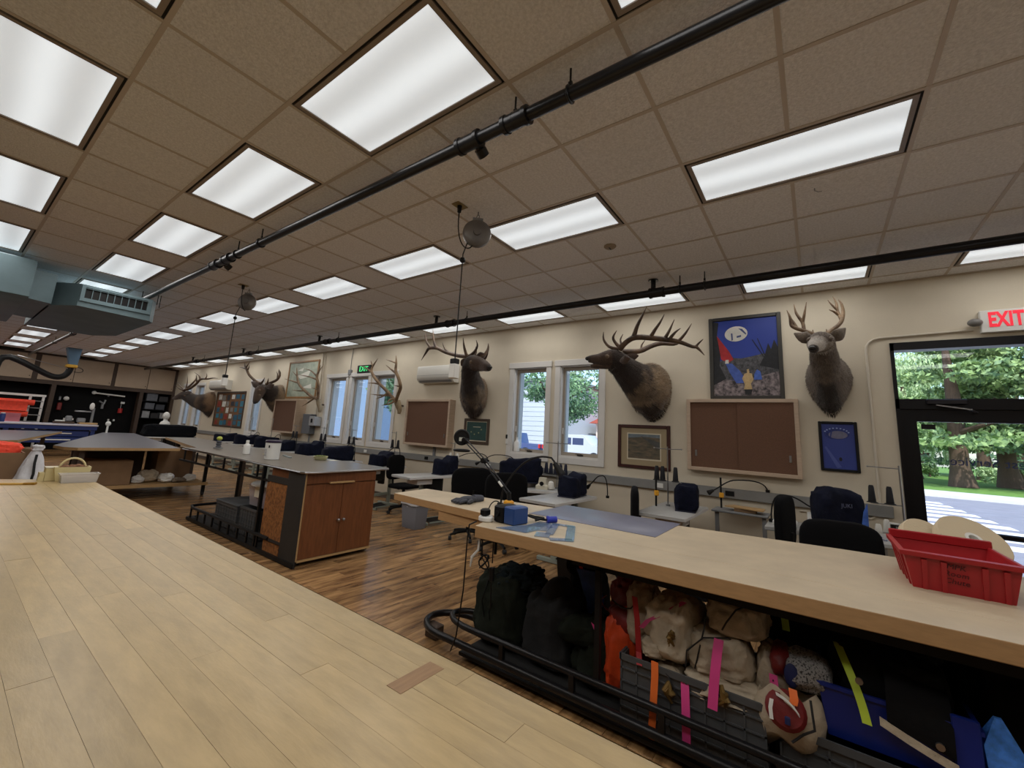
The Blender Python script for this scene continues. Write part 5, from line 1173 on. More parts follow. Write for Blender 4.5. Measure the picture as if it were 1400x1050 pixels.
obj('carry_loop', MB().strip(arc((-0.05, 0.1, 0.2), (0.02, -0.06, 0.22), 0.06, 8), 0.02, (1, 0, 0)), m_red, t)
m_or2 = mat('orange_nylon', (222, 76, 28), 0.5, var=0.2, scale=7, bump=0.35, bscale=12)
t = sack('orange_stuff_sack', 'orange red stuff sack drooping beside the grey crate under the table', (2.66, 0.965, 0.1), (0.3, 0.2, 0.44), m_or2, seed=6, amp=0.1, taper=-0.1, lean=(0, -0.03))
obj('top_fold', MB().soft((0.0, -0.03, 0.3), (0.28, 0.2, 0.16), 0, 9, 0.15), m_red, t, smooth=75)

m_crate = mat('crate_grey', (74, 76, 78), 0.55, var=0.1, scale=6)
def crate(label, x0, x1, y0, y1, z0, z1, nx, ny, nz, m=m_crate, group='grey plastic crates', parent=None):
    t = thing('plastic_crate', label, 'crate', ((x0 + x1) / 2, (y0 + y1) / 2, z0), 0, group)
    w_ = 0.006
    obj('wall', MB().box(x0 + w_, x0 + 2 * w_, y0 + w_, y1 - w_, z0, z1 - 0.01).box(x1 - 2 * w_, x1 - w_, y0 + w_, y1 - w_, z0, z1 - 0.01).box(x0 + 2 * w_, x1 - 2 * w_, y0 + w_, y0 + 2 * w_, z0, z1 - 0.01).box(x0 + 2 * w_, x1 - 2 * w_, y1 - 2 * w_, y1 - w_, z0, z1 - 0.01), m, t, world=True, smooth=0)
    obj('base', MB().box(x0 + 2 * w_, x1 - 2 * w_, y0 + 2 * w_, y1 - 2 * w_, z0, z0 + 0.012), m, t, world=True, smooth=0)
    rim = MB().box(x0 - 0.004, x1 + 0.004, y0 - 0.004, y0 + w_, z1 - 0.03, z1).box(x0 - 0.004, x1 + 0.004, y1 - w_, y1 + 0.004, z1 - 0.03, z1).box(x0 - 0.004, x0 + w_, y0, y1, z1 - 0.03, z1).box(x1 - w_, x1 + 0.004, y0, y1, z1 - 0.03, z1)
    obj('rim', rim, m, t, world=True, smooth=0)
    for i in range(nz):
        z = z0 + (z1 - 0.03 - z0) * (i + 0.3) / nz
        obj('band', MB().box(x0, x0 + w_, y0, y1, z, z + 0.008).box(x0, x1, y0, y0 + w_, z, z + 0.008).box(x1 - w_, x1, y0, y1, z, z + 0.008).box(x0, x1, y1 - w_, y1, z, z + 0.008), m, t, world=True, smooth=0)
    for i in range(ny + 1):
        y = y0 + (y1 - 0.008 - y0) * i / ny
        obj('rib', MB().box(x0, x0 + w_, y, y + 0.008, z0, z1 - 0.03), m, t, world=True, smooth=0)
        obj('rib', MB().box(x1 - w_, x1, y, y + 0.008, z0, z1 - 0.03), m, t, world=True, smooth=0)
    for i in range(1, nx):
        x = x0 + (x1 - 0.008 - x0) * i / nx
        obj('rib', MB().box(x, x + 0.008, y0, y0 + w_, z0, z1 - 0.03), m, t, world=True, smooth=0)
    return t
crate('grey ribbed crate under the pile of cream canvas bags', 2.41, 2.95, 0.245, 0.905, 0.052, 0.385, 6, 8, 5)
crate('grey ribbed crate at the right under the blue tub', 2.43, 2.97, -0.56, 0.2, 0.052, 0.33, 6, 9, 4)

m_canvas = mat('cream_canvas', (188, 174, 152), 0.88, var=0.18, scale=6, bump=0.8, bscale=12, spec=0.2)
m_cord = mat('black_cord', (24, 22, 22), 0.7)
m_brass = mat('brass_grommet', (120, 96, 52), 0.4, 0.6)
m_tagp = mat('tape_pink', (214, 66, 138), 0.6); m_tago = mat('tape_orange', (232, 112, 44), 0.6); m_tagl = mat('tape_lime', (190, 214, 66), 0.6); m_tagr = mat('strap_red', (156, 26, 30), 0.6)
def canvas_bag(label, c, size, rz, seed, strings=(), cl=None, tags=(), tie=None, amp=0.12):
    t = thing('canvas_bag', label, 'bag', c, 0, 'cream canvas bags under the table')
    obj('body', MB().soft((0, 0, 0), size, rz, seed, amp, 3.2, 0.62, taper=0.16, wr=0.085), m_canvas, t, smooth=75)
    for pts in strings: obj('cord', MB().tube(pts, 0.004, 5), m_cord, t, world=True)
    if tie:
        b = MB()
        for k in range(4): b.tube([(tie[0], tie[1] + U(-.012, .012), tie[2] + U(-.01, .03)), (tie[0] - 0.02, tie[1] + U(-.03, .03), tie[2] + U(-.03, .0)), (tie[0] - 0.005, tie[1] + U(-.03, .03), tie[2] - U(.03, .07))], [0.012, 0.014, 0.006], 7)
        obj('tie_end', b, m_brass, t, world=True)
    for n_, pts, wd, m in tags:
        tg = obj(n_, MB().strip(pts, wd, (0.05, 1, 0.0)), m, t, world=True)
        if m is m_tagp and len(pts) > 2:
            # handwritten line down the ribbon
            p0, p1 = Vector(pts[0]), Vector(pts[-1])
            for i in range(9):
                f = 0.35 + i * 0.05; q = p0.lerp(p1, f)
                obj('ink_mark', MB().cb((q.x - 0.004, q.y + 0.002, q.z), (0.001, 0.004 + 0.005 * ((i * 7) % 3) / 2, 0.009)), m_cord, tg, world=True, smooth=0)
    return t
X0 = 2.40
canvas_bag('cream canvas bag at the left top of the pile with a red strap', (2.66, 0.86, 0.385), (0.36, 0.22, 0.30), 0.3, 11, [[(2.50, 0.99, 0.60), (2.49, 0.93, 0.575), (2.495, 0.88, 0.585), (2.5, 0.86, 0.61)]],
    tags=(('red_strap', [(2.47, 0.85, 0.66), (2.455, 0.83, 0.55), (2.45, 0.82, 0.40), (2.40, 0.80, 0.36)], 0.03, m_tagr),))
canvas_bag('plump cream canvas bag with brass ties in the middle of the pile', (2.62, 0.66, 0.388), (0.4, 0.27, 0.30), -0.2, 12, [[(2.44, 0.54, 0.42), (2.43, 0.52, 0.5), (2.46, 0.5, 0.6), (2.52, 0.5, 0.66)]], tie=(2.43, 0.65, 0.55),
    tags=(('pink_strap', [(2.50, 0.60, 0.69), (2.46, 0.68, 0.63), (2.44, 0.77, 0.57), (2.43, 0.80, 0.53)], 0.025, mat('strap_rose', (170, 50, 96), 0.6)),), amp=0.16)
canvas_bag('small cream bag tucked on the crate rim left of centre', (2.54, 0.75, 0.387), (0.24, 0.16, 0.1), 0.1, 13, tags=(('orange_tag', [(2.41, 0.725, 0.40), (2.395, 0.72, 0.34), (2.392, 0.728, 0.2), (2.39, 0.738, 0.055)], 0.035, m_tago),))
canvas_bag('cream canvas bag lying on its side below the top bag', (2.62, 0.46, 0.388), (0.4, 0.32, 0.2), 0.15, 14, [[(2.43, 0.58, 0.42), (2.41, 0.57, 0.5), (2.44, 0.5, 0.57), (2.5, 0.4, 0.58), (2.55, 0.33, 0.55)]])
canvas_bag('rounded cream canvas bag topmost in the pile under the table edge', (2.66, 0.37, 0.57), (0.38, 0.27, 0.185), -0.1, 15, [[(2.47, 0.42, 0.62), (2.46, 0.4, 0.66), (2.49, 0.36, 0.72), (2.55, 0.3, 0.745)]],
    tags=(('pink_tag', [(2.44, 0.43, 0.585), (2.40, 0.435, 0.52), (2.385, 0.445, 0.42), (2.38, 0.455, 0.30)], 0.042, m_tagp),))
canvas_bag('cream canvas bag with a dark tied mouth on the crate front', (2.50, 0.67, 0.262), (0.14, 0.15, 0.12), 0.0, 16, [[(2.42, 0.70, 0.38), (2.405, 0.66, 0.36), (2.40, 0.62, 0.30), (2.42, 0.6, 0.27)]], tie=(2.415, 0.66, 0.31),
    tags=(('pink_tag', [(2.425, 0.585, 0.37), (2.39, 0.575, 0.31), (2.385, 0.572, 0.2), (2.38, 0.57, 0.075)], 0.038, m_tagp),))
canvas_bag('wide cream canvas bag spilling over the crate front at the right', (2.53, 0.42, 0.29), (0.24, 0.36, 0.13), 0.1, 17, tie=(2.40, 0.41, 0.38), amp=0.18)
canvas_bag('cream canvas bag folded beside the spotted mesh bag', (2.60, 0.22, 0.335), (0.24, 0.16, 0.24), 0.0, 18, tags=(('pink_tag', [(2.46, 0.215, 0.50), (2.445, 0.212, 0.47), (2.44, 0.21, 0.44)], 0.032, m_tagp),), amp=0.16)
t = thing('mesh_bag', 'grey spotted mesh bag with red and blue patches right of the canvas pile', 'bag', (2.56, 0.10, 0.45))
obj('body', MB().soft((0, 0, 0), (0.24, 0.2, 0.15), 0, 21, 0.1, sq=0.8), mat('mesh_grey', (150, 148, 146), 0.8, col2=(40, 40, 42), scale=130, ramp=(0.4, 0.5)), t, smooth=75)
obj('red_patch', MB().soft((0.0, 0.09, 0.03), (0.22, 0.08, 0.12), 0, 23, 0.12, sq=0.8), m_red, t, smooth=75)
obj('blue_patch', MB().sph((-0.115, 0.045, 0.075), 0.035, 12, 8, (0.4, 0.8, 1.4)), mat('navy_patch', (24, 36, 84), 0.6), t)
t = thing('open_canvas_bag', 'open cream bag holding a red roll with white straps beside the blue tub', 'bag', (2.50, 0.17, 0.33))
b = MB(); rings = []
for f, s, zz in ((0, 0.6, -0.09), (0.3, 0.95, -0.06), (0.6, 1.05, 0.02), (0.85, 0.95, 0.1), (1, 0.8, 0.13), (0.95, 0.7, 0.11), (0.6, 0.75, 0.03)):
    rings.append([(0.11 * s * math.cos(g) * (1 + 0.12 * math.sin(3 * g + f * 4)) - 0.03 * f, 0.125 * s * math.sin(g) * (1 + 0.1 * math.cos(4 * g)), zz + 0.02 * math.sin(2 * g + 1) + 0.03 * math.sin(g * 3)) for g in [k * 6.283 / 22 for k in range(22)]])
obj('canvas', b.loft(rings), m_canvas, t, smooth=60)
rr = obj('red_roll', MB().lathe([(0.01, -0.03), (0.06, -0.028), (0.075, -0.015), (0.075, 0.02), (0.06, 0.035), (0.01, 0.038)], n=20), m_red, t)
rr.location = (-0.11, -0.0, 0.075); rr.rotation_euler = (0.15, -1.15, 0)
obj('white_strap', MB().strip([(-0.155, 0.045, 0.12), (-0.168, 0.05, 0.09), (-0.172, 0.047, 0.05)], 0.014, (0, 1, 0)).strip(arc((-0.15, -0.05, 0.09), (-0.13, 0.03, 0.135), 0.025, 8, (-0.6, -0.3, 0.6)), 0.012, (0.3, 0.3, 1)), m_white, t)
obj('orange_tab', MB().strip([(-0.12, -0.03, 0.17), (-0.14, -0.035, 0.14), (-0.145, -0.03, 0.12)], 0.03, (0, 1, 0)), m_tago, t)
obj('blue_clip', MB().bbox(-0.178, -0.165, -0.02, 0.0, 0.05, 0.08, 0.003), mat('navy_patch', (24, 36, 84)), t)
obj('cord', MB().tube([(-0.12, -0.09, 0.15), (-0.16, -0.1, 0.06), (-0.14, -0.06, 0.02), (-0.15, -0.02, -0.02)], 0.005, 5), m_cord, t)
# blue tub and black covers
t = thing('blue_tub', 'deep blue plastic tub holding a black bag with a lime strap', 'tub', (2.68, -0.185, 0.332))
m_btub = mat('tub_blue', (20, 42, 128), 0.4)
obj('wall', MB().loft([[(x * s, y * s, z) for x, y in ((-0.22, -0.235), (0.22, -0.235), (0.22, 0.235), (-0.22, 0.235))] for s, z in ((0.9, 0.0), (1.0, 0.19), (1.04, 0.19), (1.04, 0.205), (0.97, 0.205), (0.88, 0.015))]), m_btub, t, smooth=30)
m_nyl = mat('black_nylon', (20, 20, 24))
obj('corner_gusset', MB().bbox(-0.234, -0.216, -0.235, -0.16, 0.02, 0.235, 0.004), m_btub, t)
t = thing('black_kit_bag', 'black kit bag with snaps and a lime strap lying in the blue tub', 'bag', (2.70, -0.185, 0.355))
obj('body', MB().soft((0, 0, 0), (0.36, 0.37, 0.32), 0, 31, 0.06, sq=0.5, wr=0.12), m_nyl, t, smooth=75)
obj('front_flap', MB().strip(bez((-0.1, -0.08, 0.28), (-0.24, -0.075, 0.25), (-0.27, -0.07, 0.18), (-0.262, -0.07, 0.09)), 0.19, (0, 1, 0.25), 0.012), m_nyl, t)
obj('white_edge', MB().strip([(-0.268, 0.045, 0.115), (-0.272, -0.03, 0.085), (-0.272, -0.1, 0.06), (-0.272, -0.165, 0.04)], 0.03, (0.1, 0, 1), 0.004), m_canvas, t)
obj('lime_strap', MB().strip(bez((-0.08, 0.16, 0.3), (-0.24, 0.14, 0.28), (-0.27, 0.1, 0.2), (-0.278, 0.085, 0.09)), 0.03, (0, 1, 0)), m_tagl, t)
for y, z in ((-0.12, 0.1), (0.1, 0.24)): obj('snap', MB().cyl((-0.284, y, z), (-0.275, y, z), 0.013, 12), m_steel, t)
t = sack('black_kit_bag', 'large black kit bag at the back below the tabletop with a short lime strap', (3.05, 0.02, 0.335), (0.4, 0.62, 0.4), m_nyl, seed=33, amp=0.07)
obj('lime_strap', MB().strip([(-0.28, 0.17, 0.38), (-0.3, 0.16, 0.34), (-0.305, 0.155, 0.27)], 0.032, (0, 1, 0)), m_tagl, t)
t = sack('black_kit_bag', 'black kit bag filling the dark space at the right end of the shelf', (2.98, -0.98, 0.055), (0.8, 1.36, 0.70), m_nyl, seed=34, amp=0.05, sq=0.4)
obj('red_loop', MB().strip(arc((-0.28, 0.3, 0.5), (-0.28, 0.12, 0.5), 0.05, 8), 0.02, (1, 0, 0)), m_red, t)
b = MB().loft([[(x * s, y * s, z) for x, y in ((-0.04, -0.05), (0.04, -0.05), (0.04, 0.05), (-0.04, 0.05))] for s, z in ((1, 0), (0.9, 0.09), (1.0, 0.16), (0.2, 0.25))])
o = solo('blue_plastic_film', b, mat('film_blue', (84, 150, 250), 0.2, var=0.3, scale=30), 'bright blue plastic film bundle at the right of the blue tub', 'plastic film', smooth=30)
o.location = (2.50, -0.475, 0.333)
t = sack('wrapped_parcel', 'pale wrapped parcel squeezed high under the tabletop above the canvas pile', (2.78, 0.42, 0.762), (0.2, 0.2, 0.055), m_canvas, seed=36)
obj('tape_band', MB().box(-0.102, 0.1, -0.01, 0.01, 0.01, 0.057), m_card, t)
t = sack('clear_film_bundle', 'shiny blue-white plastic film bundle behind the canvas pile', (2.72, 0.58, 0.66), (0.14, 0.16, 0.09), mat('film_clear', (130, 156, 214), 0.15, var=0.4, scale=18, bump=0.6, bscale=30), seed=38, amp=0.25)
obj('twist', MB().tube([(0, 0.05, 0.05), (-0.03, 0.1, 0.06)], [0.02, 0.008], 7), mat('film_clear', (130, 156, 214)), t)

# on the right table ------------------------------------------------------------
solo('cutting_mat', MB().bbox(2.9, 3.53, 0.865, 1.83, 0.9, 0.9035, 0.001), mat('mat_grey', (112, 114, 132), 0.35, var=0.05, scale=12), 'large blue-grey cutting mat lying on the beige table', 'cutting mat')
m_acr = mat('clear_acrylic', (120, 150, 190), 0.03, alpha=0.45, spec=0.8)
solo('acrylic_template', MB().prism([(2.29, 1.69), (2.32, 1.48), (2.44, 1.47), (2.47, 1.42), (2.60, 1.45), (2.70, 1.52), (2.695, 1.60), (2.52, 1.60)], 0.9, 0.905), m_acr, 'clear acrylic pattern template nearest the blue battery box', 'template', bevel=0.001)
b = MB().bar((2.31, 1.36, 0.9025), (2.42, 1.47 - 0.06, 0.9025), 0.09, 0.005).bar((2.40, 1.36, 0.9025), (2.72, 1.49, 0.9025), 0.05, 0.005).bar((2.36, 1.20, 0.9025), (2.74, 1.38, 0.9025), 0.055, 0.005).bar((2.70, 1.50, 0.9025), (2.74, 1.36, 0.9025), 0.05, 0.005).bar((2.30, 1.30, 0.9025), (2.38, 1.19, 0.9025), 0.06, 0.005)
solo('acrylic_template', b, m_acr, 'clear acrylic template with a long slot on the beige table', 'template')
t = thing('power_box', 'blue and black box shaped power unit near the table end', 'power unit', (2.50, 1.73, 0.9), -0.15)
obj('blue_case', MB().bbox(-0.07, 0.08, -0.1, -0.005, 0, 0.115, 0.008), mat('case_blue', (42, 72, 128), 0.35), t)
obj('black_case', MB().bbox(-0.08, 0.08, -0.004, 0.085, 0, 0.112, 0.01), m_blackp, t)
obj('terminal', MB().cyl((-0.08, 0.04, 0.06), (-0.095, 0.04, 0.06), 0.02, 10), m_blackp, t)
t = thing('cord_hub', 'round white cord hub with a black plug adapter on top at the table end', 'adapter', (2.40, 1.86, 0.9))
obj('hub', MB().lathe([(0.045, 0), (0.052, 0.008), (0.052, 0.028), (0.045, 0.036), (0.005, 0.036)], n=20), m_white, t)
obj('adapter', MB().bbox(-0.04, 0.03, -0.02, 0.03, 0.036, 0.085, 0.01), m_blackp, t)
obj('adapter_cord', MB().tube(bez((0.02, 0, 0.07), (0.08, 0.02, 0.16), (0.13, -0.05, 0.14), (0.05, -0.1, 0.05)), 0.004, 6), m_blackp, t)
t = thing('blue_connector', 'tangle of black lead with a bright blue plug beside the power unit', 'plug', (2.66, 1.60, 0.9))
obj('blue_plug', MB().cyl((0.05, -0.05, 0.022), (0.1, -0.09, 0.024), 0.022, 12).cyl((0.045, -0.045, 0.022), (0.055, -0.055, 0.022), 0.026, 12), mat('plug_blue', (34, 52, 170), 0.4), t)
obj('lead', MB().tube(bez((0.045, -0.045, 0.02), (-0.05, 0.04, 0.03), (-0.02, 0.12, 0.05), (0.03, 0.05, 0.03)) + bez((0.03, 0.05, 0.03), (0.08, -0.02, 0.02), (0.02, -0.06, 0.045), (-0.04, 0.0, 0.02)), 0.008, 7), m_blackp, t)
cb_ = MB().tube([(2.32, 1.88, 0.905), (2.225, 1.86, 0.90), (2.215, 1.86, 0.8), (2.22, 1.87, 0.5), (2.25, 1.93, 0.2), (2.4, 2.1, 0.01)], 0.005, 6)
solo('power_lead', cb_, m_blackp, 'thin black lead hanging straight from the table end to the floor', 'cord')
b = MB().tube([(2.30, 1.80, 0.82), (2.29, 1.79, 0.7)] + [(2.29 + 0.01 * math.cos(g), 1.77 + 0.035 * math.cos(g * 1.3), 0.68 + 0.045 * math.sin(g)) for g in [i * 0.5 for i in range(30)]] + [(2.30, 1.72, 0.62), (2.30, 1.71, 0.6)], 0.005, 6)
b.tube([(2.30, 1.71, 0.82), (2.30, 1.71, 0.68)], 0.004, 6).bbox(2.29, 2.312, 1.695, 1.725, 0.57, 0.655, 0.004).tube([(2.30, 1.71, 0.57), (2.32, 1.72, 0.4)], 0.004, 6)
solo('coiled_lead', b, m_blackp, 'black coiled lead with an inline switch hanging below the table end', 'cord')
solo('white_lead', MB().tube([(2.27, 1.80, 0.825), (2.26, 1.8, 0.75), (2.25, 1.84, 0.7), (2.25, 1.85, 0.64)], [0.006, 0.007, 0.009, 0.004], 7), m_white, 'short white lead hanging below the table end', 'cord')
# glove
t = thing('work_glove', 'grey work glove lying on the far end of the beige table', 'glove', (2.86, 2.44, 0.9), -0.1)
m_glv = mat('glove_grey', (62, 64, 72), 0.8, var=0.2, scale=20, bump=0.3, bscale=60)
b = MB().soft((0.02, 0, 0), (0.16, 0.11, 0.055), 0, 3, 0.06, sq=0.8, n=18, m=10)
for k, (dy, l) in enumerate(((-0.045, 0.075), (-0.017, 0.09), (0.012, 0.085), (0.04, 0.065))): b.tube([(-0.04, dy * 0.9, 0.022), (-0.08, dy * 1.1, 0.026), (-0.09 - l * 0.55, dy * 1.2, 0.016)], [0.017, 0.016, 0.011], 9)
b.tube([(0.02, -0.04, 0.02), (-0.03, -0.075, 0.022), (-0.065, -0.085, 0.016)], [0.02, 0.017, 0.011], 9)
obj('hand', b, m_glv, t, smooth=75)
obj('cuff', MB().tube([(0.08, 0, 0.026), (0.13, 0.0, 0.024), (0.19, 0.005, 0.02)], [0.036, 0.034, 0.03], 12), mat('glove_cuff', (74, 76, 86), 0.85), t)
obj('yellow_tag', MB().bbox(0.185, 0.215, -0.012, 0.014, 0.004, 0.01, 0.002), mat('arm_yellow', (206, 160, 52)), t)
# magnifier lamp
t = thing('magnifier_lamp', 'black jointed magnifier lamp clamped on the beige table by the power unit', 'desk lamp', (3.0, 2.12, 0.9))
obj('clamp', MB().bbox(2.965, 3.035, 2.06, 2.13, 0.9, 0.955, 0.01), mat('clamp_yellow', (226, 162, 44), 0.45), t, world=True)
obj('post', MB().cyl((3.0, 2.09, 0.95), (3.0, 2.1, 1.02), 0.018, 10), m_blackp, t, world=True)
for k, (a, q) in enumerate((((3.0, 2.09, 1.0), (3.0, 2.385, 1.255)), ((3.0, 2.385, 1.255), (3.0, 2.625, 1.42)))):
    d = Vector((0, -0.65, 0.75)) * 0.013; A, Q = Vector(a), Vector(q)
    obj('arm', MB().cyl(A + d, Q + d, 0.006, 8).cyl(A - d, Q - d, 0.006, 8), mat('lamp_arm', (60, 60, 64), 0.3, 0.6), t, world=True)
    obj('joint', MB().cyl((2.975, q[1], q[2]), (3.025, q[1], q[2]), 0.024, 14), m_blackp, t, world=True)
obj('spring_sleeve', MB().cyl((2.985, 2.16, 1.06), (2.985, 2.2, 1.095), 0.01, 8), m_white, t, world=True)
ax = Vector((-0.70, -0.72, 0.0)).normalized(); hc = Vector((2.99, 2.66, 1.445))
sd_ = ax.cross(Vector((0, 0, 1))).normalized()
obj('lamp_ring', MB().tube([hc + sd_ * 0.062 * math.cos(g) + Vector((0, 0, 0.062 * math.sin(g))) for g in [i * 6.283 / 24 for i in range(24)]], 0.014, 8, closed=True), m_blackp, t, world=True)
obj('lens_cover', MB().cyl(hc - ax * 0.008, hc + ax * 0.008, 0.058, 24), m_blackp, t, world=True)
obj('pale_window', MB().cb(hc + ax * 0.009 + Vector((0, 0, -0.018)), (0.05, 0.004, 0.035), math.radians(-45)), mat('lens_pale', (196, 200, 190), 0.3), t, world=True, smooth=0)
obj('lower_shade', MB().soft((3.0, 2.66, 1.31), (0.12, 0.16, 0.03), 0.6, 4, 0.03, sq=0.7), m_blackp, t, world=True)
t = thing('gooseneck_lamp', 'black gooseneck lamp arching over the beige table from the magnifier clamp', 'desk lamp', (3.02, 2.2, 0.9))
obj('neck', MB().tube([(3.03, 2.2, 0.9), (3.03, 2.19, 1.0)] + bez((3.03, 2.17, 1.05), (3.03, 2.05, 1.25), (3.03, 1.9, 1.36), (3.03, 1.72, 1.33), 12) + [(3.03, 1.66, 1.27)], 0.008, 8), m_blackp, t, world=True)
obj('lamp_head', MB().cyl((3.03, 1.69, 1.29), (3.03, 1.62, 1.21), 0.018, 14, 0.032), m_blackp, t, world=True)
obj('foot', MB().cyl((3.03, 2.2, 0.9), (3.03, 2.2, 0.915), 0.03, 12), m_blackp, t, world=True)

# red tote
t = thing('red_tote', 'red plastic tote with handwriting standing on the beige table', 'tote', (3.1, -0.49, 0.9), 0)
m_tote = mat('tote_red', (160, 28, 34), 0.38, var=0.06, scale=5)
# walls flare outward: base 2.90..3.31 x -0.65..-0.33
def tote_ring(g, z): return [(2.90 - g, -0.65 - g, z), (3.31 + g, -0.65 - g, z), (3.31 + g, -0.33 + g, z), (2.90 - g, -0.33 + g, z)]
zt = 1.065
obj('shell', MB().loft([tote_ring(0, 0.9), tote_ring(0.028, zt), tote_ring(0.022, zt), tote_ring(-0.006, 0.908)]), m_tote, t, world=True, smooth=0)
rim = MB()
q = tote_ring(0.03, zt); q2 = tote_ring(0.045, zt - 0.004)
rim.loft([tote_ring(0.024, zt - 0.022), tote_ring(0.04, zt - 0.02), tote_ring(0.042, zt), tote_ring(0.024, zt + 0.004), tote_ring(0.02, zt - 0.004)], caps=False)
obj('rim', rim, m_tote, t, world=True, smooth=30)
for k in (0, 1, 3, 4):
    y = -0.36 - k * 0.064
    obj('rib', MB().loft([[(2.893, y - 0.003, 0.9), (2.893, y - 0.02, 0.9), (2.904, y - 0.02, 0.9), (2.904, y - 0.003, 0.9)], [(2.866, y - 0.003, zt - 0.03), (2.866, y - 0.022, zt - 0.03), (2.88, y - 0.022, zt - 0.03), (2.88, y - 0.003, zt - 0.03)]]), m_tote, t, world=True, smooth=0)
for k in range(4):
    x = 2.95 + k * 0.1
    obj('rib', MB().loft([[(x, -0.334, 0.9), (x + 0.02, -0.334, 0.9), (x + 0.02, -0.325, 0.9), (x, -0.325, 0.9)], [(x, -0.31, zt - 0.03), (x + 0.02, -0.31, zt - 0.03), (x + 0.02, -0.298, zt - 0.03), (x, -0.298, zt - 0.03)]]), m_tote, t, world=True, smooth=0)
obj('back_lip', MB().bbox(3.325, 3.345, -0.69, -0.30, zt - 0.01, zt + 0.035, 0.004), m_tote, t, world=True)
m_ink = mat('marker_ink', (66, 10, 14), 0.7)
for i, s_ in enumerate(('MPK', 'Room', 'Chute')):
    zz = 1.02 - i * 0.032
    text_on('handwriting', s_, 0.032, m_ink, t, (2.90 - 0.028 * (zz - 0.9) / 0.165 - 0.0045, -0.475, zz), (0, -1, -0.04), (-0.165, 0, 1), depth=0.001, shear=0.2)
# cones / rolls behind tote
def roll(label, c, r, th, tilt, rz):
    t = thing('tape_roll', label, 'roll', c, rz, 'rolls behind the red tote')
    b = MB(); n = 32; rings = []
    for rr_, zz in ((r * 0.24, -th / 2), (r * 0.97, -th / 2), (r, -th * 0.4), (r, th * 0.4), (r * 0.97, th / 2), (r * 0.24, th / 2)):
        rings.append([(rr_ * math.cos(g), rr_ * math.sin(g), zz) for g in [k * 6.283185 / n for k in range(n)]])
    rings.append(rings[0]); b.loft(rings, caps=False)
    Mx = Matrix.Rotation(tilt, 4, 'Y')
    b.v = [tuple(Mx @ Vector(v)) for v in b.v]
    obj('wound_tape', b, mat('paper_cream', (206, 190, 160), 0.75, bump=0.1, bscale=80), t)
    k = MB(); rings = []
    for rr_, zz in ((r * 0.15, -th * 0.52), (r * 0.25, -th * 0.52), (r * 0.25, th * 0.54), (r * 0.15, th * 0.54)):
        rings.append([tuple(Mx @ Vector((rr_ * math.cos(g), rr_ * math.sin(g), zz))) for g in [k_ * 6.283185 / 20 for k_ in range(20)]])
    rings.append(rings[0]); k.loft(rings, caps=False)
    obj('core', k, m_white, t)
    return t
roll('large cream tape roll with a dark core leaning behind the red tote', (3.56, -0.66, 1.055), 0.155, 0.06, -0.75, 0.5)
roll('second cream tape roll half hidden behind the leaning roll', (3.62, -0.49, 1.02), 0.13, 0.05, -0.9, 0.6)

# ================================================================== DARK TOPPED CART WITH CABINET
m_dk = mat('dark_laminate', (96, 87, 76), 0.3, var=0.12, scale=5, bump=0.03, bscale=90)
m_osb = mat('strand_board', (164, 108, 56), 0.6, col2=(104, 62, 30), scale=28, bump=0.3, bscale=60)
ct = thing('cutting_cart', 'dark topped rolling worktable with a brown two door cabinet at its near end', 'worktable', (3.0, 6.3, 0))
pol = [(2.47, 4.46), (2.49, 4.40), (2.55, 4.37), (3.62, 4.44), (3.66, 4.5), (3.68, 8.3), (2.55, 8.3)]
o = obj('top', MB().prism(pol, 0.955, 0.98), m_dk, ct, world=True, smooth=0)
obj('metal_edge', MB().tube([(x, y, 0.967) for x, y in pol], 0.013, 8, closed=True), m_steel, ct, world=True)
obj('cabinet_box', MB().box(2.53, 3.44, 4.45, 5.15, 0.06, 0.955), m_ply, ct, world=True, smooth=0)
for k, (a, c) in enumerate(((2.535, 2.984), (2.988, 3.435))):
    d = obj('door', MB().bbox(a, c, 4.43, 4.45, 0.07, 0.83, 0.003), m_ply, ct, world=True)
    xk = 2.955 if k == 0 else 3.02
    obj('knob', MB().cyl((xk, 4.432, 0.43), (xk, 4.405, 0.43), 0.008, 10).sph((xk, 4.4, 0.43), 0.018, 12, 8), m_steel, d, world=True)
obj('drawer_front', MB().bbox(2.535, 3.435, 4.433, 4.45, 0.84, 0.95, 0.003), m_ply, ct, world=True)
obj('pull_board', MB().bbox(2.80, 3.12, 4.405, 4.435, 0.835, 0.855, 0.003), m_maple2, ct, world=True)
obj('edge_trim', MB().box(2.513, 2.533, 4.428, 4.45, 0.06, 0.95).box(2.533, 3.44, 4.428, 4.45, 0.045, 0.068), m_maple2, ct, world=True, smooth=0)
m_cartblk = mat('cart_black', (40, 38, 36), 0.6, var=0.15, scale=6)
sp = MB().box(2.485, 2.50, 4.40, 4.73, 0.0, 0.95).box(2.485, 2.50, 4.73, 5.2, 0.80, 0.87).box(2.485, 2.50, 4.73, 5.2, 0.17, 0.2)
obj('side_panel', sp, m_cartblk, ct, world=True, smooth=0)
obj('strand_panel', MB().box(2.49, 2.505, 4.73, 5.2, 0.2, 0.80), m_osb, ct, world=True, smooth=0)
obj('lower_drawer', MB().box(2.495, 2.53, 4.76, 5.12, 0.03, 0.16), m_osb, ct, world=True, smooth=0)
obj('upper_cubby', MB().box(2.505, 2.52, 4.75, 5.15, 0.87, 0.95), m_ply, ct, world=True, smooth=0)
fr = MB().bar((2.49, 4.4, 0.03), (2.49, 7.45, 0.03), 0.035, 0.04).bar((3.44, 4.5, 0.03), (3.44, 7.45, 0.03), 0.035, 0.04).bar((2.49, 7.45, 0.03), (3.44, 7.45, 0.03), 0.035, 0.04)
obj('base_frame', fr, m_black, ct, world=True)
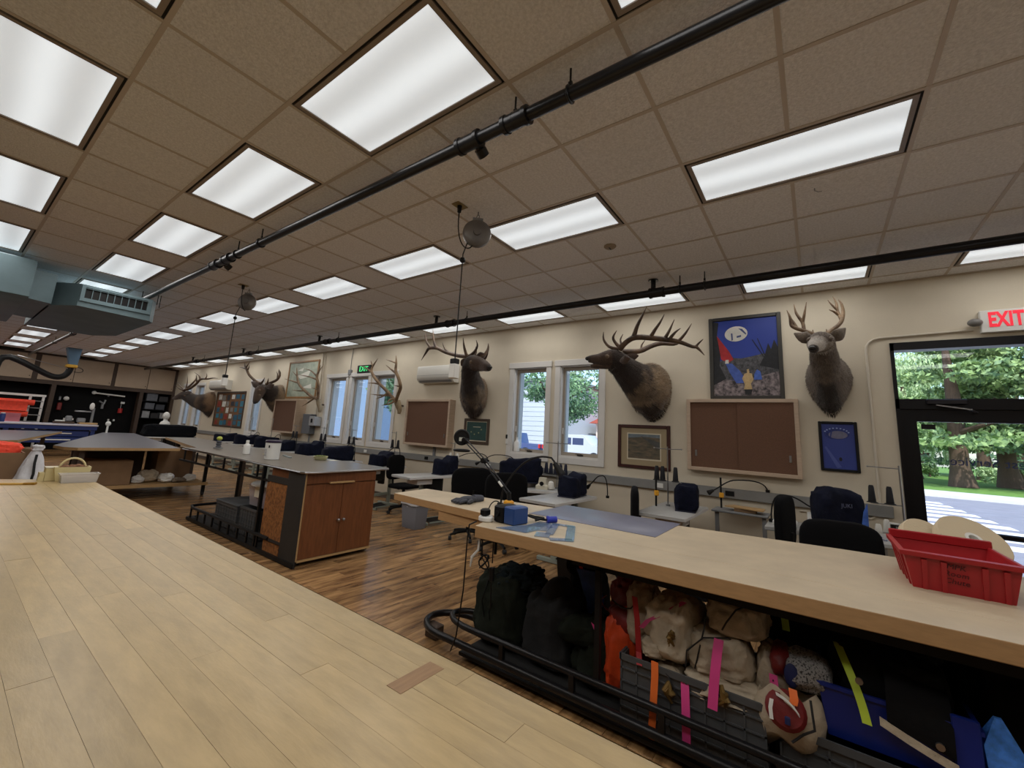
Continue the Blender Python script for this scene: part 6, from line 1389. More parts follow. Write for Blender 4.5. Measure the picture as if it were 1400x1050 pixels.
obj('guard_rail', MB().tube([(2.49, 5.0, 0.19), (2.49, 7.3, 0.19), (2.53, 7.46, 0.19), (2.65, 7.5, 0.19), (3.3, 7.5, 0.19)], 0.02, 8), m_black, ct, world=True)
for k in range(9): obj('rail_strut', MB().box(2.48, 2.50, 5.25 + k * 0.26, 5.27 + k * 0.26, 0.03, 0.19), m_black, ct, world=True, smooth=0)
obj('deck', MB().box(2.5, 3.42, 5.16, 7.43, 0.03, 0.05), m_cartblk, ct, world=True, smooth=0)
for y in (5.33, 8.2):
    for x in ((2.5, 3.42) if y < 6 else (3.42,)): obj('post', MB().box(x - 0.018, x + 0.018, y - 0.018, y + 0.018, 0.05 if y < 6 else 0.0, 0.955), m_black, ct, world=True, smooth=0)
obj('top_truss', MB().bar((2.5, 5.15, 0.80), (2.5, 8.2, 0.80), 0.025, 0.025), m_black, ct, world=True)
for k in range(6): obj('truss_strut', MB().box(2.49, 2.51, 5.5 + k * 0.5, 5.52 + k * 0.5, 0.80, 0.955), m_black, ct, world=True, smooth=0)
for x, y in ((2.56, 4.46), (3.38, 4.5), (2.56, 7.3), (3.38, 7.3)):
    obj('caster', MB().cyl((x - 0.015, y + 0.04, 0.03), (x + 0.015, y + 0.04, 0.03), 0.03, 12), m_rubber, ct, world=True)
crate('grey ribbed crate on the cart deck behind the steel post', 2.58, 3.1, 5.45, 6.0, 0.052, 0.40, 6, 8, 5)
crate('grey ribbed crate with a lid at the back of the cart deck', 2.58, 3.1, 6.08, 6.75, 0.052, 0.36, 6, 8, 5)
solo('crate_lid', MB().bbox(2.57, 3.11, 6.07, 6.76, 0.361, 0.385, 0.006), m_crate, 'flat grey lid closed on the rear cart crate', 'lid')
t = thing('lidded_bin', 'clear bin of mauve cloth with a white lid standing on the cart crates', 'bin', (2.88, 5.78, 0.402))
obj('tub', MB().loft([[(x * s, y * s, z) for x, y in ((-0.22, -0.26), (0.22, -0.26), (0.22, 0.26), (-0.22, 0.26))] for s, z in ((0.88, 0), (1, 0.26))]), mat('bin_clear', (206, 196, 200), 0.2, alpha=0.45), t, smooth=30)
obj('contents', MB().soft((0, 0, 0.01), (0.36, 0.42, 0.22), 0, 6, 0.06, sq=0.4), mat('mauve_cloth2', (150, 118, 130), 0.8, col2=(110, 96, 140), scale=6), t, smooth=75)
obj('lid', MB().lathe([(0.26, 0.26), (0.285, 0.262), (0.285, 0.285), (0.27, 0.295), (0.05, 0.3)], n=28), m_white, t)
obj('paper_label', MB().box(-0.228, -0.224, -0.06, 0.06, 0.12, 0.26), mat('paper_white', (222, 216, 196)), t)

# on the cart
t = thing('squeeze_bottle', 'white plastic bottle with a narrow neck on the dark cart top', 'bottle', (2.9, 6.84, 0.98))
obj('bottle', MB().lathe([(0.042, 0), (0.048, 0.006), (0.048, 0.12), (0.042, 0.14), (0.022, 0.155), (0.02, 0.165)], n=20), m_white, t)
obj('cap', MB().lathe([(0.022, 0.163), (0.022, 0.2), (0.018, 0.205)], n=14), mat('cap_white', (206, 206, 200), 0.5), t)
t = thing('white_pail', 'white lidded tub with a dark purple lid and printed label on the cart', 'tub', (2.845, 5.93, 0.98))
obj('tub', MB().lathe([(0.085, 0), (0.09, 0.004), (0.096, 0.21), (0.096, 0.225)], n=26), m_white, t)
obj('lid', MB().lathe([(0.1, 0.222), (0.102, 0.226), (0.102, 0.245), (0.09, 0.256), (0.02, 0.256)], n=26), mat('lid_purple', (44, 34, 58), 0.4), t)
obj('label_mark', MB().bbox(-0.094, -0.088, -0.045, -0.01, 0.155, 0.19, 0.003), m_blackp, t).location = (0.012, -0.03, 0)
for k in range(5):
    obj('label_line', MB().box(-0.0975, -0.09, -0.03, 0.02, 0.05 + k * 0.02, 0.056 + k * 0.02), mat('label_grey', (150, 150, 158), 0.6), t, smooth=0)
t = thing('pin_dish', 'small pale bowl with green contents on the cart top', 'bowl', (3.45, 5.75, 0.98))
obj('bowl', MB().lathe([(0.07, 0), (0.085, 0.01), (0.098, 0.05), (0.1, 0.052), (0.094, 0.05), (0.07, 0.012)], n=24), mat('bowl_pale', (206, 204, 160), 0.4), t)
obj('contents', MB().soft((0, 0, 0.012), (0.16, 0.16, 0.05), 0, 4, 0.2, 8, sq=0.9), mat('moss_bits', (108, 116, 62), 0.8, var=0.5, scale=50), t)
solo('paper_sheet', MB().box(3.5, 3.72 - 0.1, 5.55, 5.68, 0.981, 0.983), mat('paper_white', (222, 216, 196)), 'small pale sheet of paper beside the bowl on the cart', 'paper')
t = thing('thread_spool_stand', 'grey ribbed holder with a yellow-green ball on top at the back of the cart', 'spool stand', (3.0, 8.15, 0.98))
obj('base', MB().lathe([(0.07, 0), (0.07, 0.012), (0.03, 0.02)], n=16), m_grey, t)
obj('stem', MB().lathe([(0.03, 0.02), (0.045, 0.03), (0.03, 0.05), (0.045, 0.07), (0.03, 0.09), (0.045, 0.11), (0.03, 0.13)], n=16), mat('ribbed_grey', (80, 82, 90), 0.5), t)
obj('ball', MB().sph((0, 0, 0.165), 0.042, 14, 10, (1, 1, 0.85)), mat('yellow_green', (190, 200, 84), 0.5), t)
for k, (y0, y1, c_) in enumerate(((6.2, 6.75, (196, 190, 160)), (6.32, 6.9, (214, 208, 190)), (6.1, 6.5, (120, 130, 130)))):
    solo('flat_ruler', MB().bar((3.05 + k * 0.07, y0, 0.987), (3.12 + k * 0.09, y1, 0.987), 0.045, 0.012), mat('ruler_%d' % k, c_, 0.5),
         ('cream ruler lying nearest the tub between bottle and tub', 'pale wooden strip lying beside the cream ruler', 'grey metal straightedge lying behind the pale strip')[k], 'ruler')

# further dark topped tables ------------------------------------------------------
m_dk2 = mat('dark_laminate_blue', (98, 98, 106), 0.3, var=0.08, scale=4)
def far_table(name, label, poly, z, legs, shelf=None, m=m_dk2):
    cx = sum(p[0] for p in poly) / len(poly); cy = sum(p[1] for p in poly) / len(poly)
    t = thing(name, label, 'worktable', (cx, cy, 0), 0, 'dark topped worktables')
    o = obj('top', MB().prism(poly, z - 0.045, z), m_maple2, t, world=True, smooth=0)
    o.data.materials.append(m); o.data.polygons[1].material_index = 1
    for x, y in legs: obj('leg', MB().box(x - 0.035, x + 0.035, y - 0.035, y + 0.035, 0, z - 0.045), m_brown, t, world=True, smooth=0)
    if shelf:
        obj('shelf', MB().prism(shelf, 0.20, 0.25), m_maple2, t, world=True, smooth=0)
    return t
tA = far_table('layout_table', 'dark blue-grey topped layout table with a low shelf of boxes beyond the maple table', [(1.28, 9.95), (1.34, 9.5), (1.48, 9.34), (2.82, 9.32), (3.62, 15.9), (2.95, 15.9)], 0.9,
               ((1.56, 9.5), (1.75, 11.3), (3.25, 13.5), (2.9, 15.6)), [(1.6, 9.62), (3.42, 9.5), (3.42, 11.4), (1.75, 11.4)])
for x, y in ((3.38, 9.58), (3.38, 11.3)):
    obj('shelf_post', MB().box(x - 0.025, x + 0.025, y - 0.025, y + 0.025, 0.06, 0.85), m_black, tA, world=True, smooth=0)
    obj('caster', MB().cyl((x - 0.02, y, 0.035), (x + 0.02, y, 0.035), 0.035, 12), m_rubber, tA, world=True)
far_table('rear_table', 'grey topped table behind the cart with covered machines along it', [(2.80, 8.36), (3.70, 8.36), (4.1, 12.4), (3.42, 12.4)], 0.96, ((3.62, 8.6), (3.62, 12.2), (3.98, 12.2)), None, m_dk)
far_table('layout_table', 'dark topped table at the far left behind the open carton', [(-1.2, 11.3), (0.74, 11.15), (1.0, 11.3), (2.12, 15.7), (-0.4, 15.9)], 0.9, ((-0.9, 11.6), (0.7, 11.6), (1.75, 15.2), (-0.2, 15.5)), [(-0.8, 11.4), (0.9, 11.4), (1.5, 14.0), (-0.5, 14)])
def carton(label, x0, x1, y0, y1, z0, z1, m=m_card, group='cartons on the low shelf'):
    t = thing('carton', label, 'carton', ((x0 + x1) / 2, (y0 + y1) / 2, z0), 0, group)
    obj('box', MB().bbox(x0, x1, y0, y1, z0, z1, 0.005), m, t, world=True)
    obj('flap_seam', MB().box(x0 - 0.001, x0, (y0 + y1) / 2 - 0.003, (y0 + y1) / 2 + 0.003, z0, z1).box((x0 + x1) / 2 - 0.003, (x0 + x1) / 2 + 0.003, y0, y1, z1, z1 + 0.001), m_brown, t, world=True, smooth=0)
    return t
carton('long brown carton at the left of the low shelf under the layout table', 1.68, 2.28, 9.68, 10.3, 0.252, 0.66)
carton('tall brown carton at the right of the low shelf under the layout table', 2.72, 3.28, 10.1, 10.8, 0.252, 0.84)
carton('dark carton behind the long brown carton on the low shelf', 1.72, 2.6, 10.45, 11.2, 0.252, 0.8, m_brown)
carton('brown carton on the shelf under the far left table', 0.95, 1.3, 12.0, 12.6, 0.252, 0.7)
for k, (x, y, sz, lab, m) in enumerate(((2.42, 9.85, 0.16, 'small white bag at the left of the parcels on the low shelf', m_white), (2.58, 9.95, 0.26, 'round cream bag in the middle of the low shelf', m_canvas),
                                        (2.82, 9.78, 0.2, 'white printed bag right of the round cream bag', m_white), (3.18, 9.75, 0.17, 'small white bag at the right of the low shelf', m_white))):
    sack('parcel_bag', lab, (x, y, 0.252), (sz * 1.2, sz, sz * 0.8), m, seed=60 + k, amp=0.2, sq=0.8, group='bags on the low shelf')
solo('folded_papers', MB().soft((3.0, 9.72, 0.252), (0.22, 0.16, 0.08), 0.3, 66, 0.25, sq=0.6), mat('dull_paper', (130, 116, 98), 0.8, var=0.3, scale=14), 'crumpled dull papers between the white bags on the low shelf', 'paper')
t = thing('white_paddle', 'white round headed handle standing on the far end of the layout table', 'handle', (2.96, 15.6, 0.9))
obj('stem', MB().cyl((0, 0, 0), (0, 0, 0.22), 0.022, 10), m_white, t)
obj('head', MB().sph((0, 0, 0.25), 0.06, 12, 8, (1, 0.6, 1.1)), m_white, t)

# ================================================================== SEWING STATIONS ALONG THE WALL
m_leg = mat('stand_green', (150, 158, 148), 0.5, 0.1)
def sew_table(label, loc, L_, D_, rz, z=0.76, low=False):
    t = thing('sewing_table', label, 'sewing table', loc, rz, 'sewing tables along the wall')
    obj('table_top', MB().bbox(-L_ / 2, L_ / 2, -D_ / 2, D_ / 2, z - 0.04, z, 0.006), m_lam, t)
    obj('edge_band', MB().box(-L_ / 2 - 0.003, L_ / 2 + 0.003, -D_ / 2 - 0.003, -D_ / 2, z - 0.036, z - 0.006), m_trim, t, smooth=0)
    for s in (-1, 1):
        x = L_ / 2 - 0.12 if s > 0 else -L_ / 2 + 0.42
        obj('leg', MB().box(x - 0.02, x + 0.02, -0.03, 0.03, 0.05, z - 0.04), m_leg, t, smooth=0)
        obj('foot', MB().bbox(x - 0.025, x + 0.025, -D_ / 2 + 0.02, D_ / 2 - 0.02, 0.0, 0.05, 0.008), m_leg, t)
    obj('cross_rail', MB().box(-L_ / 2 + 0.42, L_ / 2 - 0.12, -0.015, 0.015, 0.2, 0.25), m_leg, t, smooth=0)
    obj('motor', MB().bbox(-0.12, 0.14, -0.14, 0.12, 0.5, z - 0.045, 0.03), m_blackp, t)
    obj('belt_guard', MB().bbox(0.14, 0.2, -0.08, 0.06, 0.42, z - 0.05, 0.01), m_black, t)
    pd = obj('pedal', MB().bar((-0.16, -0.16, 0.06), (0.16, -0.16, 0.06), 0.2, 0.012, (0, -0.2, 1)), m_black, t)
    obj('pedal_rim', MB().bar((-0.18, -0.26, 0.05), (0.18, -0.26, 0.05), 0.02, 0.02).bar((-0.18, -0.06, 0.08), (0.18, -0.06, 0.08), 0.02, 0.02), m_leg, pd)
    obj('drawer', MB().bbox(-L_ / 2 + 0.2, -L_ / 2 + 0.5, -0.18, 0.1, z - 0.13, z - 0.042, 0.005), m_trim, t)
    return t
def cover(label, loc, rz, size, seed, m=None, hump=0.45, logo=False, stripe=False):
    """cloth cover draped over a sewing machine: arm, head and wheel end give it two humps"""
    t = thing('machine_cover', label, 'machine cover', loc, rz, 'covered sewing machines')
    L_, D_, H_ = size; rings = []; n = 26
    for i in range(15):
        f = i / 14; x = (f - 0.5) * L_
        end = min(1, (min(f, 1 - f) * 9 + 0.35)) ** 0.5
        dip = math.exp(-((f - 0.52) / 0.13) ** 2)
        h = H_ * (0.93 + 0.07 * math.sin(f * 3 + seed) + (0.12 if f > 1 - hump else 0) - 0.16 * dip * (1 if hump < 0.7 else 0)) * (0.88 + 0.12 * end)
        d = D_ * (0.96 - 0.14 * dip) * end
        ring = []
        for k in range(n):
            g = -math.pi / 2 + 2 * math.pi * k / n
            c_, s_ = math.cos(g), math.sin(g)
            yy = math.copysign(abs(c_) ** 0.42, c_) * d / 2; zz = (math.copysign(abs(s_) ** 0.42, s_) + 1) / 2 * h
            if zz < h * 0.5: yy *= 1 + 0.08 * (1 - zz / (h * 0.5)) + 0.05 * math.sin(f * 31 + seed) * (1 - zz / h)
            yy += 0.02 * noise.noise(Vector((x * 9, g * 1.5, seed))); zz += 0.025 * noise.noise(Vector((x * 8, g * 2, seed + 4))) * (zz / h)
            ring.append((x + 0.015 * noise.noise(Vector((g * 2, x * 4, seed + 8))), yy, max(zz, 0.0)))
        rings.append(ring)
    obj('cover_cloth', MB().loft(rings), m or m_navy, t, smooth=70)
    obj('hem', MB().loft([[(x * 1.02, y * 1.04, z) for x, y in ((-L_ / 2, -D_ * 0.42), (L_ / 2, -D_ * 0.42), (L_ / 2, D_ * 0.42), (-L_ / 2, D_ * 0.42))] for z in (0.0, 0.014)]), m_navy2, t)
    obj('wheel_bulge', MB().soft((L_ / 2 - 0.02, 0, H_ * 0.3), (0.12, D_ * 0.55, H_ * 0.45), 0, seed, 0.1, sq=0.8), m or m_navy, t, smooth=75)
    if stripe: obj('blue_gusset', MB().loft([[(L_ * 0.32 + a, -D_ * 0.53, z), (L_ * 0.44, -D_ * 0.55, z), (L_ * 0.46, -D_ * 0.5, z), (L_ * 0.34 + a, -D_ * 0.49, z)] for a, z in ((-0.02, 0.01), (-0.01, H_ * 0.3), (0.01, H_ * 0.6), (0.05, H_ * 0.8))]), mat('gusset_blue', (64, 104, 190), 0.45, var=0.3, scale=18), t)
    return t
def stand(label, loc, h, shelf_z, nlev=1, cones=(), arm=0.12, rz=0, sides=(-1, 1), top2=False):
    t = thing('thread_stand', label, 'thread stand', loc, rz, 'thread stands')
    obj('rod', MB().cyl((0, 0, 0), (0, 0, h), 0.008, 8), m_steel, t)
    obj('foot', MB().cyl((0, 0, 0), (0, 0, 0.02), 0.025, 10), m_grey, t)
    for s in sides:
        obj('top_arm', MB().cyl((0, 0, h - 0.03), (0, s * arm, h - 0.025), 0.006, 6).sph((0, s * arm, h - 0.025), 0.01, 6, 4), m_steel, t)
        obj('cone_tray', MB().bar((0, 0, shelf_z), (0, s * arm, shelf_z), 0.035, 0.008), m_grey, t)
    return t
def cone(label, p, m, h=0.12, disc=True, group='thread cones'):
    t = thing('thread_cone', label, 'thread cone', p, 0, group)
    obj('thread', MB().lathe([(0.03, 0.008), (0.032, 0.012), (0.022, h * 0.9), (0.016, h)], n=14), m, t)
    if disc: obj('cone_seat', MB().lathe([(0.048, 0), (0.045, 0.004), (0.012, 0.02)], n=14), m_blackp, t)
    return t
def goose(label, base, apex, tip, head=True):
    t = thing('gooseneck_lamp', label, 'lamp', base, 0, 'gooseneck machine lamps')
    B_, A_, T_ = Vector(base), Vector(apex), Vector(tip)
    c1 = B_.lerp(A_, 0.75) + Vector((0, 0, 0.05)); pts = bez(B_, B_ + Vector((0, 0, (A_.z - B_.z) * 0.9)), Vector((B_.x, B_.y, A_.z)).lerp(A_, 0.4) + Vector((0, 0, 0.02)), A_, 8) + bez(A_, A_ + (A_ - B_) * 0.25 * 0 + Vector(((T_.x - A_.x) * 0.4, (T_.y - A_.y) * 0.4, 0)), T_.lerp(A_, 0.3), T_, 8)[1:]
    obj('neck', MB().tube(pts, 0.0075, 8), m_blackp, t, world=True)
    obj('foot', MB().cyl(B_, B_ + Vector((0, 0, 0.03)), 0.022, 10), m_blackp, t, world=True)
    d = (Vector(pts[-1]) - Vector(pts[-2])).normalized()
    obj('lamp_head', MB().cyl(T_, T_ + d * 0.07, 0.014, 12, 0.03), m_blackp, t, world=True)
    return t
def chair(label, loc, rz, wide=0.46, z=0.0):
    t = thing('task_chair', label, 'chair', loc, rz, 'black task chairs')
    obj('seat', MB().soft((0, 0, 0.42), (0.48, 0.46, 0.08), 0, 1, 0.02, sq=0.45), m_fabric, t, smooth=75)
    obj('backrest', MB().soft((0, 0.23, 0.56), (wide, 0.09, 0.44), 0, 2, 0.02, sq=0.5, flat=False), m_fabric, t, smooth=75)
    obj('back_bracket', MB().tube([(0, 0.1, 0.4), (0, 0.26, 0.42), (0, 0.28, 0.7)], 0.02, 8), m_blackp, t)
    obj('gas_column', MB().cyl((0, 0, 0.09), (0, 0, 0.42), 0.028, 12), m_blackp, t)
    for k in range(5):
        g = k * 1.2566 + 0.3; e = (0.27 * math.cos(g), 0.27 * math.sin(g))
        l = obj('leg', MB().tube([(0, 0, 0.11), (e[0] * 0.6, e[1] * 0.6, 0.095), (e[0], e[1], 0.07)], [0.026, 0.02, 0.016], 8), m_blackp, t)
        obj('caster', MB().cyl((e[0] - 0.02, e[1], 0.028), (e[0] + 0.02, e[1], 0.028), 0.028, 10), m_rubber, l)
    return t
m_thr = mat('thread_black', (22, 22, 28), 0.7, bump=0.2, bscale=200); m_thrw = mat('thread_white', (226, 224, 216), 0.7, bump=0.2, bscale=200); m_thrn = mat('thread_navy', (26, 30, 52), 0.7)

# station by the door
sew_table('white topped sewing table beside the glass door', (5.35, -0.02, 0), 0.95, 0.6, math.radians(90))
c_ = cover('tall navy machine cover with a bright blue gusset beside the door', (5.25, -0.12, 0.765), math.radians(-62), (0.36, 0.3, 0.37), 1, m_navy, hump=0.8, stripe=True)
text_on('printed_logo', 'JUKI', 0.05, mat('logo_grey', (84, 90, 116), 0.7), c_, (5.105, -0.19, 1.03), (0.47, -0.88, 0), (0, 0, 1), depth=0.002)
obj('machine_foot', MB().prism_x([(-0.03, 0), (0.14, 0), (0.14, 0.15)], -0.19, -0.14), m_white, c_)
t = stand('thread stand with two black cones in front of the door frame', (5.82, -0.645, 0), 1.41, 1.025, sides=(1,), arm=0.24)
cone('black thread cone, left one on the stand by the door frame', (5.82, -0.42, 1.03), m_thr, 0.17)
cone('black thread cone, right one on the stand by the door frame', (5.82, -0.555, 1.03), m_thr, 0.17)
solo('parts_shelf', MB().bbox(5.55, 6.05, -0.68, -0.41, 0.70, 0.74, 0.004).box(5.57, 5.61, -0.64, -0.6, 0, 0.7).box(5.57, 5.61, -0.48, -0.44, 0, 0.7).box(5.97, 6.01, -0.64, -0.6, 0, 0.7).box(5.97, 6.01, -0.48, -0.44, 0, 0.7), m_lam, 'small pale side shelf carrying white cones under the thread stand by the door', 'shelf', smooth=30)
cone('white thread cone, left one on the side shelf by the door', (5.70, -0.44, 0.741), m_thrw, 0.1, False)
cone('white thread cone, right one on the side shelf behind the dark box', (5.9, -0.52, 0.741), m_thrw, 0.13, False)
t = thing('label_box', 'dark box with a yellow band in a white frame left of the red tote', 'box', (5.7, -0.6, 0.741))
obj('box', MB().bbox(-0.03, 0.03, -0.07, 0.07, 0, 0.115, 0.003), m_blackp, t)
obj('yellow_band', MB().box(-0.0315, -0.03, -0.02, 0.07, 0.03, 0.055), mat('band_yellow', (206, 196, 40), 0.6), t, smooth=0)
obj('white_frame', MB().box(-0.032, 0.03, -0.08, -0.07, 0, 0.125).box(-0.032, 0.03, -0.08, 0.075, 0.115, 0.125), m_white, t, smooth=0)
obj('pale_panel', MB().box(-0.0315, -0.03, -0.01, 0.035, 0.06, 0.1), m_grey, t, smooth=0)
for k in range(14):
    pass
sc = MB()
for k in range(18): sc.cb((5.3 + U(-.12, .12), -0.40 + U(-.05, .05), 0.7625), (U(.015, .04), U(.004, .012), 0.003), U(0, 3))
obj_s = solo('thread_scraps', sc, mat('scrap_blue', (62, 72, 120), 0.7), 'blue thread scraps scattered on the table by the door', 'thread scraps', smooth=0); obj_s['kind'] = 'stuff'
goose('gooseneck lamp arching over the table by the door', (5.35, 0.42, 0.762), (5.38, 0.27, 1.04), (5.42, 0.08, 0.95))
solo('white_machine_plate', MB().bbox(5.2, 5.42, 0.2, 0.40, 0.762, 0.80, 0.006), m_white, 'white machine bed plate under the gooseneck lamp by the door', 'machine part')
chair('black task chair in front of the table by the door', (4.42, -0.08, 0), math.radians(95), 0.5)
chair('tall narrow black chair seen edge on below the wide display board', (4.95, 0.50, 0), math.radians(168), 0.44).scale = (1, 1, 1.08)

# second station
sew_table('pale sewing table in front of the landscape painting', (5.27, 1.36, 0), 1.15, 0.5, 0.0)
cover('navy machine cover on the table below the landscape painting', (5.36, 1.24, 0.762), math.radians(8), (0.44, 0.24, 0.29), 2, hump=0.5)
stand('tall thread stand with two arms before the landscape painting', (5.45, 1.475, 0.76), 0.70, 0.285, arm=0.16)
for k, dy in enumerate((0.13, 0.06, -0.09)):
    cone(('black thread cone, left one on the tall two armed stand', 'black thread cone, middle one on the tall two armed stand', 'black thread cone, right one on the tall two armed stand')[k], (5.45, 1.475 + dy, 1.05), m_thr, 0.17)
goose('gooseneck lamp bending low under the wide display board', (6.085, 0.5, 0.991), (5.9, 0.80, 1.11), (5.7, 1.02, 0.98))
t = thing('yellow_clamp', 'yellow bar clamp standing against the raceway below the display board', 'clamp', (5.95, 0.98, 0.76))
obj('clamp_bar', MB().box(-0.006, 0.006, -0.01, 0.01, 0.0, 0.36), m_black, t, smooth=0)
obj('clamp_grip', MB().bbox(-0.018, 0.018, -0.03, 0.02, 0.12, 0.18, 0.006), mat('clamp_yellow', (226, 162, 44)), t)
dup(t, (5.3, 1.57, 0.76), 0.5, 'yellow bar clamp between the chair and the table below the painting')
solo('wood_offcut', MB().prism([(5.72, 0.52), (5.95, 0.52), (5.98, 0.86), (5.8, 0.92)], 0.80, 0.812), m_maple2, 'thin wooden offcut resting below the wide display board', 'board')
t = thing('wall_bench', 'narrow grey wall bench under the wide display board', 'bench', (5.9, 0.7, 0))
obj('bench_top', MB().bbox(5.7, 6.05, 0.48, 1.05, 0.74, 0.76, 0.003), m_grey, t, world=True)
for y in (0.52, 1.0): obj('leg', MB().box(5.75, 5.79, y - 0.02, y + 0.02, 0, 0.74), m_grey, t, world=True, smooth=0)
obj('box_lift', MB().bbox(5.78, 5.95, 0.6, 0.82, 0.761, 0.80, 0.003), m_card, t, world=True)
chair('black chair pushed between the two tables below the painting', (4.75, 1.88, 0), math.radians(200), 0.5)

# third station
sew_table('grey topped sewing table under the pair of windows', (4.86, 2.62, 0), 1.05, 0.5, math.radians(-2))
cover('navy machine cover on the table in front of the pair of windows', (5.08, 2.56, 0.762), math.radians(5), (0.42, 0.26, 0.28), 3)
goose('gooseneck lamp right of the cover under the pair of windows', (5.36, 2.2, 0.762), (5.38, 2.3, 1.03), (5.4, 2.46, 0.9))
t = sew_table('overlock table in front of the right window of the pair', (5.62, 3.12, 0), 0.8, 0.55, math.radians(-60), 0.74)
stand('thread stand with a row of dark cones below the right window', (5.72, 3.14, 0.74), 0.69, 0.2, arm=0.2)
for k in range(5):
    cone(('leftmost dark cone in the row below the right window', 'second dark cone in the row below the right window', 'middle dark cone in the row below the right window', 'fourth dark cone in the row below the right window', 'rightmost dark cone in the row below the right window')[k], (5.72, 3.33 - k * 0.082, 0.945), m_thrn, 0.16)
t = thing('overlock_machine', 'small cream overlock machine beside the dark cones', 'sewing machine', (5.5, 3.25, 0.741), 0.3)
m_crm = mat('machine_cream', (206, 200, 180), 0.4)
obj('body', MB().loft([[(x * s, y * s, z) for x, y in ((-0.07, -0.08), (0.07, -0.08), (0.07, 0.08), (-0.07, 0.08))] for s, z in ((1.1, 0), (1.1, 0.05), (0.75, 0.07), (0.6, 0.16))]), m_crm, t, smooth=30)
obj('thread', MB().lathe([(0.05, 0.06), (0.052, 0.07), (0.04, 0.15), (0.015, 0.17)], (0.0, -0.12, -0.05), n=16), m_thrw, t)
obj('hand_wheel', MB().cyl((-0.09, 0, 0.08), (-0.075, 0, 0.08), 0.03, 14), m_blackp, t)
t = thing('corner_cabinet', 'low dark cabinet under the large navy cover by the windows', 'cabinet', (5.55, 3.75, 0))
obj('body', MB().bbox(5.3, 5.8, 3.45, 4.05, 0.04, 0.80, 0.004), mat('cabinet_grey', (96, 88, 82), 0.55), t, world=True)
obj('plinth', MB().box(5.33, 5.8, 3.48, 4.02, 0, 0.04), m_black, t, world=True, smooth=0)
obj('door', MB().bbox(5.282, 5.3, 3.5, 4.0, 0.1, 0.74, 0.004), mat('cabinet_grey', (96, 88, 82)), t, world=True)
cover('large navy machine cover left of the dark cones under the windows', (5.5, 3.66, 0.802), math.radians(-60), (0.62, 0.34, 0.34), 4, hump=0.8)
chair('black chair, left of two in front of the windows', (4.85, 4.08, 0), math.radians(140), 0.62)
chair('black chair, right of two in front of the windows', (4.75, 3.48, 0), math.radians(150), 0.6)
goose('gooseneck lamp left of the large navy cover', (6.085, 4.15, 0.991), (6.0, 4.5, 1.13), (5.9, 4.8, 0.98))

# fourth station with bin and pedal
sew_table('grey topped sewing table right of the grey waste bin', (5.16, 5.2, 0), 1.25, 0.5, math.radians(-5))
cover('navy machine cover between the white cones and the task chairs', (5.42, 5.15, 0.762), math.radians(6), (0.46, 0.24, 0.28), 5, hump=0.45)
stand('thread stand carrying two white cones', (5.75, 5.27, 0.74), 0.56, 0.22, arm=0.1)
cone('white thread cone, left of the two before the display board', (5.75, 5.36, 0.965), m_thrw, 0.14)
cone('white thread cone, right of the two before the display board', (5.75, 5.19, 0.965), m_thrw, 0.14)
goose('gooseneck lamp right of the white cones', (6.085, 4.75, 0.991), (6.02, 5.05, 1.12), (5.9, 5.35, 1.02))
t = thing('waste_bin', 'grey plastic waste bin with a liner between the cart and the beige table', 'bin', (4.72, 5.06, 0))
obj('bin', MB().loft([[(x * s, y * s, z) for x, y in ((-0.13, -0.17), (0.13, -0.17), (0.13, 0.17), (-0.13, 0.17))] for s, z in ((0.82, 0), (0.84, 0.01), (1, 0.40), (1.04, 0.405), (1.04, 0.42), (0.97, 0.42), (0.8, 0.03))]), mat('bin_grey', (128, 130, 138), 0.5), t, smooth=30)
obj('liner', MB().loft([[((x * s), (y * s), z + 0.012 * math.sin(i * 2.1)) for i, (x, y) in enumerate([(-.13, -.17), (-.04, -.175), (.05, -.172), (.13, -.17), (.135, -.05), (.132, .06), (.13, .17), (.04, .175), (-.05, .172), (-.13, .17), (-.135, .05), (-.132, -.06)])] for s, z in ((1.06, 0.345), (1.07, 0.39), (1.06, 0.43), (0.96, 0.43), (0.93, 0.3))], caps=False), mat('liner_white', (206, 206, 208), 0.4, bump=0.4, bscale=30), t, smooth=50)
t = thing('waste_bin', 'black waste bin on the floor behind the charcoal sack', 'bin', (4.35, 2.15, 0), 0.3)
obj('bin', MB().loft([[(x * s, y * s, z) for x, y in ((-0.14, -0.17), (0.14, -0.17), (0.14, 0.17), (-0.14, 0.17))] for s, z in ((0.82, 0), (0.84, 0.01), (1, 0.38), (1.04, 0.385), (1.04, 0.4), (0.97, 0.4), (0.8, 0.03))]), m_blackp, t, smooth=30)
obj('liner', MB().loft([[(x * s, y * s, z) for x, y in ((-0.14, -0.17), (0.14, -0.17), (0.14, 0.17), (-0.14, 0.17))] for s, z in ((0.96, 0.3), (0.96, 0.395), (0.93, 0.395), (0.9, 0.3))], caps=False), m_rubber, t, smooth=30)
chair('black task chair left of the table with the waste bin', (5.35, 6.08, 0), math.radians(10), 0.46)

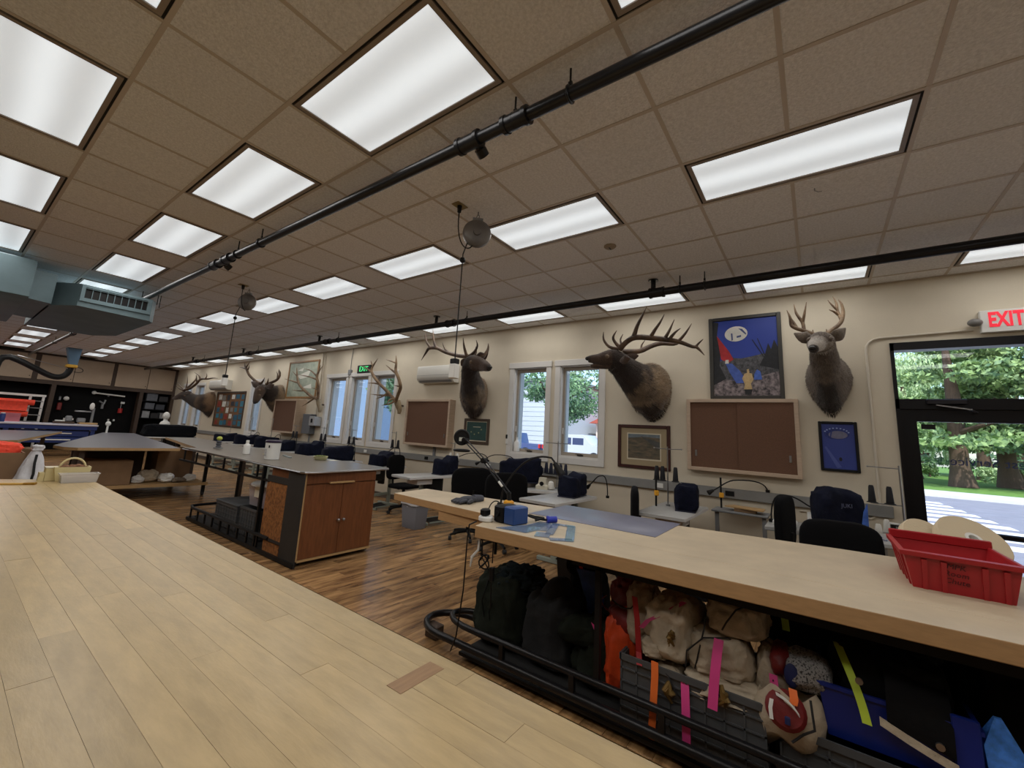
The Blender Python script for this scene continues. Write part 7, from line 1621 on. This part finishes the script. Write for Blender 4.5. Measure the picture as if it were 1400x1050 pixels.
# stations further along, behind the cart
spots = [(5.2, 6.75, 0.5), (5.05, 8.0, -0.2), (5.2, 9.35, 0.1), (5.25, 10.75, 0.0), (5.5, 12.1, 0.2), (5.6, 13.6, 0.0), (5.6, 15.1, 0.1)]
nm = ['fifth', 'sixth', 'seventh', 'eighth', 'ninth', 'tenth', 'eleventh']
pl = ['behind the near end of the cart', 'at the right of the three windows', 'below the middle of the three windows', 'under the electrical box', 'below the framed map', 'below the narrow window', 'below the cork notice board']
for k, (x, y, a) in enumerate(spots):
    sew_table('grey topped sewing table %s, %s from the door' % (pl[k], nm[k]), (x, y, 0), 1.1, 0.55, a * 0.3)
    cover('dark navy machine cover %s, %s from the door' % (pl[k], nm[k]), (x + 0.12, y, 0.762), a, (0.62, 0.3, 0.25 + 0.02 * (k % 3)), 10 + k, m_navy, hump=(0.45, 0.9, 0.3)[k % 3])
    if k < 6: goose('gooseneck lamp %s, beside the %s cover' % (pl[k], nm[k]), (x + 0.35, y - 0.26, 0.762), (x + 0.36, y - 0.12, 1.12), (x + 0.34, y + 0.1, 1.02))
    if k in (0, 1, 2, 3):
        sx = min(x + 0.4, 5.85)
        stand('thread stand with two black cones %s' % pl[k], (sx, y - 0.02, 0.76), 0.66, 0.33, arm=0.13, sides=(-1, 1) if k else (1,))
        if k == 0: obj('cone_tray', MB().bar((0, 0, 0.33), (0, -0.13, 0.33), 0.035, 0.008), m_grey, C.objects['thread_stand.004'] if 'thread_stand.004' in C.objects else None)
        for q in (0, 1): cone('black thread cone, %s one on the stand %s' % (('left', 'right')[q], pl[k]), (sx, y + 0.07 - q * 0.17, 1.098), m_thr, 0.16)
    if k in (4, 5, 6): stand('thin thread stand %s' % pl[k], (x + 0.3, y + 0.2, 0.76), 0.8, 0.3, arm=0.16, sides=(1,))
t = thing('long_machine_cover', 'long black covered machine at the far end of the row', 'machine cover', (4.75, 16.9, 0.78))
obj('cover_cloth', MB().soft((0, 0, 0), (1.35, 0.5, 0.38), 0.0, 71, 0.06, 4, sq=0.3, wr=0.1), mat('black_cover', (13, 15, 20), 0.9, spec=0.15, bump=0.6, bscale=12), t, smooth=75)
obj('hem', MB().bbox(-0.68, 0.68, -0.25, 0.25, 0, 0.012, 0.003), m_navy, t)
sew_table('sewing table carrying the long black cover at the far end', (4.75, 16.9, 0), 1.5, 0.6, 0, 0.78)
t = thing('mannequin_head', 'white mannequin head on a neck stand at the far end of the machines', 'mannequin', (4.72, 17.45, 0))
obj('stand', MB().cyl((0, 0, 0), (0, 0, 1.1), 0.03, 10).cyl((0, 0, 0), (0, 0, 0.03), 0.16, 16), m_grey, t)
obj('bust', MB().lathe([(0.13, 1.08), (0.15, 1.16), (0.12, 1.24), (0.06, 1.28), (0.055, 1.34)], n=18), m_white, t)
obj('head', MB().sph((0, 0, 1.44), 0.115, 16, 12, (0.85, 1, 1.15)), m_white, t)
obj('nose', MB().sph((-0.08, -0.07, 1.43), 0.022, 8, 6), m_white, t)

# ================================================================== BACK OF THE ROOM
m_cab = mat('cab_beige', (170, 150, 128), 0.6, var=0.06, scale=2)
bk = thing('back_cabinets', 'row of beige wall cupboards in dark frames along the back wall', 'cupboard', (2.5, 22.2, 2.4))
obj('carcass', MB().box(-4.5, 6.1, 22.03, 22.45, 2.32, 3.39), m_brown, bk, world=True, smooth=0)
edges = [-4.2, -3.15, -2.1, -1.06, 0.0, 1.0, 1.93, 2.02, 2.95, 2.97, 4.0, 4.10, 5.12, 5.14, 6.02]
for a, c in ((-4.2, -3.2), (-3.15, -2.15), (-2.05, -1.1), (-1.05, -0.1), (0.0, 0.95), (1.0, 1.9), (2.04, 2.93), (2.95, 4.0), (4.12, 5.12), (5.14, 6.0)):
    d = obj('cupboard_door', MB().bbox(a, c, 22.0, 22.03, 2.46, 3.34, 0.004), m_cab, bk, world=True)
    obj('latch', MB().cyl((c - 0.05, 22.0, 2.56), (c - 0.05, 21.98, 2.56), 0.015, 8), m_black, d, world=True)
obj('fascia', MB().box(-4.5, 6.1, 22.0, 22.03, 2.32, 2.45).box(-4.5, 6.1, 22.0, 22.03, 3.345, 3.4), m_brown, bk, world=True, smooth=0)
al = thing('back_alcove', 'dark open alcove with tool panels below the back cupboards', 'alcove', (2.5, 22.3, 0))
obj('back_panel', MB().box(-4.5, 6.1, 22.40, 22.46, 0, 2.32), mat('panel_black', (11, 11, 12), 0.9, spec=0.2), al, world=True, smooth=0)
for x in (-2.1, 2.5, 5.0, 6.06): obj('post', MB().box(x - 0.06, x + 0.06, 22.0, 22.4, 0, 2.32), m_brown, al, world=True, smooth=0)
# shelves with boxes at the right
for z in (1.3, 1.66, 2.0): obj('shelf', MB().box(5.06, 6.0, 22.02, 22.4, z - 0.02, z), m_black, al, world=True, smooth=0)
gc = [('grey_box', (96, 100, 108)), ('slate_box', (62, 66, 76)), ('dark_box', (44, 44, 48)), ('pale_box', (146, 148, 150))]
for k, (x, z, wd, h, ci) in enumerate(((5.2, 2.0, 0.36, 0.28, 0), (5.62, 2.0, 0.3, 0.2, 2), (5.2, 1.66, 0.3, 0.24, 0), (5.55, 1.66, 0.3, 0.2, 1), (5.15, 1.3, 0.24, 0.26, 3), (5.44, 1.3, 0.26, 0.2, 2), (5.74, 1.3, 0.2, 0.22, 3))):
    b = solo('storage_box', MB().bbox(x, x + wd, 22.06, 22.36, z + 0.001, z + h, 0.008), mat(gc[ci][0], gc[ci][1], 0.6, var=0.15, scale=9),
             ('pale grey box on the top shelf by the back corner', 'dark box right on the top back shelf', 'grey box left on the middle back shelf', 'slate box right on the middle back shelf', 'pale box left on the lowest back shelf', 'dark box in the middle of the lowest back shelf', 'pale box right on the lowest back shelf')[k], 'box', 'boxes on the back shelves')
    obj('lid', MB().bbox(x - 0.006, x + wd + 0.006, 22.05, 22.37, z + h, z + h + 0.02, 0.004), mat(gc[ci][0], gc[ci][1]), b)
# wall tools
def tool(label, name, cat, x, z, parts):
    t = thing(name, label, cat, (x, 22.36, z), 0, 'tools on the back panel')
    for n_, b, m in parts: obj(n_, b, m, t)
tool('long white tube rack on the dark back panel', 'tube_rack', 'rack', 3.75, 2.1, (('tube', MB().cyl((-0.1, -0.1, 0.05), (0.8, -0.1, 0.0), 0.03, 10), m_white), ('end_knob', MB().sph((-0.12, -0.1, 0.06), 0.07, 10, 8), m_white), ('bracket', MB().box(0.3, 0.34, -0.08, 0.04, -0.05, 0.06), m_grey)))
tool('red and white hand tool on the left of the back panel', 'hand_tool', 'tool', 2.78, 1.62, (('red_body', MB().bbox(-0.06, 0.06, -0.1, 0.0, -0.2, 0.08, 0.02), mat('tool_red', (120, 36, 34), 0.5)), ('white_head', MB().sph((0.14, -0.06, 0.24), 0.08, 10, 8), m_white), ('grey_head', MB().bbox(-0.06, 0.0, -0.1, -0.02, 0.16, 0.3, 0.01), m_grey)))
tool('red canister tool at the right of the back panel', 'hand_tool', 'tool', 4.5, 1.5, (('red_body', MB().cyl((0, -0.06, -0.06), (0, -0.06, 0.12), 0.07, 12), mat('canister_red', (176, 44, 40), 0.5)), ('white_cap', MB().bbox(-0.03, 0.09, -0.1, -0.02, 0.3, 0.38, 0.01), m_white), ('hook', MB().cyl((0, -0.05, 0.12), (0, -0.02, 0.4), 0.01, 6), m_steel)))
tool('grey hanging spray tool in the middle of the back panel', 'hand_tool', 'tool', 3.95, 1.75, (('grip', MB().bbox(-0.04, 0.04, -0.08, 0, -0.2, 0.0, 0.015), m_grey), ('nozzle', MB().cyl((0.0, -0.06, 0.02), (-0.12, -0.08, 0.1), 0.03, 10), m_grey), ('cup', MB().cyl((0.03, -0.05, 0.0), (0.06, -0.05, 0.16), 0.035, 10), m_steel)))
for k, (x, z) in enumerate(((2.98, 1.12), (3.2, 1.12), (4.2, 1.15), (4.36, 1.15))):
    tool(('small white jar, leftmost on the back ledge', 'small white jar, second on the back ledge', 'small white jar, third on the back ledge', 'small white jar, rightmost on the back ledge')[k], 'small_jar', 'jar', x, z, (('jar', MB().lathe([(0.03, 0), (0.03, 0.06), (0.02, 0.07)], (0, -0.1, -0.04), n=12), m_white), ('peg', MB().box(-0.01, 0.01, -0.1, 0.04, -0.06, -0.04), m_black)))
# fabric rack
fb = thing('fabric_rack', 'white metal rack with rods for fabric rolls at the far left', 'rack', (0.6, 21.0, 0))
for x in (-2.0, 1.9, 2.2): obj('upright', MB().box(x - 0.03, x + 0.03, 20.9, 20.98, 0, 1.86), m_trim, fb, world=True, smooth=0)
obj('top_rail', MB().box(-2.0, 2.25, 20.88, 20.98, 1.83, 1.9), m_trim, fb, world=True, smooth=0)
for z in (1.0, 1.22, 1.45, 1.68): obj('rod', MB().cyl((-2.0, 20.8, z), (2.2, 20.8, z), 0.018, 8), m_steel, fb, world=True)
for k, (z, m, lab) in enumerate(((1.5, m_or, 'orange fabric roll hanging from the upper rod of the rack'), (1.12, mat('fabric_pink', (206, 120, 132), 0.75, var=0.1, scale=5), 'pink fabric roll hanging below the orange roll'))):
    t = thing('fabric_roll', lab, 'fabric roll', (0, 20.7, z), 0, 'fabric rolls on the rack')
    obj('roll', MB().cyl((-1.8, 20.7, z + 0.12), (2.0 - 0.1 * k, 20.7, z + 0.12), 0.09, 16), m_or, t, world=True)
    obj('hanging_cloth', MB().loft([[(x, 20.61 + 0.02 * math.sin(x * 6 + q), z + 0.14 - 0.06 * q) for x in (-1.8, -0.9, 0, 0.9, 1.86 - 0.1 * k)] + [(x, 20.625 + 0.02 * math.sin(x * 6 + q), z + 0.14 - 0.06 * q) for x in (1.86 - 0.1 * k, 0.9, 0, -0.9, -1.8)] for q in range(6)]), m, t, world=True, smooth=60)
# blue benches
bb = thing('blue_bench', 'long blue steel workbench with a white top near the back of the room', 'bench', (1.2, 19.4, 0))
m_bb = mat('bench_blue', (34, 52, 112), 0.45, 0.2)
obj('top', MB().bbox(-2.5, 3.38, 19.0, 19.9, 0.96, 1.01, 0.006), mat('bench_top', (196, 194, 204), 0.4), bb, world=True)
obj('apron', MB().box(-2.5, 3.36, 19.03, 19.08, 0.84, 0.96), m_bb, bb, world=True, smooth=0)
for x in (-2.4, -0.5, 1.4, 3.28): obj('leg', MB().box(x - 0.05, x + 0.05, 19.06, 19.16, 0, 0.9), m_bb, bb, world=True, smooth=0)
for k, (x0, x1) in enumerate(((1.6, 3.2), (0.2, 1.3))):
    for q in range(2):
        d = obj('drawer', MB().bbox(x0, x1, 19.1, 19.6, 0.42 + q * 0.2, 0.6 + q * 0.2, 0.006), m_bb, bb, world=True)
        obj('white_pull', MB().bbox(x0 + 0.25, x1 - 0.4, 19.08, 19.1, 0.5 + q * 0.2, 0.535 + q * 0.2, 0.003), m_white, d, world=True)
obj('brace', MB().bar((3.2, 19.1, 0.85), (3.75 - 0.3, 19.1, 0.5), 0.03, 0.03), m_grey, bb, world=True)
t = thing('bench_press', 'grey bench press with a round head on the end of the blue bench', 'press', (3.2, 19.45, 1.011))
obj('wood_base', MB().bbox(-0.25, 0.2, -0.15, 0.15, 0, 0.06, 0.008), m_maple2, t)
obj('column', MB().cyl((0.05, 0, 0.06), (0.05, 0, 0.55), 0.035, 10), m_grey, t)
obj('head', MB().sph((0.0, 0, 0.6), 0.08, 12, 8, (0.8, 1, 1.5)), m_white, t)
obj('arm', MB().bbox(-0.4, 0.0, -0.04, 0.04, 0.4, 0.44, 0.008), m_steel, t)
obj('bed', MB().bbox(-0.3, -0.1, -0.08, 0.08, 0.06, 0.2, 0.02), m_grey, t)
t = thing('bench_sewing_machine', 'pale sewing machine on a dark base on the blue bench', 'sewing machine', (2.62, 19.4, 1.011))
obj('base', MB().bbox(-0.25, 0.22, -0.12, 0.12, 0, 0.07, 0.008), m_brown, t)
obj('arm', MB().bbox(-0.22, 0.0, -0.06, 0.06, 0.07, 0.11, 0.01), m_white, t)
obj('head', MB().bbox(0.0, 0.16, -0.06, 0.06, 0.07, 0.26, 0.03), m_grey, t)
t = solo('blue_jar', MB().lathe([(0.05, 0), (0.06, 0.01), (0.06, 0.2), (0.04, 0.24)], n=14), m_bb, 'small blue jar at the left on the white topped bench', 'jar')
t.location = (1.28, 19.1, 1.011)
obj('lid', MB().lathe([(0.045, 0.24), (0.045, 0.27)], n=12), m_white, t)
